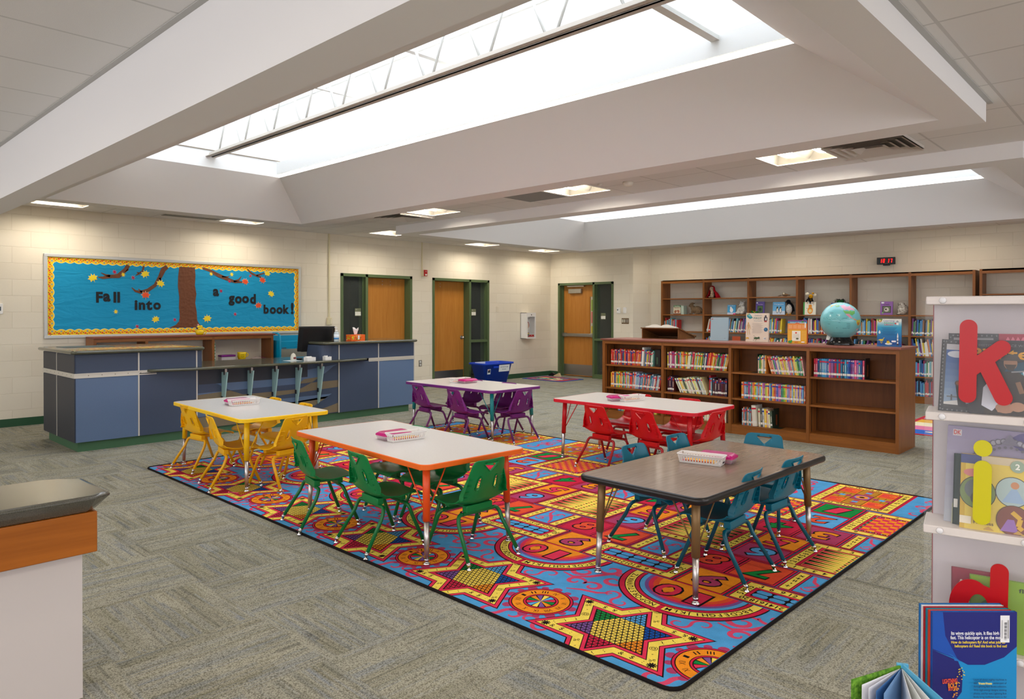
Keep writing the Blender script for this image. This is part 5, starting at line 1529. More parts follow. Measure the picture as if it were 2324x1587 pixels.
# ---------------- books
cover = mat('book_cover', (200, 60, 60), .42); t = NT(cover)
oi = t.n('ShaderNodeObjectInfo'); t.link(oi.outputs['Color'], t.b.inputs['Base Color'])
pages = mat('book_pages', (226, 220, 204), .8); lab_w = mat('label_paper', (236, 234, 228), .6); dot_r = mat('dot_red', (208, 30, 60), .5); dot_b = mat('dot_blue', (30, 70, 160), .5); goldt = mat('spine_print', (238, 232, 214), .5)
def book_mesh(name, dot, style):
    m = MB(cover)
    m.box(0, 0, 0, .09, 1, 1); m.box(.91, 0, 0, 1, 1, 1); m.box(.05, 0, 0, .95, .012, 1)
    m.use(pages).box(.09, .012, .015, .91, .985, .985)
    m.use(lab_w).box(.0, -.003, .13, 1.0, 0, .25)
    if dot: m.use(dot).box(.0, -.0035, .80, 1.0, 0, .88)
    if style == 1: m.use(goldt).box(.38, -.003, .34, .62, 0, .70)
    if style == 2: m.use(blackp).box(.4, -.003, .4, .6, 0, .62); m.use(goldt).box(.15, -.003, .92, .85, 0, .96)
    if style == 3: m.use(goldt).box(.3, -.003, .30, .44, 0, .76); m.box(.56, -.003, .42, .68, 0, .76)
    me_o = m.build(name); me = me_o.data; bpy.data.objects.remove(me_o); return me
BM_ = [book_mesh('book', d, s) for d, s in ((dot_r, 0), (dot_r, 1), (dot_b, 2), (dot_r, 3), (None, 1), (dot_b, 0), (dot_r, 2))]
ORD = ['first', 'second', 'third', 'fourth', 'fifth', 'sixth', 'seventh', 'eighth', 'ninth', 'tenth', 'eleventh', 'twelfth']
def ordn(i):
    if i < 12: return ORD[i]
    n = i + 1; return f'{n}' + ('th' if 10 <= n % 100 <= 20 else {1: 'st', 2: 'nd', 3: 'rd'}.get(n % 10, 'th'))
def cname(c):
    r, g, b = c; mx_, mn = max(c), min(c)
    if mx_ - mn < 34: return 'white' if mx_ > 190 else ('grey' if mx_ > 95 else 'black')
    import colorsys
    h, s, v = colorsys.rgb_to_hsv(r / 255, g / 255, b / 255); h *= 360
    if h < 12 or h >= 345: n = 'red' if s > .55 else 'pink'
    elif h < 40: n = 'orange' if v > .6 else 'brown'
    elif h < 68: n = 'yellow'
    elif h < 165: n = 'green'
    elif h < 195: n = 'teal'
    elif h < 255: n = 'blue'
    elif h < 300: n = 'purple'
    else: n = 'pink' if v > .6 else 'plum'
    return ('dark ' if v < .42 else ('pale ' if s < .4 and v > .6 else '')) + n
PAL = dict(
 reds=[(226, 70, 40), (232, 96, 50), (206, 40, 50), (60, 60, 120), (230, 120, 60), (190, 60, 90), (36, 96, 140), (220, 80, 60), (236, 140, 60)],
 mix=[(226, 200, 60), (210, 60, 50), (50, 120, 170), (230, 226, 210), (90, 150, 90), (150, 80, 140), (230, 140, 50), (130, 190, 190), (60, 60, 90), (190, 60, 110), (240, 236, 220)],
 warm=[(238, 196, 40), (240, 200, 70), (180, 40, 30), (120, 190, 120), (150, 190, 210), (224, 90, 50), (90, 70, 150), (232, 180, 50), (226, 70, 70)],
 cool=[(110, 160, 190), (150, 180, 200), (190, 50, 60), (60, 130, 140), (200, 200, 210), (120, 120, 180), (220, 120, 80)],
 white=[(236, 232, 220), (230, 226, 196), (240, 238, 230), (220, 230, 160), (200, 214, 220), (232, 190, 170), (90, 90, 90), (238, 200, 60)],
 pastel=[(232, 160, 70), (190, 200, 110), (230, 180, 170), (130, 150, 180), (160, 120, 180), (240, 210, 90), (60, 140, 90), (210, 90, 70), (236, 220, 190)],
 fairy=[(178, 130, 190), (120, 180, 220), (240, 170, 50), (110, 180, 110), (230, 210, 110), (190, 60, 130), (90, 120, 190), (226, 120, 70), (170, 200, 70), (160, 150, 200), (60, 150, 140)],
 pinkblue=[(190, 30, 60), (150, 110, 170), (40, 110, 180), (60, 160, 210), (30, 70, 150), (210, 60, 110), (30, 120, 150), (120, 60, 130), (216, 90, 140), (60, 140, 200), (24, 80, 120)],
 dark=[(70, 40, 60), (60, 50, 90), (90, 40, 50), (50, 50, 80), (80, 60, 90)],
 purple=[(60, 44, 110), (70, 50, 120), (230, 200, 40), (50, 40, 90)])
NB = [0]
def add_book(x, y, z, th, dp, ht, col, lean, lab, group):
    me = BM_[random.randrange(len(BM_))]
    o = bpy.data.objects.new('book', me); COL.objects.link(o); o.color = lin(col)
    o.scale = (th, dp, ht); o.rotation_euler = (0, R(lean), 0)
    # keep the lower corner on the shelf
    dz = th * math.sin(R(lean)) if lean > 0 else 0
    o.location = (x, y, z + dz + .0003)
    tag(o, lab, 'book', group); NB[0] += 1; return o
def row(x0, x1, z, n, hts, pal, group, where, lean=None, y=7.93, dp=.15, jit=.012, start=0):
    """n books side by side from x0 to x1; lean(i/n) in degrees, positive leans to the right at the top"""
    seq = PAL[pal]; w = (x1 - x0) / n; x = x0; prev = 0
    for i in range(n):
        f = i / max(1, n - 1); h = hts[0] + (hts[1] - hts[0]) * f + random.uniform(-jit, jit); a = lean(f) if lean else 0
        th = w * random.uniform(.86, .95) * math.cos(R(a)) ** 1; c = seq[(i * 5 + random.randrange(3)) % len(seq)]
        c = tuple(max(0, min(255, v + random.randint(-12, 12))) for v in c)
        add_book(x, y + random.uniform(0, .012), z, th, dp, h, c, a, f'{cname(c)} book, {ordn(i + start)} from left {where}', group); x += w
g = 'books in the low bookcase'
row(-5.675, -5.185, .728, 29, (.20, .205), 'reds', g, 'on the top shelf of the leftmost bay', lambda f: 0 if f < .8 else 5)
add_book(-5.178, 7.92, .728, .030, .16, .242, (236, 234, 226), 4, 'tall white book rising above the top shelf row of the leftmost bay', g)
row(-5.135, -5.012, .728, 9, (.20, .195), 'mix', g, 'after the tall white one, top left bay', lambda f: 4)
row(-5.675, -5.33, .422, 18, (.20, .205), 'warm', g, 'on the second shelf of the leftmost bay')
row(-5.33, -4.915, .422, 21, (.21, .185), 'cool', g, 'on the second shelf of the leftmost bay', lambda f: 3 + 9 * f, start=18)
row(-4.795, -3.99, .728, 46, (.205, .205), 'mix', g, 'on the top shelf of the second bay', lambda f: 0 if f < .35 else (6 if f < .6 else 12 * f), jit=.008)
row(-4.79, -4.70, .422, 4, (.19, .195), 'dark', g, 'on shelf two of bay two', start=0)
row(-4.61, -4.235, .422, 22, (.20, .215), 'white', g, 'on shelf two of bay two', lambda f: -26 + 4 * f, jit=.01, start=4)
row(-4.215, -4.18, .422, 2, (.23, .21), 'cool', g, 'just right of the slanting row of bay two')
row(-4.165, -3.985, .422, 8, (.205, .20), 'dark', g, 'in the dark group, shelf two of bay two')
row(-4.70, -3.99, .108, 22, (.13, .16), 'white', g, 'on the bottom shelf of the second bay')
row(-5.55, -4.95, .108, 14, (.12, .14), 'mix', g, 'on the bottom shelf of the leftmost bay')
row(-3.598, -3.50, .728, 6, (.20, .195), 'pastel', g, 'in the upright top group of bay three')
row(-3.435, -3.058, .728, 23, (.20, .205), 'pastel', g, 'in the slanting top row of bay three', lambda f: -16 + 7 * f)
row(-3.80, -3.055, .422, 44, (.192, .192), 'fairy', g, 'on the second shelf of the third bay', jit=.002)
row(-3.79, -3.665, .108, 9, (.20, .20), 'cool', g, 'on the bottom shelf of the third bay')
add_book(-3.655, 7.92, .108, .055, .17, .242, (232, 228, 216), -4, 'thick tall white book on the bottom shelf of bay three', g)
row(-3.585, -3.42, .108, 7, (.21, .195), 'white', g, 'right of the thick white one, bottom of bay three', lambda f: -3)
row(-2.964, -2.442, .728, 26, (.197, .197), 'pinkblue', g, 'on the top shelf of the rightmost bay', jit=.002)
# bookends
be_m = mat('bookend_green', (26, 44, 34), .45)
def bookend(x, z, lab, m_=be_m, s=1):
    t0 = thing('bookend', lab, 'bookend', (x, 7.93, z + .0005))
    m = MB(m_); m.box(0, 0, 0, .004, .14, .22, bev=.001); m.build('upright_plate', m_, t0)
    m = MB(m_); m.box(0, 0, 0, s * .08, .12, .002); m.build('foot', m_, t0)
    m = MB(mat('bookend_cutout', (120, 60, 30), .5)); m.box(.0042, .05, .03, .0048, .09, .15); m.build('cutout', None, t0)
bookend(-3.409, .108, 'green metal bookend on the bottom shelf of the third bay'); bookend(-2.436, .728, 'dark metal bookend right of the pink and blue books', blackp)
bookend(-3.606, .728, 'dark green bookend left of the slanting books in the third bay', be_m, -1)
m = MB(mat('dark_book', (34, 30, 28), .5)); m.box(-4.985, 7.95, .7285, -4.91, 8.10, .95, bev=.004); m.use(mat('dark_book_art', (60, 90, 60), .5)).box(-4.965, 7.949, .76, -4.945, 7.95, .85); tag(m.build('book'), 'dark wide item at the right of the leftmost top shelf', 'book', g)

# ---------------- things on the bookcase
# slanted lectern with an open book
lc = thing('book_lectern', 'small slanted wooden lectern on the left end of the low bookcase', 'lectern', (-5.12, 8.28, 1.0755))
lecw = wood('lectern_oak', (128, 84, 42), (96, 60, 28), 'X', 1.2, rough=.45)
m = MB(lecw)
sd_ = lambda x0, x1: m.prism([(0, 0), (.42, 0), (.42, .02), (0, .135)], x0, x1, M=Matrix(((0, 0, 1, 0), (1, 0, 0, 0), (0, 1, 0, 0), (0, 0, 0, 1))))
sd_(-.285, -.270); sd_(.270, .285); m.box(-.27, .40, 0, .27, .42, .02); m.box(-.27, 0, 0, .27, .42, .006); m.build('body', lecw, lc)
m = MB(lecw); sl = math.atan2(.115, .42); M_ = Matrix.Translation((0, -.01, .138)) @ Matrix.Rotation(-sl, 4, 'X'); m.box(-.30, 0, 0, .30, .45, .012, M=M_); m.box(-.30, .44, 0, .30, .455, .03, M=M_); m.build('sloping_top', lecw, lc)
m = MB(pages)
MT = Matrix.Translation((-5.12, 8.27, 1.0755 + .152)) @ Matrix.Rotation(-sl, 4, 'X')
def pageblock(sgn, m, w=.235, d=.33):
    pr = [(0, 0), (0, .022)] + [(sgn * w * f, .022 + .034 * math.sin(PI * min(1, f * 1.15)) ** .8 * (1 - f * .55)) for f in (.1, .2, .35, .5, .65, .8, .92, 1)] + [(sgn * w, .0)]
    A = [MT @ Vector((p[0], .02, p[1])) for p in pr]; B = [MT @ Vector((p[0], .02 + d, p[1])) for p in pr]
    for k in range(len(pr)):
        j = (k + 1) % len(pr); m.face([A[k], A[j], B[j], B[k]], False)
    m.face(A[::-1]); m.face(B)
pageblock(-1, m); pageblock(1, m)
ob = m.build('open_book'); tag(ob, 'big open dictionary with white pages lying on the lectern', 'book')
m = MB(mat('navy_cover', (36, 34, 66), .4)); m.box(-.25, .005, -.005, .25, .36, .0, M=MT); m.build('cover', None, ob)
def panel_book(x, y, z, w, h, d, rz, lab, cov, back=None, lean=0, group=None, spine=None):
    """upright display book; origin at its front lower left corner, front facing -y; returns (object, art MB matrix)"""
    M_ = Matrix.Translation((x, y, z)) @ Matrix.Rotation(rz, 4, 'Z') @ Matrix.Rotation(R(-lean), 4, 'X')
    m = MB(cov); m.box(0, 0, 0, w, .003, h, M=M_); m.use(back or cov).box(0, d - .003, 0, w, d, h, M=M_); m.use(spine or cov).box(w - .004, 0, 0, w, d, h, M=M_)
    m.use(pages).box(.004, .003, .004, w - .004, d - .003, h - .004, M=M_)
    o = m.build('book'); tag(o, lab, 'book', group)
    F = M_ @ Matrix(((1, 0, 0, 0), (0, 0, -1, -.0006), (0, 1, 0, 0), (0, 0, 0, 1)))
    return o, F
class Art:
    """flat printed picture elements on a cover"""
    def __init__(self, F): self.F = F; self.m = MB(); self.k = 0
    def rect(self, x0, y0, x1, y1, c, r=.45):
        self.poly([(x0, y0), (x1, y0), (x1, y1), (x0, y1)], c, r)
    def poly(self, pts, c, r=.45):
        self.k += 1; self.m.use(self._m(c, r)); M_ = self.F
        try: self.m.face([M_ @ Vector((p[0], p[1], .00012 * self.k)) for p in pts])
        except ValueError: pass
    def _m(self, c, r): return mat('print_%d_%d_%d' % tuple(c), c, r)
    def disc(self, x, y, r_, c, sx=1, sy=1, n=18): self.poly([(x + r_ * sx * math.cos(2 * PI * i / n), y + r_ * sy * math.sin(2 * PI * i / n)) for i in range(n)], c)
    def line(self, pts, w, c):
        for (x0, y0), (x1, y1) in zip(pts, pts[1:]):
            L = math.hypot(x1 - x0, y1 - y0) or 1; nx, ny = -(y1 - y0) / L * w / 2, (x1 - x0) / L * w / 2
            self.poly([(x0 - nx, y0 - ny), (x1 - nx, y1 - ny), (x1 + nx, y1 + ny), (x0 + nx, y0 + ny)], c)
    def text(self, s, x, y, h, c, w=None, bold=.01, rot=0, shear=0):
        self.k += 1; self.m.use(self._m(c, .45)); put_text(self.m, s, self.F @ Matrix.Translation((x, y, .00012 * self.k)) @ Matrix.Rotation(R(rot), 4, 'Z'), h=h, w=w, bold=bold, shear=shear)
    def done(self, parent): 
        o = self.m.build('cover_print'); o.parent = parent; return o
TZ = 1.0758
gb = 'display books standing on the low bookcase'
o, F = panel_book(-4.395, 8.30, TZ, .242, .293, .012, .02, 'pale blue tall book standing on the low bookcase', mat('cov_palegrey', (158, 184, 196), .4), lean=3, group=gb)
a = Art(F); a.disc(.02, .27, .006, (190, 80, 60), 1.6, 1); a.disc(.03, .273, .004, (190, 80, 60), 1.6, 1); a.rect(.04, .268, .10, .2695, (190, 120, 110)); a.rect(.185, .028, .205, .030, (80, 90, 110)); a.done(o)
o, F = panel_book(-3.895, 8.24, TZ, .282, .347, .022, .03, 'cream encyclopedia showing a skeleton, a planet and an insect', mat('cov_cream', (228, 214, 196), .45), lean=3, group=gb)
a = Art(F); W_, H_ = .282, .347
a.poly([(.01, .34), (.045, .34), (.085, .29), (.05, .275), (.012, .30)], (40, 140, 150)); a.poly([(.02, .315), (.05, .34), (.06, .30)], (120, 190, 190)); a.poly([(.005, .335), (.03, .34), (.03, .325)], (230, 200, 60))
a.text("Children's", .15, .318, .013, (90, 110, 130), w=.09); a.text('FIRST', .145, .285, .026, (70, 130, 120), w=.10); a.text('Encyclopedia', .15, .252, .010, (110, 130, 160), w=.10)
a.rect(.222, .255, .262, .30, (60, 60, 70)); a.rect(.226, .24, .258, .256, (170, 50, 50)); a.disc(.242, .31, .012, (70, 70, 80)); a.rect(.238, .262, .252, .288, (240, 240, 240))
for i in range(15): a.rect(.08 + (.01 if i % 4 == 3 else 0), .225 - i * .0085, .215 - (i % 3) * .012, .2275 - i * .0085, (186, 176, 166))
a.disc(.248, .15, .024, (24, 84, 140)); a.disc(.242, .156, .010, (70, 150, 190)); a.disc(.255, .142, .007, (60, 130, 90))
bn = (216, 180, 110); a.disc(.032, .225, .011, bn, .8, 1); a.line([(.032, .215), (.034, .165)], .007, bn); a.line([(.02, .205), (.046, .205)], .006, bn); a.line([(.02, .205), (.012, .17), (.016, .14)], .004, bn); a.line([(.046, .205), (.056, .17), (.062, .15)], .004, bn)
for k in range(4): a.line([(.022, .198 - k * .008), (.046, .198 - k * .008)], .003, bn)
a.line([(.026, .165), (.044, .165)], .008, bn); a.line([(.028, .163), (.024, .12), (.028, .08)], .005, bn); a.line([(.042, .163), (.046, .12), (.054, .085)], .005, bn)
a.disc(.024, .045, .012, (220, 170, 50), 1.6, .8); a.line([(.03, .05), (.045, .03)], .004, (200, 150, 40)); a.line([(.012, .04), (.004, .02)], .004, (200, 150, 40))
a.disc(.135, .045, .022, (60, 90, 50), 1.5, .5); a.disc(.165, .05, .012, (50, 80, 50)); a.line([(.12, .04), (.095, .015)], .003, (60, 70, 40)); a.line([(.14, .035), (.125, .01)], .003, (60, 70, 40)); a.line([(.15, .05), (.18, .03)], .003, (60, 70, 40)); a.line([(.13, .055), (.10, .075)], .003, (60, 70, 40))
a.rect(.225, .03, .255, .055, (250, 250, 250))
for k in range(8): a.rect(.228 + k * .0033, .033, .2295 + k * .0033, .052, (50, 50, 50))
a.done(o)
o, F = panel_book(-3.332, 8.12, TZ, .215, .268, .045, .10, 'thick orange and yellow dictionary on the low bookcase', mat('cov_orange', (238, 176, 24), .4), spine=mat('spine_orange', (236, 98, 30), .4), lean=2, group=gb)
a = Art(F); a.rect(0, .158, .215, .235, (240, 150, 66)); a.rect(0, .23, .215, .252, (60, 150, 190)); a.rect(0, .252, .215, .268, (120, 60, 130)); a.rect(.085, .228, .13, .24, (206, 50, 50)); a.disc(.165, .247, .013, (60, 150, 70)); a.text("Children's Dictionary", .11, .238, .011, (250, 250, 240), w=.17)
for k in range(5):
    for c_ in range(4): a.rect(.012 + c_ * .05, .205 - k * .008, .052 + c_ * .05, .208 - k * .008, (250, 200, 150))
a.rect(.05, .03, .145, .145, (246, 242, 226)); a.disc(.095, .122, .010, (216, 70, 40)); 
for k in range(6): a.rect(.062, .105 - k * .008, .132, .1075 - k * .008, (200, 196, 180))
a.disc(.11, .055, .012, (90, 100, 60), 1.3, .8); a.disc(.03, .018, .016, (60, 150, 60), 1.4, .9); a.disc(.046, .030, .009, (60, 160, 60)); a.rect(.155, .012, .19, .024, (250, 250, 250)); a.rect(.08, .012, .12, .018, (220, 60, 40))
for k in range(12): a.rect(.012, .14 - k * .009, .04, .142 - k * .009, (246, 210, 110)); a.rect(.155, .14 - k * .009, .205, .142 - k * .009, (246, 210, 110))
a.rect(.19, .18, .203, .24, (244, 244, 240)); a.done(o)
o, F = panel_book(-2.372, 8.10, TZ, .228, .288, .02, .12, 'blue book with a yellow dinosaur and a rocket, rightmost on the bookcase', mat('cov_blue', (22, 110, 176), .35), spine=mat('spine_navy', (40, 80, 140), .4), lean=2, group=gb)
a = Art(F); 
for k in range(14):
    f_ = k / 13; c_ = tuple(int(u + (v - u) * f_) for u, v in zip((16, 78, 156), (40, 160, 206))); a.rect(0, .012 + k * .0135, .228, .012 + (k + 1) * .0135, c_)
for k in range(5): f_ = k / 4; a.rect(0, .201 + k * .014, .228, .215 + k * .014, tuple(int(u + (v - u) * f_) for u, v in zip((70, 170, 206), (226, 232, 226))))
a.rect(0, .271, .228, .288, (228, 230, 222)); a.disc(.026, .27, .018, (196, 150, 70)); a.disc(.01, .278, .010, (110, 150, 60)); a.disc(.04, .281, .010, (110, 150, 60)); a.disc(.026, .268, .007, (240, 220, 180))
a.text('Learning', .112, .266, .016, (110, 120, 180), w=.10); a.text('Adventure', .112, .247, .015, (90, 160, 90), w=.10); a.text('Library', .112, .226, .017, (214, 84, 70), w=.085)
a.disc(.19, .255, .014, (160, 170, 180), .8, 1.2); a.rect(.18, .225, .20, .25, (240, 240, 240)); a.disc(.172, .24, .008, (206, 60, 60))
for k in range(10): a.rect(.04 + (k % 3) * .008, .196 - k * .009, .188 - (k % 4) * .008, .1985 - k * .009, (20, 90, 150))
a.disc(.024, .145, .011, (216, 236, 244), .9, 1.2); a.poly([(.016, .153), (.032, .153), (.024, .17)], (216, 236, 244))
dn = (226, 204, 60); a.disc(.04, .066, .016, dn, 1.4, .6); a.line([(.025, .066), (.004, .062)], .004, dn); a.line([(.055, .07), (.062, .085), (.072, .09)], .005, dn); a.line([(.038, .06), (.034, .045), (.042, .032)], .004, dn); a.line([(.046, .06), (.05, .045), (.044, .032)], .004, dn)
a.disc(.11, .028, .034, (226, 236, 240), 1, .35); a.disc(.105, .045, .014, (236, 206, 50), 1, 1.1); a.disc(.102, .062, .007, (110, 70, 40)); a.line([(.11, .045), (.125, .04)], .006, (236, 206, 50))
a.rect(.188, .018, .200, .11, (236, 238, 238)); a.poly([(.188, .11), (.200, .11), (.194, .145)], (236, 238, 238)); a.rect(.188, .05, .200, .06, (40, 40, 50)); a.rect(.188, .085, .200, .09, (40, 40, 50)); a.poly([(.184, .012), (.204, .012), (.200, .03), (.188, .03)], (60, 60, 70)); a.rect(.138, .045, .178, .062, (244, 244, 250)); a.done(o)
# globe
gl = thing('globe', 'large light blue globe on a round black base', 'globe', (-2.76, 8.15, TZ))
gbase = mat('gloss_black', (12, 12, 14), .15)
m = MB(gbase); m.lathe([(.142, 0), (.145, .006), (.12, .05), (.102, .082), (.10, .088), (.06, .07)], seg=40); m.build('base', gbase, gl)
gm_ = mat('globe_sea', (116, 190, 196), .22, coat=.3); t = NT(gm_)
m = MB(gm_); GC = (0, 0, .262); GR = .205
m.ball(GC, GR, u=48, v=28)
gs = m.build('sphere', gm_, gl)
def gpatch(m, pts, col, lift=.0006):
    """polygon given in (right, up) units of the visible disc, draped on the sphere towards the camera"""
    vx, vy = Vector((.723, .691, 0)), Vector((0, 0, 1)); vf = Vector((.321, -.947, 0)).normalized(); vx = Vector((.947, .321, 0)).normalized()
    m.use(mat('land_%d_%d_%d' % col, col, .3)); n = len(pts); cx_ = sum(p[0] for p in pts) / n; cy_ = sum(p[1] for p in pts) / n
    def onb(p):
        r2 = min(.96, p[0] ** 2 + p[1] ** 2); q = vx * p[0] + vy * p[1] + vf * math.sqrt(1 - r2); q.normalize(); return q * (GR + lift) + Vector(GC)
    N = 5
    c = (cx_, cy_)
    for i in range(n):
        a, b = pts[i - 1], pts[i]
        for k in range(N):
            f0, f1 = k / N, (k + 1) / N
            def l(p, f): return (c[0] + (p[0] - c[0]) * f, c[1] + (p[1] - c[1]) * f)
            q = [onb(l(a, f0)), onb(l(a, f1)), onb(l(b, f1)), onb(l(b, f0))]
            m.face(q if k else q[:3], True)
m = MB()
gpatch(m, [(-.06, .83), (.15, .86), (.45, .80), (.62, .66), (.68, .55), (.45, .53), (.18, .58), (.05, .72)], (226, 170, 190)); gpatch(m, [(-.25, .80), (-.05, .86), (-.05, .76), (-.2, .74)], (130, 190, 130))
gpatch(m, [(.12, .56), (.45, .56), (.68, .54), (.68, .40), (.56, .30), (.42, .38), (.22, .40)], (110, 180, 100), .0009)
gpatch(m, [(.24, .38), (.42, .38), (.50, .24), (.60, .14), (.48, .16), (.32, .28)], (216, 150, 170), .0009); gpatch(m, [(.58, .14), (.68, .12), (.78, .04), (.70, .05)], (226, 130, 50), .0009)
gpatch(m, [(.78, .06), (.92, .10), (.95, -.04), (.90, -.20), (.82, -.24), (.76, -.08)], (200, 190, 60)); gpatch(m, [(.80, -.02), (.92, -.02), (.88, -.2), (.80, -.2)], (190, 120, 60), .0009); gpatch(m, [(.74, -.42), (.86, -.38), (.80, -.48)], (226, 150, 160))
gpatch(m, [(-.5, .72), (-.2, .86), (-.1, .93), (-.45, .82)], (236, 190, 90)); gpatch(m, [(-.10, .955), (.12, .955), (.1, .92), (-.1, .92)], (120, 180, 140))
def gtick(x, y, w): gpatch(m, [(x, y), (x + w, y), (x + w, y + .02), (x, y + .02)], (60, 120, 130), .0012)
for k in range(16): gtick(-.8 + .06 * k + random.uniform(-.01, .01), .08 + random.uniform(-.08, .1), .03)
for k in range(10): gtick(-.35 + .05 * k, -.62, .025)
for (x, y, w) in ((-.5, .42, .16), (-.2, .30, .2), (.1, .14, .22), (-.1, -.08, .1), (-.6, -.16, .12), (.3, -.14, .16), (.32, -.22, .15), (.3, -.3, .16), (.33, -.38, .12), (-.2, -.36, .06), (.1, -.38, .2)): gtick(x, y, w)
m.build('land_masses', None, gs)
m = MB(mat('globe_lines', (90, 160, 170), .3)); tl = Matrix.Translation(GC) @ Matrix.Rotation(R(-4), 4, 'Y')
m.tube([tl @ Vector((math.cos(a_) * (GR + .0003), math.sin(a_) * (GR + .0003), 0)) for a_ in [2 * PI * i / 72 for i in range(72)]], .0007, 4, closed=True)
m.build('equator_line', None, gs)
m = MB(mat('globe_plate', (222, 222, 216), .4)); m.box(-.125, -.088, .02, -.085, -.085, .075, M=Matrix.Rotation(R(-24), 4, 'X')); m.build('label', None, gl)

# ================================================================ tall wall shelving
WY = 12.55
wsx = [-7.72, -6.794, -5.886, -4.985, -4.09, -3.199, -2.33]
ws = thing('wall_bookshelf', 'long open wooden wall shelving of many bays along the back wall', 'bookshelf', (-5.0, WY, 0)); OW = (5.0, -WY, 0)
def wk(m, name, mt): o = m.build(name, mt, ws); o.location = OW; return o
def shelf_z(i): return {0: (1.715, 1.395, 1.06, .745, .425, .11), 1: (1.715, 1.395, 1.06, .745, .425, .11), 2: (1.72, 1.395, 1.06, .745, .425, .11)}.get(i, (1.395, 1.065, .745, .425, .11))
for i, x in enumerate(wsx):
    m = MB(shelfv); m.box(x - .018, WY, 0, x + .018, WY + .30, 2.078 if i else 2.07); wk(m, 'upright', shelfv)
for i in range(6):
    a, b = wsx[i] + .018, wsx[i + 1] - .018
    m = MB(shelfw); m.box(a, WY, 2.015, b, WY + .02, 2.078); m.box(a, WY, 2.058, b, WY + .30, 2.078); wk(m, 'top_rail', shelfw)
    for z in shelf_z(i): m = MB(shelfw); m.box(a, WY + .008, z - .02, b, WY + .30, z); wk(m, 'shelf', shelfw)
    m = MB(shelfw); m.box(a, WY + .01, 0, b, WY + .03, .09); wk(m, 'base_rail', shelfw)
ws2 = thing('wall_bookshelf', 'second run of wall shelving starting behind the white letter display', 'bookshelf', (-2.26, WY, 0))
for x in (0, 1.9): m = MB(shelfv); m.box(x, 0, 0, x + .036, .30, 2.085); m.build('upright', shelfv, ws2)
m = MB(shelfw); m.box(.036, 0, 2.02, 1.9, .02, 2.085); m.box(.036, 0, 2.06, 1.9, .3, 2.085); m.build('top_rail', shelfw, ws2)
for z in (1.715, 1.395, 1.06, .745, .425, .11): m = MB(shelfw); m.box(.036, .008, z - .02, 1.9, .3, z); m.build('shelf', shelfw, ws2)
# far books: countless thin spines, one mass
m = MB(); wm = [mat('far_book_%d' % i, c, .5) for i, c in enumerate([(200, 50, 50), (60, 110, 170), (236, 206, 60), (230, 226, 214), (70, 140, 90), (120, 70, 130), (224, 130, 60), (120, 180, 190), (50, 52, 70), (200, 70, 120), (150, 110, 80), (90, 150, 200)])]
def frow(x0, x1, z, h0, h1, lean=0, pal=None):
    x = x0
    while x < x1 - .008:
        w = random.uniform(.010, .028); h = random.uniform(h0, h1); a = R(lean * random.uniform(.8, 1.1)); y = WY + random.uniform(.03, .06)
        mt = wm[random.choice(pal)] if pal else random.choice(wm)
        Mx = Matrix.Translation((x, y, z + (w * math.sin(a) if a > 0 else 0) + .0005)) @ Matrix.Rotation(a, 4, 'Y')
        m.use(mt).box(0, 0, 0, w * .92, .16, h, M=Mx); m.use(lab_w).box(0, -.001, h * .12, w * .92, 0, h * .24, M=Mx); x += w / max(.5, math.cos(a))
frow(-7.69, -7.40, 1.06, .18, .27); frow(-6.76, -6.55, 1.06, .20, .27, 12); frow(-6.42, -5.92, 1.06, .20, .27, 9); frow(-6.76, -6.4, .745, .18, .24)
frow(-5.85, -5.28, 1.06, .20, .28, 4); frow(-5.85, -5.10, .745, .16, .24, 10)
frow(-4.96, -4.30, 1.065, .2, .28); frow(-4.96, -4.2, .745, .15, .25, 4); frow(-4.06, -3.45, 1.065, .20, .27); frow(-4.06, -3.3, .745, .14, .26, 4)
frow(-3.18, -2.36, 1.065, .2, .28, 2); frow(-3.18, -2.4, .745, .2, .28, -8, [3, 6, 5, 11, 2, 1]); frow(-3.18, -2.36, .425, .2, .26, 0, [3, 7, 9, 1, 3, 11, 4]); frow(-3.18, -2.36, .11, .2, .26, 0, [1, 11, 7, 5, 8, 0])
for k in range(3): frow(-2.2, -.4, (1.395, 1.06, .745)[k], .2, .28)
for i in (3, 4): frow(wsx[i] + .05, wsx[i + 1] - .1, .425, .16, .25); frow(wsx[i] + .05, wsx[i + 1] - .1, .11, .16, .25)
tag(m.build('book_rows'), 'rows of small coloured books filling the far wall shelves', 'books', kind='stuff')
# display books on the wall shelves
gd = 'display books on the wall shelving'
def small_display(x0, x1, z0, h, col, lab, art, back=None):
    o, F = panel_book(x0, WY + .06, z0 + .0005, x1 - x0, h, .012, 0, lab, mat('dcov_%d_%d_%d' % col, col, .4), lean=4, group=gd); a = Art(F); art(a, x1 - x0, h); a.done(o)
def a1(a, w, h):
    a.rect(0, h * .78, w, h, (96, 130, 90)); a.text('Rabbits', w * .5, h * .88, .02, (240, 240, 220), w=w * .7); a.text('Buddies', w * .5, h * .70, .016, (150, 60, 50), w=w * .7); a.disc(w * .3, h * .3, .03, (150, 90, 60)); a.disc(w * .65, h * .32, .032, (170, 100, 70)); a.rect(0, 0, w, h * .1, (110, 60, 50)); a.disc(w * .5, h * .22, .02, (230, 200, 170))
small_display(-7.488, -7.325, 1.395, .185, (206, 196, 170), 'display book with brown rabbits on the leftmost wall shelf', a1)
m = MB(mat('pale_green_book', (186, 204, 186), .5)); m.box(-7.32, WY + .07, 1.3955, -7.262, WY + .2, 1.57); tag(m.build('book'), 'pale green book standing sideways beside the rabbit book', 'book', gd)
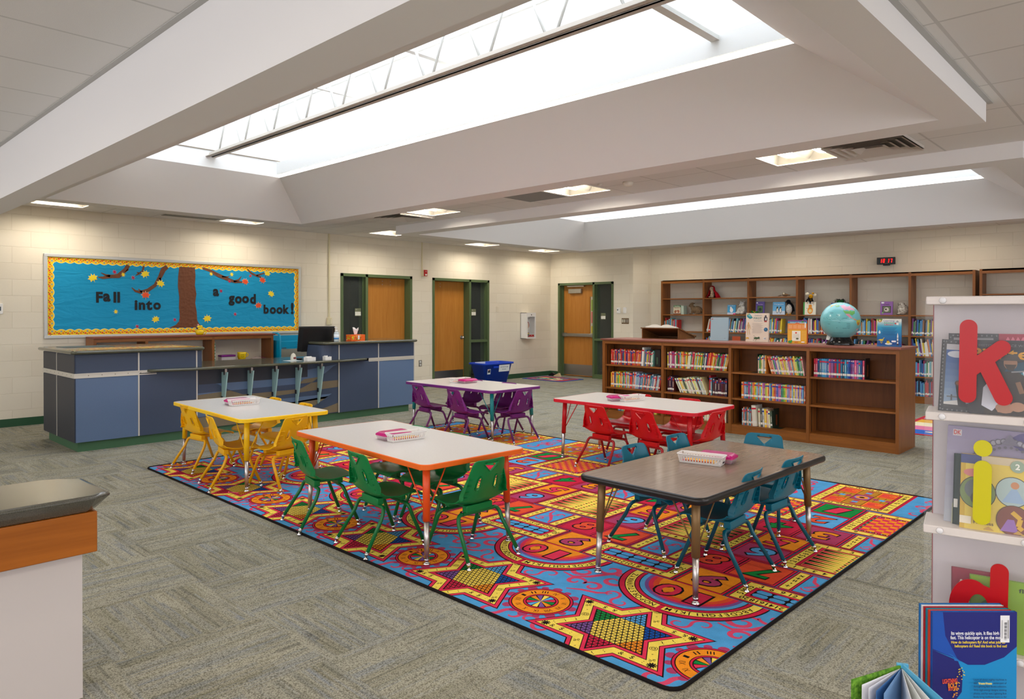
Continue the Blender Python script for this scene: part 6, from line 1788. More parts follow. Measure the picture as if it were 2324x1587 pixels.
def a2(a, w, h):
    a.rect(0, 0, w, h * .2, (206, 210, 224)); a.disc(w * .5, h * .45, .038, (234, 236, 236), .9, 1.1); a.disc(w * .42, h * .7, .02, (234, 236, 236)); a.rect(w * .7, 0, w, h * .12, (200, 60, 130)); a.text('Polar Bears', w * .5, h * .9, .014, (240, 250, 255), w=w * .8)
small_display(-6.328, -6.16, 1.395, .183, (74, 160, 206), 'blue display book with a white bear next to the white plush bear', a2)
def a3(a, w, h):
    a.rect(w * .2, h * .15, w * .8, h * .68, (40, 66, 44)); a.rect(w * .24, h * .19, w * .76, h * .64, (80, 110, 60)); a.disc(w * .5, h * .4, .03, (36, 50, 40)); a.rect(w * .08, h * .86, w * .22, h * .95, (230, 230, 230)); a.text('Turtles', w * .5, h * .78, .02, (190, 160, 210), w=w * .6)
small_display(-5.77, -5.60, 1.395, .24, (92, 74, 144), 'dark purple display book with a framed green picture', a3)
def a4(a, w, h):
    a.rect(0, 0, w, h * .3, (200, 214, 230)); a.text('Penguins', w * .5, h * .82, .018, (240, 248, 255), w=w * .75)
    for s in (.38, .64): a.disc(w * s, h * .34, .03, (30, 34, 40), .8, 1.7); a.disc(w * s, h * .32, .02, (236, 234, 226), .8, 1.9); a.disc(w * s, h * .58, .016, (28, 30, 36)); a.disc(w * s + .008, h * .5, .008, (230, 190, 90))
small_display(-5.448, -5.224, 1.395, .228, (104, 176, 222), 'light blue display book picturing two penguins', a4)
def a5(a, w, h):
    a.rect(0, 0, w * .12, h, (70, 150, 70)); a.disc(w * .55, h * .35, .058, (236, 150, 30), .8, 1.1); a.disc(w * .55, h * .68, .03, (236, 150, 30)); a.disc(w * .55, h * .3, .03, (236, 214, 150))
    for k in range(8): a.disc(w * random.uniform(.2, .95), h * random.choice((.08, .92, .5, .8)), .007, random.choice([(200, 70, 50), (70, 140, 80), (220, 180, 60)]))
small_display(-4.90, -4.68, 1.395, .222, (236, 232, 214), 'white and green display book with an orange hive, under the plush bee', a5)
def a6(a, w, h):
    a.rect(w * .16, h * .16, w * .84, h * .66, (60, 58, 40)); a.rect(w * .22, h * .2, w * .78, h * .62, (110, 120, 90)); a.disc(w * .5, h * .40, .036, (206, 196, 186)); a.disc(w * .45, h * .42, .014, (50, 40, 36)); a.rect(w * .08, h * .85, w * .3, h * .96, (236, 236, 236)); a.text('Owls', w * .5, h * .78, .024, (60, 40, 70), w=w * .45); a.disc(w * .2, h * .16, .012, (120, 190, 90))
small_display(-3.647, -3.459, 1.395, .22, (146, 96, 168), 'light purple display book with a brown owl picture', a6)
m = MB(mat('orange_sign', (196, 84, 44), .5)); m.box(-6.22, WY + .05, .7455, -6.06, WY + .06, .985); tag(m.build('shelf_sign'), 'small rust orange card on a shelf behind the pale blue book', 'card')
m = MB(mat('blue_box_m', (40, 80, 150), .5)); m.box(-4.42, WY + .05, 1.3955, -4.17, WY + .2, 1.60); tag(m.build('box'), 'blue box under the green shaggy toy, mostly behind the globe', 'box')
# ---------------- plush toys
def furm(name, c, c2=None, sc=60):
    m = mat('fur_' + name, c, .95, spec=.1); t = NT(m)
    n1 = t.n('ShaderNodeTexNoise', i_Vector=t.coords(), i_Scale=float(sc), i_Detail=3.0); t.link(t.ramp(n1.outputs[0], [(.35, c2 or tuple(int(v * .75) for v in c)), (.65, c)]), t.b.inputs['Base Color']); t.bump(n1.outputs[0], .6, .006); return m
def plush(name, label, parts, m_, loc, rz=0, extra=(), vox=.006):
    """parts: (centre, radius, squash[, euler]) blended into one continuous body; extra: pieces (name, material, parts)"""
    t0 = thing(name, label, 'stuffed toy', loc, rz, 'stuffed toys on the wall shelving')
    def blob(nm, mt, pp, v):
        b = MB(mt)
        for p in pp:
            c, r_, s = p[0], p[1], p[2] if len(p) > 2 else (1, 1, 1); e = Matrix.Identity(4)
            if len(p) > 3:
                for ang, ax in zip(p[3], 'XYZ'): e = e @ Matrix.Rotation(R(ang), 4, ax)
            b.ball(c, r_, s, e, 16, 10)
        o = b.build(nm, mt, t0)
        if v:
            md = o.modifiers.new('r', 'REMESH'); md.mode = 'VOXEL'; md.voxel_size = v; md.use_smooth_shade = True
            sm = o.modifiers.new('s', 'SMOOTH'); sm.iterations = 4; sm.factor = .6
        return o
    blob('body', m_, parts, vox)
    for nm, mt, pp in extra: blob(nm, mt, pp, None)
    return t0
eye = mat('toy_eye', (14, 12, 12), .15); browf = furm('brown', (136, 110, 82)); whitef = furm('white', (226, 220, 210)); blackf = furm('black', (26, 26, 30)); redf = furm('red', (182, 18, 34)); tanf = furm('tan', (206, 178, 150)); yellf = furm('yellow', (236, 170, 30)); greenf = furm('green', (40, 120, 50), (24, 80, 40)); owlf = furm('owl', (224, 218, 206), (150, 140, 126), 40); beigef = mat('toy_wing', (226, 216, 190), .7)
SY = WY + .12
plush('plush_rabbit', 'brown plush rabbit crouching on the leftmost wall shelf', [((0.03, 0, .085), .085, (1.25, .75, .95)), ((-.06, 0, .12), .055, (1, .8, 1)), ((-.10, 0, .175), .042, (1.15, .8, .95)), ((-.135, 0, .165), .022, (1.2, .8, .8)), ((-.085, 0, .222), .016, (2.6, .7, .9), (0, -12, 0)), ((-.05, .02, .215), .013, (2.4, .7, .8), (0, -30, 0)), ((-.07, -.03, .05), .024, (.8, .8, 2.2)), ((.08, -.045, .05), .045, (1.2, .5, 1.1)), ((.13, 0, .07), .03), ((-.10, -.03, .014), .018, (2, .9, .7)), ((.04, -.05, .014), .018, (2.4, .9, .7))], browf, (-7.02, SY, 1.3955), 0, [('eye', eye, [((-.118, -.033, .182), .006)])])
t0 = plush('plush_toy', 'plush figure wearing a red hooded cape, on the second bay top shelf', [((0, 0, .05), .05, (.9, .8, 1.05)), ((0, 0, .11), .038, (1, .8, 1)), ((-.005, -.012, .175), .042, (1, .85, 1.15)), ((-.03, -.05, .02), .018, (.9, 1.8, .8)), ((.03, -.05, .02), .018, (.9, 1.8, .8)), ((.012, -.035, .09), .016, (.8, .8, 2))], tanf, (-6.67, SY, 1.7155), 0, [('eye', eye, [((.004, -.050, .182), .005), ((.026, -.046, .18), .005)])])
m = MB(redf); pr = []
N_ = 20
for j, (r_, z) in enumerate([(.14, 0.0), (.12, .04), (.09, .09), (.062, .14), (.052, .17), (.05, .20), (.035, .225), (.012, .24)]):
    ring_ = []
    for k in range(N_ + 1):
        a_ = R(-50) + R(280) * k / N_; rr = r_ * (1 + .06 * math.sin(k * 1.7)); ring_.append(m.bm.verts.new((rr * math.cos(a_) * 1.05 + (.02 if j < 3 else 0), rr * math.sin(a_) * .7, z)))
    pr.append(ring_)
for A, B in zip(pr, pr[1:]):
    for k in range(N_): f = m.bm.faces.new([A[k], A[k + 1], B[k + 1], B[k]]); f.smooth = True
o = m.build('red_cape', redf, t0); md = o.modifiers.new('s', 'SOLIDIFY'); md.thickness = .004
plush('plush_bear', 'white plush polar bear sitting at the right of its shelf', [((0.015, 0, .085), .075, (.95, .8, 1.15)), ((.005, -.01, .195), .05, (1, .9, .95)), ((-.03, -.04, .182), .024), ((-.03, .0, .238), .016), ((.04, .0, .238), .016), ((-.06, -.05, .03), .035, (1.5, 1, .85)), ((.03, -.07, .03), .035, (1, 1.5, .85)), ((-.055, -.04, .09), .024, (.8, .8, 2), (0, 35, 0)), ((.06, -.04, .10), .024, (.8, .8, 2))], whitef, (-6.06, SY, 1.3955), 0, [('nose', eye, [((-.042, -.062, .186), .009)]), ('eye', eye, [((-.022, -.052, .206), .005), ((.016, -.056, .206), .005)])])
plush('plush_penguin', 'black and white plush penguin beside the two penguin book', [((0, 0, .115), .07, (.95, .8, 1.6)), ((-.02, -.01, .235), .038, (1.05, 1, .95)), ((.065, .01, .12), .02, (.7, .9, 3.6), (0, -14, 0)), ((-.06, .01, .12), .018, (.6, .9, 3.2), (0, 12, 0))], blackf, (-5.16, SY, 1.3955), 0, [('belly', whitef, [((0.0, -.028, .10), .06, (.92, .62, 1.6))]), ('beak', eye, [((-.065, -.02, .228), .011, (2.2, .8, .8))]), ('foot', yellf, [((-.03, -.05, .01), .018, (1, 1.6, .5)), ((.03, -.05, .01), .018, (1, 1.6, .5))])])
t0 = plush('plush_turtle', 'small green and yellow plush turtle on top of the cream book edge', [((0, 0, .035), .05, (1.1, .9, .6)), ((-.055, -.02, .055), .022, (1, 1, .9)), ((-.04, -.04, .012), .014, (1.3, 1, .8)), ((.04, -.04, .012), .014, (1.3, 1, .8))], greenf, (-5.755, WY + .02, 1.3955), 0, [('spot', yellf, [((-.02, -.03, .055), .010), ((.015, -.028, .057), .010), ((.0, -.042, .04), .009)]), ('eye', eye, [((-.062, -.04, .062), .005)])])
t0['label'] = 'small green and yellow plush turtle in front of the dark purple book'
plush('plush_bird', 'small brown and cream toy bird lying on the third bay top shelf', [((0.02, 0, .03), .038, (1.5, .8, .65)), ((-.0, -.02, .055), .026, (1, 1, .9)), ((.08, 0, .025), .022, (1.6, .8, .5)), ((-.08, 0, .02), .018, (2.4, .8, .5), (0, -12, 0))], browf, (-5.26, SY, 1.7205), 0, [('face', beigef, [((0.005, -.030, .052), .020)])])
t0 = plush('plush_bee', 'black and yellow plush bee sitting on the hive book', [((0, 0, .06), .045, (.95, .85, 1.3)), ((.0, -.05, .03), .016, (.9, 1.7, .9)), ((-.045, -.035, .03), .014, (1, 1, 2.4), (0, 24, 0)), ((.05, -.035, .035), .014, (1, 1, 2.4), (0, -24, 0)), ((.015, -.045, -.01), .013, (.9, 1, 1.8))], blackf, (-4.785, WY + .085, 1.615), 0, [('face', yellf, [((.02, -.026, .10), .036)]), ('stripe', yellf, [((.045, .0, .155), .018, (1.2, 1, .8)), ((0, 0, .04), .044, (.97, .9, .3))]), ('wing', beigef, [((-.055, .01, .145), .035, (1.1, .4, .8)), ((.075, .01, .125), .028, (1, .4, .9))]), ('eye', eye, [((.008, -.06, .105), .005), ((.03, -.06, .105), .005)])])
m = MB(greenf); m.ball((0, 0, .02), .05, (1.3, .8, .6))
m.use(mat('black_strand', (20, 26, 24), .7))
for k in range(34):
    a_ = random.uniform(0, 2 * PI); L_ = random.uniform(.06, .11); z0 = random.uniform(.03, .05); m.tube([(.03 * math.cos(a_), .02 * math.sin(a_), z0), (L_ * .6 * math.cos(a_), L_ * .4 * math.sin(a_), z0 + .015), (L_ * math.cos(a_), L_ * .6 * math.sin(a_), random.uniform(-.005, .03))], .003, 5)
o = m.build('shaggy_toy'); o.location = (-4.285, WY + .1, 1.605); tag(o, 'green shaggy toy with black strands just above the globe', 'stuffed toy', 'stuffed toys on the wall shelving')
plush('plush_owl', 'white fluffy plush owl right of the light purple book', [((0.02, 0, .085), .082, (1, .8, 1.05)), ((0.0, -.012, .165), .05, (1.05, .9, .85)), ((.085, .02, .08), .045, (.8, .7, 1.4)), ((-.03, -.05, .02), .022, (1, 1.2, .8))], owlf, (-3.345, SY, 1.3955), 0, [('eye', eye, [((-.035, -.048, .178), .007), ((-.005, -.057, .176), .006)]), ('claw', eye, [((-.05, -.065, .008), .008, (1, 2, .8)), ((-.03, -.07, .008), .008, (1, 2, .8))]), ('beak', eye, [((-.022, -.06, .160), .005, (.8, 1, 1.4))])])
# wall clock
ck = thing('wall_clock', 'black digital wall clock showing 10 17 in red', 'clock', (-3.615, 12.80, 2.29), R(8))
m = MB(blackp); m.box(-.135, -.03, -.058, .135, .03, .058, bev=.006); m.box(-.05, .03, -.075, .05, .078, -.04); m.build('case', blackp, ck)
m = MB(mat('led_red', (255, 20, 20), .4, emit=(255, 10, 8), estr=2.2))
SEG = {'0': 'abcdef', '1': 'bc', '7': 'abc'}
def digit(ch, cx_, m):
    w, h, t_ = .024, .062, .010; ys = h / 2; sh = .12
    R_ = {'a': (-w / 2, ys - t_, w / 2, ys), 'd': (-w / 2, -ys, w / 2, -ys + t_), 'f': (-w / 2, 0, -w / 2 + t_, ys), 'b': (w / 2 - t_, 0, w / 2, ys), 'e': (-w / 2, -ys, -w / 2 + t_, 0), 'c': (w / 2 - t_, -ys, w / 2, 0)}
    for s in SEG[ch]:
        x0, z0, x1, z1 = R_[s]; m.face([(cx_ + x + sh * z, -.0305, z) for x, z in ((x0, z0), (x1, z0), (x1, z1), (x0, z1))])
w_ = {}
for ch, cx_ in (('1', -.072), ('0', -.030), ('1', .036), ('7', .080)): digit(ch, cx_, m)
m.build('digits', None, ck)
m = MB(mat('logo_grey', (120, 116, 112), .4)); m.box(-.02, -.0306, -.048, .028, -.030, -.043); m.build('logo', None, ck)

# ================================================================ letter display (white shelving at the right edge)
KO = Vector((-.56, 2.369, 0)); KA = Vector((.983, .182, 0)).normalized(); KN = Vector((-KA.y, KA.x, 0))
KM = Matrix.Identity(4)
for i in range(3): KM[i][0] = KA[i]; KM[i][1] = KN[i]; KM[i][2] = (0, 0, 1)[i]; KM[i][3] = KO[i]
kw = mat('kiosk_white', (226, 216, 210), .45); kback = mat('kiosk_panel', (206, 198, 200), .5)
kd = thing('letter_display', 'white shelf display with clear fronts and big letters at the right edge', 'display shelf', tuple(KO), math.atan2(KA.y, KA.x))
lv = [(1.472, 0.0), (1.132, .0), (.797, -.004), (.459, -.014), (.12, -.02)]
def rl(x0, y0, z0, x1, y1, z1, m, **k): m.box(x0, y0, z0, x1, y1, z1, **k)
for z, dx in lv:
    m = MB(kw); m.box(dx, -.002, z - .024, .95, .16, z, bev=.003); m.build('shelf', kw, kd)
m = MB(kback); m.box(.014, .15, 0, .95, .165, 1.46); m.use(mat('red_edge', (150, 60, 60), .5)).box(.012, .149, 0, .0145, .166, 1.46); m.build('back_panel', kback, kd)
btn = mat('white_button', (236, 234, 236), .35)
for z, dx in lv[:4]:
    for s in (.042, .245, .45, .65, .85): m = MB(btn); m.lathe([(.0, .004), (.008, .0035), (.0095, 0)][::-1], seg=16, M=Matrix.Translation((s + dx, -.003, z - .012)) @ Matrix.Rotation(R(90), 4, 'X')); m.build('button', btn, kd)
plex = mat('clear_acrylic', (240, 242, 245), .04, alpha=.04, spec=.6)
for (z0, z1) in ((1.12, 1.46), (.785, 1.12), (.447, .785)): m = MB(plex); m.box(-.002, -.005, z0, .95, -.0035, z1); m.build('clear_front', plex, kd)
def capsule_poly(p0, p1, r_, n=12):
    a0 = math.atan2(p1[1] - p0[1], p1[0] - p0[0]); out = []
    for k in range(n + 1): a_ = a0 - PI / 2 + PI * k / n; out.append((p1[0] + r_ * math.cos(a_), p1[1] + r_ * math.sin(a_)))
    for k in range(n + 1): a_ = a0 + PI / 2 + PI * k / n; out.append((p0[0] + r_ * math.cos(a_), p0[1] + r_ * math.sin(a_)))
    return out
KX = KM @ Matrix(((1, 0, 0, 0), (0, 0, 1, 0), (0, 1, 0, 0), (0, 0, 0, 1)))   # (s, z) plane, depth along -normal
def letter(name, lab, shapes, col, y=-.0055, th=.004):
    m = MB(col)
    for i, s in enumerate(shapes): m.prism(s, y - th - i * .0002, y - i * .0002, M=KX)
    tag(m.build('display_letter'), lab, 'letter', 'big letters on the display')
lred = mat('letter_red', (186, 12, 22), .35); lyel = mat('letter_yellow', (206, 196, 14), .35)
letter('k', 'big red letter k on the top tier of the display', [capsule_poly((.106, 1.383), (.104, 1.187), .0215), capsule_poly((.185, 1.326), (.112, 1.262), .0205), capsule_poly((.150, 1.276), (.189, 1.185), .0215)], lred)
letter('i', 'tall yellow letter i with its dot on the middle tier', [capsule_poly((.142, .982), (.140, .842), .0215), [(.142 + .0225 * math.cos(2 * PI * k / 24), 1.0385 + .0235 * math.sin(2 * PI * k / 24)) for k in range(24)]], lyel)
ringp = []
arcp = [(.109 + .048 * math.cos(R(a_)), .573 + .086 * math.sin(R(a_))) for a_ in range(180, -1, -10)]
outer = [(.113 + .050 * math.cos(R(a_)), .595 + .066 * math.sin(R(a_))) for a_ in range(190, -11, -10)]
inner = [(.133 + .026 * math.cos(R(a_)), .580 + .040 * math.sin(R(a_))) for a_ in range(-10, 191, 10)]
letter('d', 'big red letter d on the third tier, partly behind the blue book', [capsule_poly((.183, .695), (.180, .540), .0215), [(.062, .50)] + [(.118 + .056 * math.cos(R(a_)), .575 + .085 * math.sin(R(a_))) for a_ in range(180, 59, -10)] + [(.172, .64), (.172, .60)] + [(.134 + .025 * math.cos(R(a_)), .578 + .043 * math.sin(R(a_))) for a_ in range(10, 181, 10)] + [(.109, .50)]], lred)
def kbook(s0, s1, z0, z1, y, d, lab, cov, art=None, lean=0, spine=None, skew=0):
    Mx = KM @ Matrix.Translation((s0, y, z0 + .0005)) @ Matrix.Rotation(R(-lean), 4, 'X'); w, h = s1 - s0, z1 - z0
    if skew: Mx = Mx @ Matrix.Rotation(R(skew), 4, 'Y')
    m = MB(cov); m.box(0, 0, 0, w, .003, h, M=Mx); m.box(0, d - .003, 0, w, d, h, M=Mx); m.use(spine or cov).box(0, 0, 0, .003, d, h, M=Mx); m.use(pages).box(.003, .003, .004, w - .003, d - .003, h - .003, M=Mx)
    o = m.build('book'); tag(o, lab, 'book', 'picture books in the letter display')
    if art: a = Art(Mx @ Matrix(((1, 0, 0, 0), (0, 0, -1, -.0006), (0, 1, 0, 0), (0, 0, 0, 1)))); art(a, w, h); a.done(o)
dk_ = mat('cov_darkgrey', (52, 54, 58), .35)
def starsb(a, w, h, c=(150, 152, 156)):
    n = int(h / .0105); 
    for k in range(n): a.poly([(.0055 + .0028 * math.cos(R(90 + 144 * j)), .008 + k * .0105 + .0028 * math.sin(R(90 + 144 * j))) for j in range(5)], c)
    n = int(w / .012)
    for k in range(n):
        for y in (.006, h - .006): a.poly([(.012 + k * .012 + .0028 * math.cos(R(90 + 144 * j)), y + .0028 * math.sin(R(90 + 144 * j))) for j in range(5)], c)
def shipart(a, w, h):
    for k in range(10): f_ = k / 9; a.rect(.013, .013 + (h - .026) * k / 10, w - .01, .013 + (h - .026) * (k + 1) / 10, tuple(int(u + (v - u) * f_) for u, v in zip((150, 170, 190), (40, 80, 150))))
    a.rect(.013, h * .86, w - .01, h - .013, (186, 186, 190)); a.disc(.04, h * .80, .02, (206, 212, 222), 1.2, .5); a.disc(.07, h * .70, .016, (220, 224, 232), 1.3, .6); a.disc(.10, h * .74, .014, (206, 212, 222), 1.3, .5)
    a.rect(.013, .013, w - .01, h * .13, (66, 66, 68)); a.poly([(.013, h * .13), (.07, h * .19), (.07, h * .10), (.013, h * .1)], (206, 204, 200)); a.rect(.02, h * .20, .05, h * .22, (110, 116, 120)); a.rect(.03, h * .16, .034, h * .24, (90, 92, 96))
    a.poly([(.05, h * .08), (.072, h * .08), (.054, h * .40), (.040, h * .40)], (44, 44, 48)); a.disc(.047, h * .40, .0085, (86, 70, 62)); a.disc(.047, h * .40, .005, (150, 90, 60)); a.rect(.075, h * .12, .10, h * .28, (80, 84, 88)); starsb(a, w, h)
kbook(.030, .125, 1.132, 1.345, .045, .012, 'grey starred book showing a ship gun under a blue sky', dk_, shipart, lean=3, skew=2.5)
def backart(a, w, h): a.rect(.013, .013, w - .013, h - .013, (150, 150, 154)); starsb(a, w, h); 
kbook(.055, .180, 1.132, 1.362, .085, .010, 'grey starred book farther back on the top tier', dk_, backart, lean=3)
def redart(a, w, h): 
    for k in range(9): a.poly([(.02 + k * .012, h - .02), (.026 + k * .012, h - .008), (.032 + k * .012, h - .02)], (226, 120, 140))
kbook(.176, .40, 1.132, 1.362, .087, .010, 'crimson topped book at the back of the top tier, right', mat('cov_crimson', (170, 40, 66), .4), redart, lean=3)
def pirart(a, w, h):
    a.rect(0, 0, w, h, (44, 44, 50)); a.disc(w * .62, h * .42, .06, (28, 70, 92), 1.2, 1.1); a.disc(w * .64, h * .44, .036, (50, 140, 160), 1.1, 1); a.disc(w * .62, h * .46, .006, (20, 50, 60)); a.disc(w * .68, h * .46, .006, (20, 50, 60))
    a.text("HISTORY'S FIERCE WARRIORS", w * .42, h * .93, .0065, (110, 112, 116), w=.15); a.text('Pirates', w * .36, h * .82, .032, (214, 152, 30), w=.165, bold=.02)
    # a hatted figure with white sleeves, hands at the belt
    a.poly([(.035, 0), (.16, 0), (.15, h * .35), (.135, h * .52), (.11, h * .6), (.08, h * .58), (.05, h * .42)], (52, 46, 44)); a.poly([(.03, h * .12), (.034, h * .36), (.05, h * .46), (.066, h * .40), (.07, h * .14), (.055, h * .05)], (206, 208, 220)); a.poly([(.125, h * .60), (.15, h * .57), (.19, h * .36), (.17, h * .28), (.14, h * .36)], (206, 210, 222))
    a.disc(.098, h * .70, .018, (150, 110, 86), .9, 1.1); a.poly([(.072, h * .73), (.124, h * .73), (.115, h * .80), (.098, h * .82), (.082, h * .80)], (70, 64, 60)); a.poly([(.084, h * .68), (.112, h * .68), (.105, h * .60), (.092, h * .60)], (60, 50, 44)); a.line([(.10, h * .58), (.14, h * .60)], .004, (130, 132, 136)); a.line([(.115, h * .45), (.125, h * .3)], .012, (130, 96, 70))
    a.disc(.085, h * .10, .017, (172, 128, 104), 1.3, .9); a.disc(.115, h * .12, .015, (178, 134, 108), 1.2, .9)
    for k in range(4): a.line([(.072 + k * .009, h * .10), (.070 + k * .009, h * .04)], .005, (176, 132, 106))
    a.poly([(.155, h * .30), (.16, h * .31), (.185, h * .22), (.17, h * .20)], (40, 130, 170)); a.disc(w * .79, h * .10, .026, (216, 218, 222), 1.1, .52, n=26); a.disc(w * .79, h * .10, .023, (60, 62, 66), 1.1, .48, n=26); a.text('TORQUE', w * .79, h * .10, .013, (236, 236, 238), w=.044, bold=.03, shear=.2)
kbook(.108, .340, 1.132, 1.345, .022, .014, 'dark pirate book with gold title in front on the top tier', dk_, pirart, lean=2.5)
def dkart(a, w, h):
    for k in range(8): f_ = k / 7; a.rect(0, h * k / 8, w, h * (k + 1) / 8, tuple(int(u + (v - u) * f_) for u, v in zip((176, 180, 190), (150, 140, 170))))
    a.disc(w * .8, h * .9, .05, (96, 90, 140), 1.6, .7); a.rect(.014, h * .90, .036, h * .965, (206, 196, 200)); a.text('DK', .025, h * .935, .013, (196, 60, 60), w=.018, bold=.03)
    for k in range(26):
        a_ = R(200 - k * 8.4); a.disc(w * .52 + .088 * math.cos(a_), h * .60 + .085 * math.sin(a_), .009, (110, 106, 120)); a.disc(w * .52 + .088 * math.cos(a_), h * .60 + .085 * math.sin(a_), .0062, (168, 166, 180))
    for k in range(18): a_ = R(190 - k * 11.5); a.disc(w * .52 + .070 * math.cos(a_), h * .60 + .068 * math.sin(a_), .004, (110, 106, 120))
    a.poly([(w * .45, h * .86), (w * .52, h * .97), (w * .60, h * .86)], (120, 116, 134)); a.rect(.02, 0, .05, h * .2, (206, 206, 170))
kbook(.045, .34, .797, 1.085, .075, .014, 'large pale lilac picture book with a lace pattern, middle tier', mat('cov_lilac', (150, 152, 190), .4), dkart, lean=3, skew=2)
kbook(.068, .095, .797, 1.005, .05, .014, 'dark green book edge just left of the yellow book', mat('cov_darkgreen', (24, 52, 50), .4), lambda a, w, h: a.rect(.002, .05, .012, .075, (220, 220, 216)), lean=2, skew=1)
def yelart(a, w, h):
    a.rect(0, 0, w, h, (222, 196, 84)); a.rect(0, 0, .012, h, (206, 170, 60)); a.rect(.012, h * .90, w, h, (206, 190, 160)); a.rect(.0, h * .88, .05, h, (70, 80, 130))
    a.disc(.042, h * .50, .047, (60, 60, 60), .95, 1, 28); a.disc(.042, h * .50, .045, (120, 140, 90), .95, 1, 28); a.disc(.04, h * .54, .03, (104, 112, 118)); a.disc(.045, h * .42, .02, (84, 84, 90)); a.disc(.125, h * .56, .043, (80, 80, 80), .95, 1, 28); a.disc(.125, h * .56, .041, (170, 190, 190), .95, 1, 28); a.poly([(.10, h * .42), (.155, h * .42), (.135, h * .60), (.122, h * .60)], (150, 176, 206)); a.disc(.13, h * .65, .010, (200, 140, 100))
    a.disc(.128, h * .19, .043, (90, 70, 50), .95, 1, 28); a.disc(.128, h * .19, .041, (128, 76, 66), .95, 1, 28); a.poly([(.098, h * .04), (.14, h * .04), (.13, h * .2), (.115, h * .2)], (150, 110, 180)); a.line([(.125, h * .30), (.145, h * .22), (.14, h * .12), (.15, h * .08)], .012, (214, 170, 60))
    a.disc(.035, h * .76, .02, (210, 130, 130), 1.4, .6); a.text('Travel', .052, h * .145, .010, (90, 74, 60), w=.034); a.text('Princess', .058, h * .105, .010, (90, 74, 60), w=.048); a.rect(.0, h * .07, .028, h * .17, (236, 226, 206)); a.disc(.135, h * .90, .017, (150, 170, 150), 1, 1, 20); a.text('2', .135, h * .90, .016, (240, 240, 230), bold=.03)
    for x in (.07, .14, .18): a.poly([(x - .012, h * .02), (x, h * .07), (x + .014, h * .02)], (190, 150, 80))
kbook(.086, .250, .797, 1.012, .022, .012, 'yellow storybook with round pictures in front on the middle tier', mat('cov_gold', (214, 180, 70), .35), yelart, lean=2, skew=1)
kbook(.252, .40, .797, 1.005, .03, .012, 'pink book edge right of the yellow storybook', mat('cov_pinkedge', (190, 70, 130), .4), None, lean=2)
def skull(a, w, h):
    for k in range(14): x, y = random.uniform(.004, w - .01), random.uniform(.1, h - .01); a.disc(x, y, .0035, (226, 216, 206)); a.line([(x - .005, y - .004), (x + .005, y - .004)], .0018, (226, 216, 206))
kbook(.066, .20, .459, .662, .06, .012, 'maroon patterned book at the back of the third tier', mat('cov_maroon', (142, 30, 54), .4), skull, lean=3)
def grart(a, w, h):
    a.text('fly!', w * .74, h * .88, .012, (30, 50, 20), w=.03); a.rect(w * .86, h * .66, w * .98, h * .95, (236, 236, 236)); 
    for k in range(9): a.rect(w * .90, h * .70 + k * .006, w * .95, h * .70 + k * .006 + .003, (40, 40, 40))
    a.disc(w * .30, h * .55, .03, (90, 120, 50)); a.disc(w * .86, h * .42, .02, (186, 120, 120)); a.disc(w * .86, h * .25, .02, (200, 160, 60)); a.rect(w * .86, h * .05, w * .99, h * .15, (230, 230, 230))
kbook(.112, .290, .459, .660, .025, .012, 'lime green book behind the letter d on the third tier', mat('cov_lime', (130, 172, 24), .35), grart, lean=2)
# low white rack in front, helicopter book and the books behind it
RM = Matrix.Translation((-.490, 2.157, .331)) @ Matrix.Rotation(math.atan2(2.311 - 2.155, -.331 + .494), 4, 'Z')
rk = thing('book_rack', 'low white book rack in front of the letter display, below the view', 'rack', (-.494, 2.155, 0), math.atan2(.156, .163))
m = MB(kw); m.box(-.06, -.03, .31, .26, .12, .3298); m.box(-.06, -.03, 0, -.04, .12, .31); m.box(.24, -.03, 0, .26, .12, .31); m.build('stand', kw, rk)
def rbook(dx, dy, w, h, d, lab, cov, art=None, pg=True):
    Mx = RM @ Matrix.Translation((dx, dy, 0)); m = MB(cov); m.box(0, 0, 0, w, .0028, h, M=Mx); m.box(0, d - .0028, 0, w, d, h, M=Mx); m.box(w - .003, 0, 0, w, d, h, M=Mx); m.use(pages).box(.003, .0028, .003, w - .003, d - .0028, h - .004, M=Mx)
    o = m.build('book'); tag(o, lab, 'book', 'hardbacks in the low rack')
    if art: a = Art(Mx @ Matrix(((1, 0, 0, 0), (0, 0, -1, -.0006), (0, 1, 0, 0), (0, 0, 0, 1)))); art(a, w, h); a.done(o)
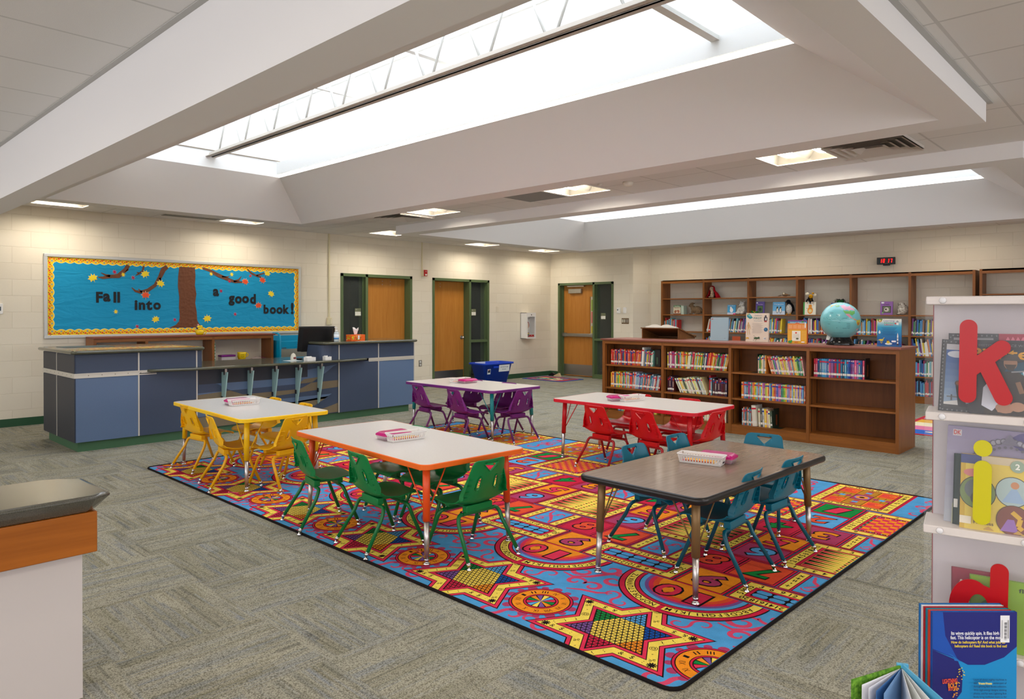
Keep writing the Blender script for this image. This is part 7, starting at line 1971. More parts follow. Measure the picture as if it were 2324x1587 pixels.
def heli(a, w, h):
    a.rect(0, 0, w, h, (14, 134, 196)); a.poly([(0, h), (w, h), (w, h * .68), (w * .85, h * .58), (w * .62, h * .51), (w * .42, h * .51), (w * .30, h * .56), (0, h * .65)], (26, 32, 116)); a.poly([(0, h), (w * .12, h), (w * .15, h * .78), (w * .30, h * .56), (0, h * .66)], (20, 76, 168))
    a.poly([(0, h * .65), (w * .30, h * .55), (w * .36, h * .44), (w * .35, h * .26), (w * .22, h * .12), (0, h * .02)], (28, 30, 108)); a.poly([(w * .18, h * .62), (w * .34, h * .54), (w * .26, h * .55), (w * .24, h * .60)], (30, 110, 190))
    a.text('Its wings quickly spin. It flies high and', w * .54, h * .80, .0095, (232, 232, 240), w=.145, bold=.02); a.text('fast. This helicopter is on the move!', w * .53, h * .76, .0095, (232, 232, 240), w=.145, bold=.02)
    a.text('How do helicopters fly? And what jobs do', w * .54, h * .718, .0075, (236, 206, 60), w=.145, bold=.02); a.text('helicopters do? Read this book to find out!', w * .57, h * .683, .0075, (236, 206, 60), w=.140, bold=.02)
    a.rect(w * .80, h * .72, w * .91, h * .97, (232, 232, 236))
    for k in range(15): a.rect(w * .845, h * .745 + k * .0032, w * .875, h * .745 + k * .0032 + (.0018 if k % 3 else .0009), (30, 30, 34))
    a.rect(w * .815, h * .76, w * .82, h * .93, (90, 90, 96)); a.rect(w * .885, h * .76, w * .892, h * .93, (60, 60, 66))
    a.text('LIGHTNING', w * .20, h * .365, .012, (226, 76, 50), w=.040, bold=.04, rot=4); a.text('BOLT', w * .235, h * .325, .012, (232, 130, 40), w=.026, bold=.04, rot=4); a.text('BOOKS', w * .235, h * .292, .008, (226, 90, 50), w=.024, bold=.04, rot=4)
    for k in range(42):
        f_ = random.random(); x = w * (.34 - .10 * (1 - f_)) + (random.random() - .5) * .016 * (.5 + f_); y = h * (.22 + .27 * f_); a.disc(x, y, .0016, (232, 150 + int(60 * f_), 40), n=6)
    for k, s in enumerate(['Learn all about mighty machines in', 'the Vroom-Vroom series-part of', 'the Lightning Bolt Books collection.', 'With high-energy designs, exciting', 'photos, and fun text, Lightning Bolt', 'Books bring nonfiction topics to life!']): a.text(s, w * .66, h * .385 - k * .0092, .0052, (24, 50, 90), w=.088, bold=.01)
    a.rect(w * .515, h * .35, w * .69, h * .368, (14, 134, 196)); a.text('Vroom-Vroom', w * .60, h * .354, .006, (236, 216, 90), w=.036, bold=.04); a.text('Vroom-Vroom', w * .62, h * .13, .008, (236, 216, 90), w=.05, bold=.04)
    for k, s in enumerate(['Ambulances on the Move', 'Big Rigs on the Move', 'Monster Trucks on the Move']): a.text(s, w * .40, h * .095 - k * .009, .005, (20, 40, 80), w=.055)
    for k, s in enumerate(['Formula One Race Cars on the Move', 'Helicopters on the Move', 'Trains on the Move']): a.text(s, w * .77, h * .105 - k * .009, .005, (20, 40, 80), w=.07)
rbook(0, 0, .226, .290, .009, 'dark and light blue helicopter book nearest the camera at lower right', mat('cov_heli', (18, 90, 176), .3), heli)
for k, (cv, nm) in enumerate((((220, 70, 40), 'thin orange edged book'), ((20, 130, 150), 'thin teal book'), ((176, 20, 30), 'red book'), ((220, 220, 220), 'thin white book'), ((10, 104, 170), 'bright blue book'))):
    rbook(-.004 - .0032 * k, .0105 + .0052 * k, .222, .291 + .0022 * k, .0045, f'{nm} {("right behind the helicopter book", "second behind the helicopter book", "third behind the helicopter book", "fourth behind the helicopter book", "rearmost behind the helicopter book")[k]}', mat('rcov_%d' % k, cv, .35))
# half open book at the bottom edge
t0 = thing('open_book', 'half open picture book with a green cover at the bottom edge', 'book', (-.545, 2.085, .222), R(30))
gcv = furm('grasscover', (120, 170, 60), (70, 120, 40), 90)
m = MB(gcv); m.box(0, 0, 0, -.185, .004, .262, M=Matrix.Rotation(R(38), 4, 'Z')); m.build('front_cover', gcv, t0)
m = MB(mat('cover_skyblue', (90, 176, 214), .35)); m.box(0, 0, 0, .185, .004, .266, M=Matrix.Rotation(R(-76), 4, 'Z')); m.box(-.012, -.002, 0, .016, .006, .266); m.build('back_cover', None, t0)
for k, (an, cc_) in enumerate(((44, (232, 232, 240)), (50, (226, 228, 236)), (56, (60, 110, 170)), (62, (110, 150, 196)), (82, (232, 232, 232)), (90, (226, 230, 226)), (98, (236, 236, 236)))):
    m = MB(mat('leafpage_%d' % k, cc_, .6)); m.box(0, 0, .004, -.172, .0012, .255, M=Matrix.Rotation(R(an), 4, 'Z')); m.build('page', None, t0)
m = MB(mat('stand_white', (220, 214, 208), .5)); m.box(-.19, -.19, 0, .12, .06, .02, M=Matrix.Translation((-.545, 2.085, .2005))); m.box(-.60, 2.0, 0, -.56, 2.04, .2005); tag(m.build('book_stand'), 'small white stand under the half open book, below the view', 'stand')

# ================================================================ near left counter
nw = wood('cherry_edge', (176, 100, 30), (146, 78, 18), 'Y', 1.0, rough=.28, coat=.2)
nc = thing('reading_counter', 'grey stone topped counter with a wood apron at the lower left corner', 'counter', (-2.94, .80, 0))
m = MB(mat('counter_panel', (206, 198, 196), .5)); m.box(-.23, -3.2, 0, 0, 0, .55); m.build('base_panel', None, nc)
m = MB(nw); m.box(-.27, -3.2, .545, .055, .035, .695, bev=.004); m.build('apron', nw, nc)
slate = speckle('dark_stone_top', (96, 94, 84), (66, 66, 60), 380, rough=.16, amount=.6, coat=.3)
m = MB(slate)
prof = [(.052, .697), (.062, .704), (.102, .748), (.103, .754), (.098, .760), (.085, .762)]
pl0 = [(p[0], p[1]) for p in prof]
# three swept edges as one ring
ringp = []
for (cx_, cy_, sx, sy) in ((0, -3.2, 1, 0), (0, 0, 1, 1), (-.42, 0, 0, 1), (-1.9, 0, 0, 1)): pass
base = [(0, -3.2, 1, 0), (-.0, -.01, 1, .3), (-.02, 0, .8, .9), (-.20, 0, -.4, .8), (-.22, -.03, -.8, .4), (-.23, -.06, -1, 0), (-.23, -3.2, -1, 0)]
rows_ = []
for (bx, by, sx, sy) in base: rows_.append([m.bm.verts.new((bx + sx * p[0], by + sy * (p[0] - .02), p[1])) for p in prof])
for A, B in zip(rows_, rows_[1:]):
    for k in range(len(prof) - 1): f = m.bm.faces.new([A[k], B[k], B[k + 1], A[k + 1]]); f.smooth = k > 1
m.bm.faces.new([r_[-1] for r_ in rows_])
m.build('stone_top', slate, nc)
# ================================================================ baskets and pencil boxes on the tables
bskm = mat('basket_white', (226, 222, 218), .4)
pinkl = mat('lid_magenta', (190, 10, 112), .2); clearb = mat('clear_tub', (226, 196, 212), .2, alpha=.45)
cray = [mat('crayon_%d' % i, c, .5) for i, c in enumerate([(240, 170, 30), (236, 130, 150), (200, 60, 40), (240, 200, 60), (110, 50, 30), (60, 110, 180)])]
def make_basket(L=.262, W=.098, H=.052):
    t0 = thing('slotted_basket', '', 'basket', (0, 0, 0), 0, 'pencil baskets on the tables')
    m = MB(bskm); l2, w2 = L / 2, W / 2; tp = .012; th = .0018
    def wall(a0, a1, axis, side):
        n = 15 if axis == 'x' else 5; span = a1 - a0; zz0, zz1 = .012, H - .014
        def pt(a, z):
            k = z / H; off = tp * k
            if axis == 'x': return (a * (1 + off / l2 * .6), side * (w2 - tp + off), z)
            return (side * (l2 - tp + off), a * (1 + off / w2 * .6), z)
        def quad(b0, b1, z0, z1):
            m.face([pt(b0, z0), pt(b1, z0), pt(b1, z1), pt(b0, z1)])
        quad(a0, a1, 0, zz0); quad(a0, a1, zz1, H)
        st = span / n
        for i in range(n + 1):
            c_ = a0 + i * st; quad(max(a0, c_ - st * .24), min(a1, c_ + st * .24), zz0, zz1)
    for s in (-1, 1): wall(-l2 + tp, l2 - tp, 'x', s); wall(-w2 + tp, w2 - tp, 'y', s)
    m.face([(-l2 + tp, -w2 + tp, .001), (l2 - tp, -w2 + tp, .001), (l2 - tp, w2 - tp, .001), (-l2 + tp, w2 - tp, .001)])
    o = m.build('body', bskm, t0); md = o.modifiers.new('s', 'SOLIDIFY'); md.thickness = .002; md.offset = 0
    m = MB(bskm); m.tube([(p[0], p[1], H) for p in rrpts(-l2 - .003, -w2 - .003, l2 + .003, w2 + .003, .015, 5)], .0032, 6, closed=True); m.build('rim', bskm, t0)
    return t0
def make_pencils(L=.20):
    m = MB()
    for k in range(16):
        y = -.030 + (k % 8) * .008; z = .006 + (k // 8) * .008; x0 = random.uniform(-.10, -.085); x1 = x0 + random.uniform(.15, .18)
        m.use(cray[0] if k % 4 else cray[k // 4 % 6]).cyl((x0, y, z), (x1, y, z), .0036, seg=6); m.use(cray[1]).cyl((x0 - .008, y, z), (x0, y, z), .0036, seg=6); m.use(bskm).cyl((x1, y, z), (x1 + .012, y, z), .0036, .0008, seg=6)
    o = m.build('pencil_bundle'); return tag(o, '', 'pencils', 'pencil bundles in the baskets', kind='stuff')
def make_box():
    t0 = thing('pencil_box', '', 'pencil box', (0, 0, 0), 0, 'magenta lidded pencil boxes')
    L, W, H = .21, .125, .03
    m = MB(clearb); a = rrpts(-L / 2 + .006, -W / 2 + .006, L / 2 - .006, W / 2 - .006, .012, 4); b = rrpts(-L / 2, -W / 2, L / 2, W / 2, .014, 4); n = len(a)
    for i in range(n):
        j = (i + 1) % n; m.face([(*a[i], 0), (*a[j], 0), (*b[j], H), (*b[i], H)], True)
    m.face([(*p, 0) for p in reversed(a)]); m.build('tub', clearb, t0)
    m = MB(pinkl); c = rrpts(-L / 2 + .016, -W / 2 + .016, L / 2 - .016, W / 2 - .016, .012, 4); b2 = rrpts(-L / 2 - .003, -W / 2 - .003, L / 2 + .003, W / 2 + .003, .015, 4)
    for i in range(n):
        j = (i + 1) % n; m.face([(*b2[i], H - .003), (*b2[j], H - .003), (*b2[j], H + .007), (*b2[i], H + .007)], True); m.face([(*b2[i], H + .007), (*b2[j], H + .007), (*c[j], H + .021), (*c[i], H + .021)], True)
    m.face([(*p, H + .021) for p in c]); m.box(-.02, -W / 2 - .008, H - .008, .02, -W / 2 - .003, H + .006, bev=.002); m.build('lid', pinkl, t0)
    m = MB()
    for k in range(14): x, y = random.uniform(-.08, .06), random.uniform(-.045, .045); a_ = random.uniform(-.5, .5); m.use(random.choice(cray)).cyl((x, y, .007 + (k % 3) * .006), (x + .03 * math.cos(a_) + .01, y + .03 * math.sin(a_), .007 + (k % 3) * .006), .0038, seg=6)
    o = m.build('crayons', None, t0); o['kind'] = 'stuff'
    return t0
bs0, pn0, bx0 = make_basket(), make_pencils(), make_box(); kb, kx = kids_map(bs0), kids_map(bx0); used_ = [False]
for i, (tb, bx, by, ba, px, py, pa, zt) in enumerate([('yellow', -6.135, 2.965, 86, -6.235, 2.955, 86, .59), ('orange', -3.715, 2.905, 84, -3.82, 2.885, 86, .585), ('purple', -6.36, 5.79, 88, -6.25, 5.82, 88, .58),
                                                     ('red', -3.83, 5.70, 76, -3.93, 5.63, 60, .585), ('brown', -2.045, 3.765, 12, -2.01, 3.885, 10, .545)]):
    if i == 0: b, p, x = bs0, pn0, bx0
    else: b = copy_tree(bs0, kb); p = pn0.copy(); COL.objects.link(p); x = copy_tree(bx0, kx)
    tn = 'brown woodgrain table' if tb == 'brown' else f'{tb} edged table'
    b['label'] = f'white slotted plastic basket on the {tn}'; p['label'] = f'bundle of pencils inside the basket on the {tn}'; x['label'] = f'clear pencil box with magenta lid on the {tn}'
    b.location = (bx, by, zt + .0012); b.rotation_euler = (0, 0, R(ba)); p.location = (bx, by, zt + .003); p.rotation_euler = (0, 0, R(ba)); x.location = (px, py, zt + .001); x.rotation_euler = (0, 0, R(pa))
m = MB(whitep); m.box(0, 0, 0, .0005, .05, .03); m.use(blackp).box(.0005, .005, .004, .0008, .045, .014); o = m.build('basket_label', whitep, b); o.location = (.1245, -.02, .008)
# crayons lying on the rug
for (x, y, a_, L_, c, lab) in ((-5.42, 2.49, 25, .09, (236, 90, 110), 'pink crayon on the rug front edge by the yellow table leg'), (-3.34, 2.66, -8, .09, (206, 80, 50), 'orange red crayon on the rug among the green chair legs'), (-3.02, 2.71, 30, .09, (206, 60, 130), 'magenta crayon on the rug behind the orange table leg')):
    m = MB(mat('wax_%d_%d_%d' % c, c, .5)); m.cyl((0, 0, .005), (L_, 0, .005), .0048, seg=8); m.cyl((L_, 0, .005), (L_ + .012, 0, .005), .0048, .0015, seg=8); m.use(mat('wrap_%d' % c[0], tuple(int(v * .8) for v in c), .6)).cyl((.012, 0, .005), (L_ - .012, 0, .005), .0051, seg=8)
    o = m.build('crayon'); o.location = (x, y, .0108); o.rotation_euler = (0, 0, R(a_)); tag(o, lab, 'crayon', 'crayons dropped on the rug')

# ================================================================ on the service desk
CT = .8085
mo = thing('computer_monitor', 'black computer monitor seen from behind on the service desk', 'monitor', (-8.50, 5.12, CT), R(-14))
m = MB(blackp); Mt = Matrix.Translation((0, 0, .085)) @ Matrix.Rotation(R(14), 4, 'Y')
def ybox(m, x0, y0, z0, x1, y1, z1, M_, bev=0): m.box(x0, y0, z0, x1, y1, z1, M=M_, bev=bev)
ybox(m, -.05, -.245, 0, -.02, .245, .345, Mt, .008)
pr = [(-.02, -.235), (.02, -.20), (.02, .20), (-.02, .235)]
A = [Mt @ Vector((p[0], p[1], .01)) for p in pr]; B = [Mt @ Vector((p[0], p[1] * .98, .33)) for p in pr]
for k in range(3): m.face([A[k], A[k + 1], B[k + 1], B[k]])
m.face(A); m.face(B[::-1]); m.build('back_shell', blackp, mo)
m = MB(mat('screen_dark', (20, 22, 26), .15)); ybox(m, -.051, -.23, .015, -.0502, .23, .33, Mt); m.build('screen', None, mo)
m = MB(blackp); m.box(-.09, -.12, 0, .09, .12, .014, bev=.004); m.box(-.02, -.05, .01, .03, .05, .16); m.build('stand', blackp, mo)
m = MB(mat('port_grey', (150, 150, 150), .4))
for k in range(4): ybox(m, -.045, -.2462, .05 + k * .03, -.03, -.2455, .053 + k * .03, Mt)
m.build('ports', None, mo)
cp = thing('card_reader', 'black angled card reader with a blue tag in front of the monitor', 'card reader', (-8.22, 5.12, CT), R(-10))
m = MB(blackp); Mc = Matrix.Rotation(R(18), 4, 'Y'); m.box(-.012, -.075, .03, .012, .075, .20, M=Mc, bev=.006); m.box(-.10, -.05, 0, .0, .05, .012); m.box(-.06, -.02, .01, -.02, .02, .13); m.build('body', blackp, cp)
m = MB(mat('reader_screen', (40, 46, 54), .1)); m.box(.0121, -.045, .09, .0127, .045, .165, M=Mc); m.build('screen', None, cp)
m = MB(mat('tag_blue', (30, 110, 200), .4)); m.box(.012, -.02, .165, .018, .015, .195, M=Mc); m.build('blue_tag', None, cp)
m = MB(mat('scanner_cream', (206, 202, 186), .4)); m.lathe([(.034, 0), (.038, .01), (.036, .04), (.028, .075), (.012, .092), (.002, .095)], seg=20); m.use(mat('scanner_window', (120, 60, 60), .2)).box(.034, -.018, .02, .0385, .018, .045)
o = m.build('barcode_scanner'); o.location = (-8.28, 4.66, CT); tag(o, 'small cream barcode scanner stand left of the mouse', 'scanner')
m = MB(blackp); m.ball((0, 0, .012), .03, (1.4, .85, .55)); m.tube([(-.04, 0, .012), (-.1, .02, .003), (-.12, -.10, .003), (-.05, -.16, .003)], .0022, 6); o = m.build('computer_mouse'); o.location = (-8.35, 4.93, CT + .004); o.rotation_euler = (0, 0, R(70)); tag(o, 'black computer mouse with a cord on the counter', 'mouse')
m = MB(blackp); m.box(-.02, -.035, 0, .02, .035, .022, bev=.008); o = m.build('cable_adapter'); o.location = (-8.34, 4.78, CT + .001); tag(o, 'small black plug between the scanner and the mouse', 'adapter')
def tray(x, y, rz, L_, lab):
    t0 = thing('paper_tray', lab, 'tray', (x, y, CT + .0005), R(rz), 'white paper slip trays')
    m = MB(whitep); w_ = .04
    m.box(-w_, -L_, 0, w_, L_, .003); m.box(-w_ - .004, -L_, 0, -w_, L_, .045); m.box(w_, -L_, 0, w_ + .004, L_, .04); m.box(-w_, -L_ - .003, 0, w_, -L_, .042); m.box(-w_, L_, 0, w_, L_ + .003, .042); m.build('tray', whitep, t0)
    m = MB(mat('slip_paper', (238, 238, 234), .7)); 
    for k in range(5): m.box(-w_ + .006 + k * .006, -L_ + .01, .003, -w_ + .008 + k * .006, L_ - .012 - k * .004, .052)
    o = m.build('slips', None, t0); o['kind'] = 'stuff'
tray(-8.12, 4.80, 4, .06, 'longer white tray of paper slips below the monitor'); tray(-8.10, 5.04, -4, .04, 'short white tray of paper slips below the card reader')
m = MB(mat('print_sheet', (210, 224, 230), .5)); m.box(-8.35, 4.55, CT, -8.15, 4.72, CT + .001); tag(m.build('paper_sheet'), 'pale paper sheet lying under the barcode scanner', 'paper')
T2 = 1.0385
hs = thing('hand_sanitizer', 'clear pump bottle of hand sanitizer on the raised right counter', 'bottle', (-8.20, 5.245, T2))
gelm = mat('clear_gel', (206, 224, 232), .08, alpha=.6)
m = MB(gelm); m.lathe([(.030, 0), (.033, .006), (.033, .105), (.028, .122), (.013, .130), (.013, .136)], seg=20, M=Matrix.Diagonal((.75, 1.1, 1, 1))); m.build('bottle', gelm, hs)
m = MB(whitep); m.cyl((0, 0, .134), (0, 0, .152), .015, seg=16); m.cyl((0, 0, .152), (0, 0, .182), .004, seg=10); m.box(-.006, -.03, .18, .006, .012, .19, bev=.002); m.build('pump', whitep, hs)
m = MB(mat('gel_label', (224, 234, 240), .4)); m.lathe([(.0336, .03), (.0338, .03), (.0338, .095), (.0336, .095)], seg=20, M=Matrix.Diagonal((.75, 1.1, 1, 1))); m.use(mat('gel_blue', (60, 140, 200), .4)).lathe([(.0339, .03), (.0341, .03), (.0341, .05), (.0339, .05)], seg=20, M=Matrix.Diagonal((.75, 1.1, 1, 1))); m.build('label', None, hs)
tb = thing('tissue_box', 'orange tissue box with a grinning face and a tissue sticking out', 'tissue box', (-8.22, 5.56, T2), R(3))
orm = mat('tissue_orange', (232, 98, 24), .5)
m = MB(orm); m.box(-.06, -.115, 0, .06, .115, .085, bev=.002); m.build('box', orm, tb)
a = Art(MW((.0606, -.115, 0), (0, 1, 0), (0, 0, 1)))
a.poly([(.065, .045), (.075, .05), (.085, .028), (.115, .02), (.145, .028), (.155, .05), (.165, .045), (.15, .018), (.115, .008), (.08, .018)], (20, 18, 16)); a.poly([(.068, .047), (.09, .024), (.115, .02), (.14, .024), (.162, .047), (.15, .022), (.115, .011), (.08, .022)], (236, 206, 60))
for k in range(6): x = .083 + k * .012; a.poly([(x - .006, .030), (x + .006, .030), (x, .018)], (24, 20, 18))
for x in (.082, .148): a.disc(x, .066, .009, (240, 226, 120)); a.disc(x, .066, .0045, (60, 90, 60))
a.disc(.02, .05, .014, (226, 206, 40)); a.disc(.03, .032, .012, (180, 200, 60)); a.disc(.045, .06, .008, (226, 206, 40)); a.done(tb)
a = Art(MW((-.06, -.1156, 0), (1, 0, 0), (0, 0, 1))); a.line([(.03, .02), (.045, .045), (.05, .07)], .012, (206, 206, 50)); a.line([(.05, .03), (.08, .04), (.085, .02)], .010, (206, 206, 50)); a.disc(.09, .065, .010, (226, 206, 40)); a.disc(.02, .015, .006, (236, 236, 236)); a.done(tb)
tm = mat('tissue_white', (232, 226, 224), .8)
m = MB(tm); prev = None
for j in range(7):
    z = .084 + j * .014; ring_ = []
    for k in range(12): a_ = 2 * PI * k / 12; r_ = .018 + .022 * (j / 6) * (1 + .5 * math.sin(3 * a_ + 1)) ; ring_.append(m.bm.verts.new((r_ * .5 * math.cos(a_), r_ * 1.2 * math.sin(a_) + .008 * j / 6, z + (.018 * math.sin(2 * a_) if j > 4 else 0))))
    if prev:
        for k in range(12): f = m.bm.faces.new([prev[k], prev[(k + 1) % 12], ring_[(k + 1) % 12], ring_[k]]); f.smooth = True
    prev = ring_
o = m.build('tissue', tm, tb); o['label'] = 'white tissue sticking out of the box'; md = o.modifiers.new('s', 'SOLIDIFY'); md.thickness = .0012
m = MB(tm); m.box(.0615, -.01, .02, .063, .02, .075, bev=.0005); m.build('hanging_tissue', tm, tb)
# dark raised shelf piece behind the tissue box
m = MB(stone); m.box(-9.2, 5.55, .985, -8.86, 6.45, 1.0); m.use(navy).box(-9.18, 5.6, .80, -8.9, 6.4, .985); tag(m.build('side_counter'), 'rear wing of the desk counter behind the tissue box', 'counter')

# ================================================================ low wall shelf behind the desk and its things
SF, SB = -10.20, -10.52
sw = thing('wall_shelf_unit', 'low wooden shelf unit below the bulletin board behind the desk', 'shelf', (SF, 2.93, 0)); OS = (-SF, -2.93, 0)
def swk(m, n_, mt): o = m.build(n_, mt, sw); o.location = OS; return o
topc = mat('shelf_top_red', (128, 62, 40), .35)
m = MB(topc); m.box(SB, 2.91, 1.075, SF + .015, 5.43, 1.10, bev=.004); swk(m, 'top', topc)
for y in (2.93, 3.56, 4.47, 5.385):
    m = MB(shelfv); m.box(SB, y - .018, 0, SF, y + .018, 1.075); swk(m, 'upright', shelfv)
wy = wood('walnut_stain_y', (158, 98, 44), (122, 72, 28), 'Y', 1.0, rough=.38)
for a_, b_ in ((2.948, 3.542), (3.578, 4.452), (4.488, 5.367)):
    m = MB(wy); m.box(SF - .02, a_, 1.03, SF, b_, 1.075); swk(m, 'top_rail', wy)
    for z in (.70, .36): m = MB(wy); m.box(SB, a_, z - .02, SF - .004, b_, z); swk(m, 'shelf', wy)
SZ = .7005
def mug(x, y, z, lab, plush_=False):
    t0 = thing('yellow_mug', lab, 'mug', (x, y, z), R(-20)); ym = mat('mug_yellow', (240, 206, 24), .2)
    m = MB(ym)
    if plush_: m.lathe([(.038, 0), (.05, .012), (.058, .035), (.052, .065), (.046, .07), (.044, .066), (.03, .02)], seg=24)
    else: m.lathe([(.034, 0), (.032, .006), (.05, .02), (.064, .06), (.062, .10), (.066, .125), (.062, .127), (.056, .10), (.05, .04), (.02, .02)], seg=24)
    m.build('cup', ym, t0)
    m = MB(ym); r_ = .026; cz = .035 if plush_ else .085; rr = .056 if plush_ else .062; m.tube([(0, rr + r_ * math.sin(a_) * 1.0, cz + r_ * math.cos(a_)) for a_ in [PI * k / 10 for k in range(11)]], .007, 8); m.build('handle', ym, t0)
    a = Art(MW((.0585 if plush_ else .0655, -.03, 0), (0, 1, 0), (0, 0, 1)))
    if plush_: a.disc(.02, .045, .004, (20, 20, 20)); a.disc(.038, .045, .004, (20, 20, 20))
    else: a.disc(.022, .092, .004, (20, 20, 20), .7, 1.4); a.disc(.044, .092, .004, (20, 20, 20), .7, 1.4); a.line([(.012, .07), (.022, .058), (.034, .054), (.046, .060), (.054, .074)], .003, (20, 20, 20))
    a.done(t0); return t0
mg = mug(-10.26, 4.30, 1.1005, 'yellow smiling mug holding tiny toys on top of the shelf unit', True)
m = MB(mat('toy_yellow_s', (244, 214, 40), .5)); m.ball((0, 0, .0), .026, (1, 1.1, .8)); m.ball((0, -.028, .028), .016); m.ball((0, .024, .03), .015, (1, 1, 1.3)); m.ball((0, .0, .035), .014, (1, 2, .8)); m.use(mat('toy_navy', (40, 50, 100), .5)).ball((-.01, -.035, .02), .014, (1, 1, 2)); m.use(mat('toy_pink_s', (226, 170, 170), .5)).ball((-.01, -.02, .055), .012); m.use(eye).ball((.024, -.008, .006), .003); m.ball((.024, .010, .006), .003)
o = m.build('toy_figures'); o.location = (-10.26, 4.30, 1.188); tag(o, 'little yellow, navy and pink toys packed in the upper yellow mug', 'toys', kind='stuff')
mug(-10.27, 4.93, SZ, 'tall yellow smiley mug inside the shelf unit')
t0 = thing('lidded_container', 'clear box with a purple lid beside the tall yellow mug', 'container', (-10.28, 4.70, SZ + .012), 0)
m = MB(mat('tub_frosted', (214, 206, 206), .3, alpha=.8)); m.box(-.06, -.10, 0, .06, .11, .055, bev=.006); m.build('tub', None, t0)
m = MB(mat('lid_purple', (116, 26, 120), .3)); m.box(-.065, -.105, .055, .065, .115, .085, bev=.010); m.build('lid', None, t0)
m = MB(mat('pink_card', (226, 184, 164), .6)); m.box(-10.36, 4.52, SZ, -10.215, 4.80, SZ + .012); tag(m.build('card_stack'), 'flat pinkish card stack under the purple lidded box', 'cards')
m = MB(mat('green_white_box', (206, 216, 206), .5)); m.box(-10.33, 4.492, SZ, -10.24, 4.515, SZ + .28); 
for k in range(6): m.use(mat('dot_green_s', (60, 150, 110), .5)).box(-10.24, 4.492, SZ + .02 + k * .045, -10.239, 4.515, SZ + .045 + k * .045)
tag(m.build('patterned_box'), 'narrow green and white patterned box leaning by the left upright', 'box')
t0 = thing('plastic_bag', 'clear zip bag of red leaves with a yellow leaf beside it', 'bag', (-10.25, 5.18, SZ))
m = MB(mat('bag_clear', (226, 206, 206), .15, alpha=.35)); 
gr = [[m.bm.verts.new((-.07 + .14 * i / 5, -.11 + .22 * j / 6, .008 + .05 * max(0, 1 - abs(i - 2.5) / 2.6) * max(0, 1 - abs(j - 2) / 3.2) + random.uniform(0, .012))) for j in range(7)] for i in range(6)]
for i in range(5):
    for j in range(6): m.bm.faces.new([gr[i][j], gr[i + 1][j], gr[i + 1][j + 1], gr[i][j + 1]]).smooth = True
m.build('film', None, t0)
m = MB(mat('leaf_red_s', (190, 40, 30), .6))
for k in range(22): x, y = random.uniform(-.05, .05), random.uniform(-.10, .05); a_ = random.uniform(0, 6); r_ = .018; m.face([(x + r_ * math.cos(a_ + j * PI / 2.5), y + r_ * math.sin(a_ + j * PI / 2.5), .004 + k * .001) for j in range(5)])
o = m.build('red_leaves', None, t0); o['kind'] = 'stuff'
m = MB(mat('zip_magenta', (150, 50, 110), .4)); m.box(.05, -.03, .05, .054, .10, .054, M=Matrix.Rotation(R(-18), 4, 'X')); m.build('zip', None, t0)
m = MB(mat('leaf_yellow', (250, 222, 40), .6)); 
for k in range(4): m.face([(-10.24 + .03 * math.cos(a_), 5.045 + .035 * math.sin(a_) + k * .012, SZ + .004 + k * .004 + .006 * math.sin(a_ * 2)) for a_ in [2 * PI * j / 7 for j in range(7)]])
tag(m.build('felt_leaf'), 'crumpled yellow felt leaf between the mug and the zip bag', 'leaf')
# blue book truck
bt = thing('book_truck', 'turquoise metal book truck at the right end of the wall shelf', 'book cart', (-10.12, 5.42, 0))
bl = mat('truck_turquoise', (0, 144, 184), .35)
for y in (.045, .93):
    m = MB(bl); m.tube([(-.30, y, .1), (-.30, y, 1.0), (-.27, y, 1.07), (-.2, y, 1.10), (-.06, y, 1.10), (.0, y, 1.07), (.02, y, 1.0), (.02, y, .1)], .014, 8); m.build('end_frame', bl, bt)
    m = MB(bl); m.box(-.29, y - .006, .15, .01, y + .006, .99); m.build('end_panel', bl, bt)
for z in (.86, .5, .16):
    m = MB(bl); Mq = Matrix.Translation((0, 0, z)) @ Matrix.Rotation(R(16), 4, 'Y'); m.box(-.28, .05, .03, .02, .925, .036, M=Mq); m.box(.02, .05, .0, .025, .925, .11, M=Matrix.Translation((0, 0, z))); m.box(-.29, .05, .06, -.284, .925, .2, M=Matrix.Translation((0, 0, z))); m.build('sloped_shelf', bl, bt)
for x in (-.29, .01):
    for y in (.05, .92): m = MB(blackp); m.cyl((x, y - .012, .04), (x, y + .012, .04), .04, seg=14); m.cyl((x, y, .06), (x, y, .11), .01, seg=8); m.build('caster', blackp, bt)
m = MB(mat('maker_plate', (70, 90, 100), .4)); m.box(.0255, .07, .865, .0265, .14, .88); o = m.build('maker_plate', None, bt); o.location = (0, 0, .0)

# ================================================================ blue returns bin, small rugs, doorstop
bn_ = thing('plastic_tote', 'large blue plastic tote with a returns sign, below the second sidelight', 'bin', (-10.08, 10.03, 0), 0)
bm_ = mat('tote_blue', (12, 66, 196), .3)
m = MB(bm_); a0 = rrpts(-.15, -.30, .15, .30, .05, 4); a1 = rrpts(-.21, -.40, .21, .40, .06, 4); a2 = rrpts(-.24, -.43, .24, .43, .06, 4); n = len(a0)
seq = [([(*p, .002) for p in a0]), ([(*p, .40) for p in a1]), ([(*p, .40) for p in a2]), ([(*p, .435) for p in a2]), ([(*p, .435) for p in rrpts(-.225, -.415, .225, .415, .06, 4)]), ([(*p, .40) for p in rrpts(-.205, -.395, .205, .395, .06, 4)]), ([(*p, .012) for p in rrpts(-.145, -.295, .145, .295, .05, 4)])]
for A, B in zip(seq, seq[1:]):
    for i in range(n): j = (i + 1) % n; m.face([A[i], A[j], B[j], B[i]], True)
m.face(seq[0][::-1]); m.face(seq[-1]); m.build('tub', bm_, bn_)
m = MB(bm_)
m.box(.196, -.16, .33, .225, .22, .37, bev=.006); m.build('front_band', bm_, bn_)
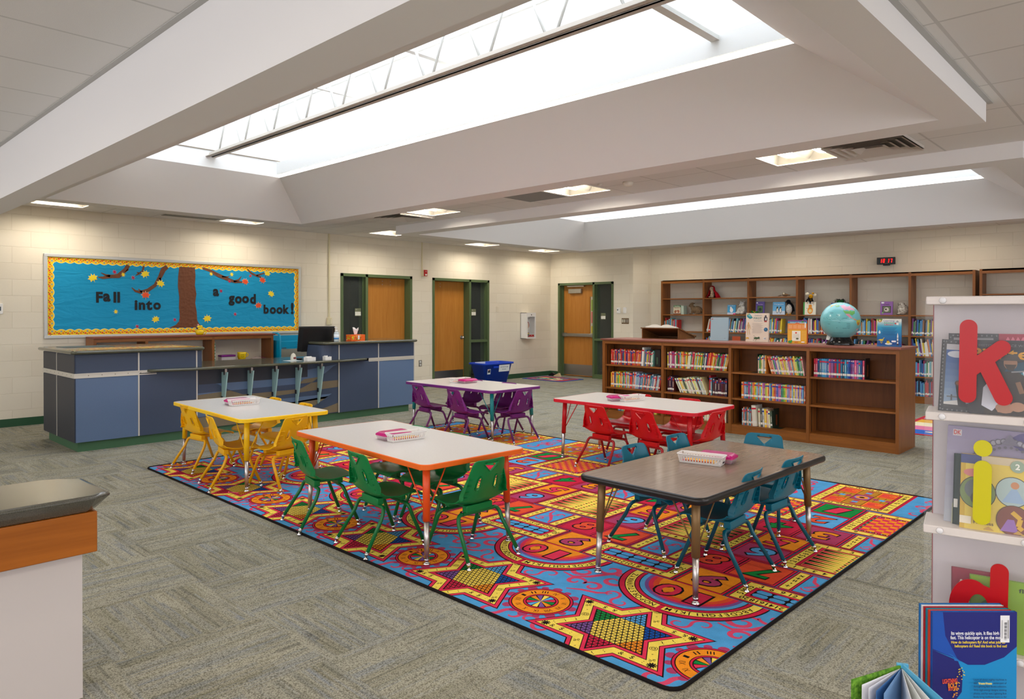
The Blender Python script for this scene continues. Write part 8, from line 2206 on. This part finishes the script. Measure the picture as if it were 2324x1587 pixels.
a = Art(MW((.222, -.02, .255), (0, 1, 0), (0.12, 0, 1))); a.rect(0, 0, .30, .135, (226, 230, 232)); a.text('RESOURCE ROOM', .15, .09, .022, (60, 80, 110), w=.21); a.text('RETURNS', .15, .045, .022, (60, 80, 110), w=.11); o = a.m.build('sign', None, bn_)
a = Art(MW((.214, -.33, .22), (0, 1, 0), (0.12, 0, 1))); a.rect(0, 0, .085, .10, (210, 220, 226)); a.rect(.008, .03, .077, .09, (40, 60, 100)); a.disc(.05, .055, .02, (20, 24, 40)); a.disc(.03, .08, .012, (210, 130, 120)); a.m.build('sticker', None, bn_)
m = MB(mat('bin_paper', (226, 230, 236), .6)); m.box(-.10, -.36, .30, -.098, -.08, .445); m.build('paper', None, bn_)
def small_rug(x, y, w, d, rz, lab, cols, border, name='play_rug'):
    m = MB(mat('rugb_%d_%d_%d' % border, border, .95)); m.prism(rrpts(-w / 2, -d / 2, w / 2, d / 2, .05), 0.0005, .008)
    m.use(mat('rugi_%d_%d_%d' % cols[0], cols[0], .95)); m.face([(p[0], p[1], .0083) for p in rrpts(-w / 2 + .07, -d / 2 + .07, w / 2 - .07, d / 2 - .07, .04)])
    for k in range(70):
        c = random.choice(cols[1:]); u, v = random.uniform(-w / 2 + .2, w / 2 - .2), random.uniform(-d / 2 + .2, d / 2 - .2); r1, r2, a_ = random.uniform(.04, .16), random.uniform(.02, .08), random.uniform(0, PI)
        pts = [(u + r1 * math.cos(t_) * math.cos(a_) - r2 * math.sin(t_) * math.sin(a_), v + r1 * math.cos(t_) * math.sin(a_) + r2 * math.sin(t_) * math.cos(a_)) for t_ in [2 * PI * j / 9 for j in range(9)]]
        pts = [(max(-w / 2 + .1, min(w / 2 - .1, p[0])), max(-d / 2 + .1, min(d / 2 - .1, p[1]))) for p in pts]
        m.use(mat('rugi_%d_%d_%d' % c, c, .95)).face([(p[0], p[1], .0084 + k * .00002) for p in pts])
    o = m.build(name); o.location = (x, y, 0); o.rotation_euler = (0, 0, rz); return tag(o, lab, 'rug')
small_rug(-9.86, 11.66, 1.12, .78, 0, 'small blue bordered picture rug in front of the far door', [(196, 40, 50), (36, 90, 50), (220, 190, 140), (40, 110, 170), (30, 80, 44), (226, 200, 160), (60, 150, 160)], (28, 80, 160))
m = MB(mat('rugb2', (200, 40, 60), .95)); o = None
st_c = [(40, 100, 190), (226, 120, 160), (240, 226, 190), (236, 180, 60), (150, 190, 220), (236, 230, 210), (120, 180, 80), (222, 90, 50), (200, 50, 70)]
m.box(-1.0, -1.55, .0005, 1.0, 1.55, .008)
for k, c in enumerate(st_c): m.use(mat('rugi_%d_%d_%d' % c, c, .95)).face([(-.94, -1.5 + k * .333, .0083), (.94, -1.5 + k * .333, .0083), (.94, -1.5 + (k + 1) * .333, .0083), (-.94, -1.5 + (k + 1) * .333, .0083)])
for k in range(60):
    c = random.choice(st_c); u, v, r_ = random.uniform(-.85, .85), random.uniform(-1.4, 1.4), random.uniform(.03, .09); m.use(mat('rugi_%d_%d_%d' % c, c, .95)).face([(u + r_ * 1.8 * math.cos(t_), v + r_ * .7 * math.sin(t_), .0085 + k * .00002) for t_ in [2 * PI * j / 9 for j in range(9)]])
o = m.build('story_rug'); o.location = (-1.62, 10.85, 0); tag(o, 'bright striped story rug beyond the right end of the low bookcase', 'rug')
m = MB(blackp); m.prism([(0, 0), (.16, 0), (.16, .05), (.10, .08), (0, .02)], -.03, .03, M=Matrix(((1, 0, 0, 0), (0, 0, 1, 0), (0, 1, 0, 0), (0, 0, 0, 1)))); o = m.build('door_wedge'); o.location = (-10.45, 12.25, 0.001); tag(o, 'black wedge on the floor beside the far door frame', 'doorstop')
m = MB(mat('wedge_wood', (214, 190, 150), .6)); m.prism([(0, 0), (.18, 0), (.14, .08), (0, .02)], -.03, .03, M=Matrix(((1, 0, 0, 0), (0, 0, 1, 0), (0, 1, 0, 0), (0, 0, 0, 1)))); o = m.build('door_wedge'); o.location = (-10.26, 12.20, 0.001); tag(o, 'pale wooden wedge right of the black one', 'doorstop')
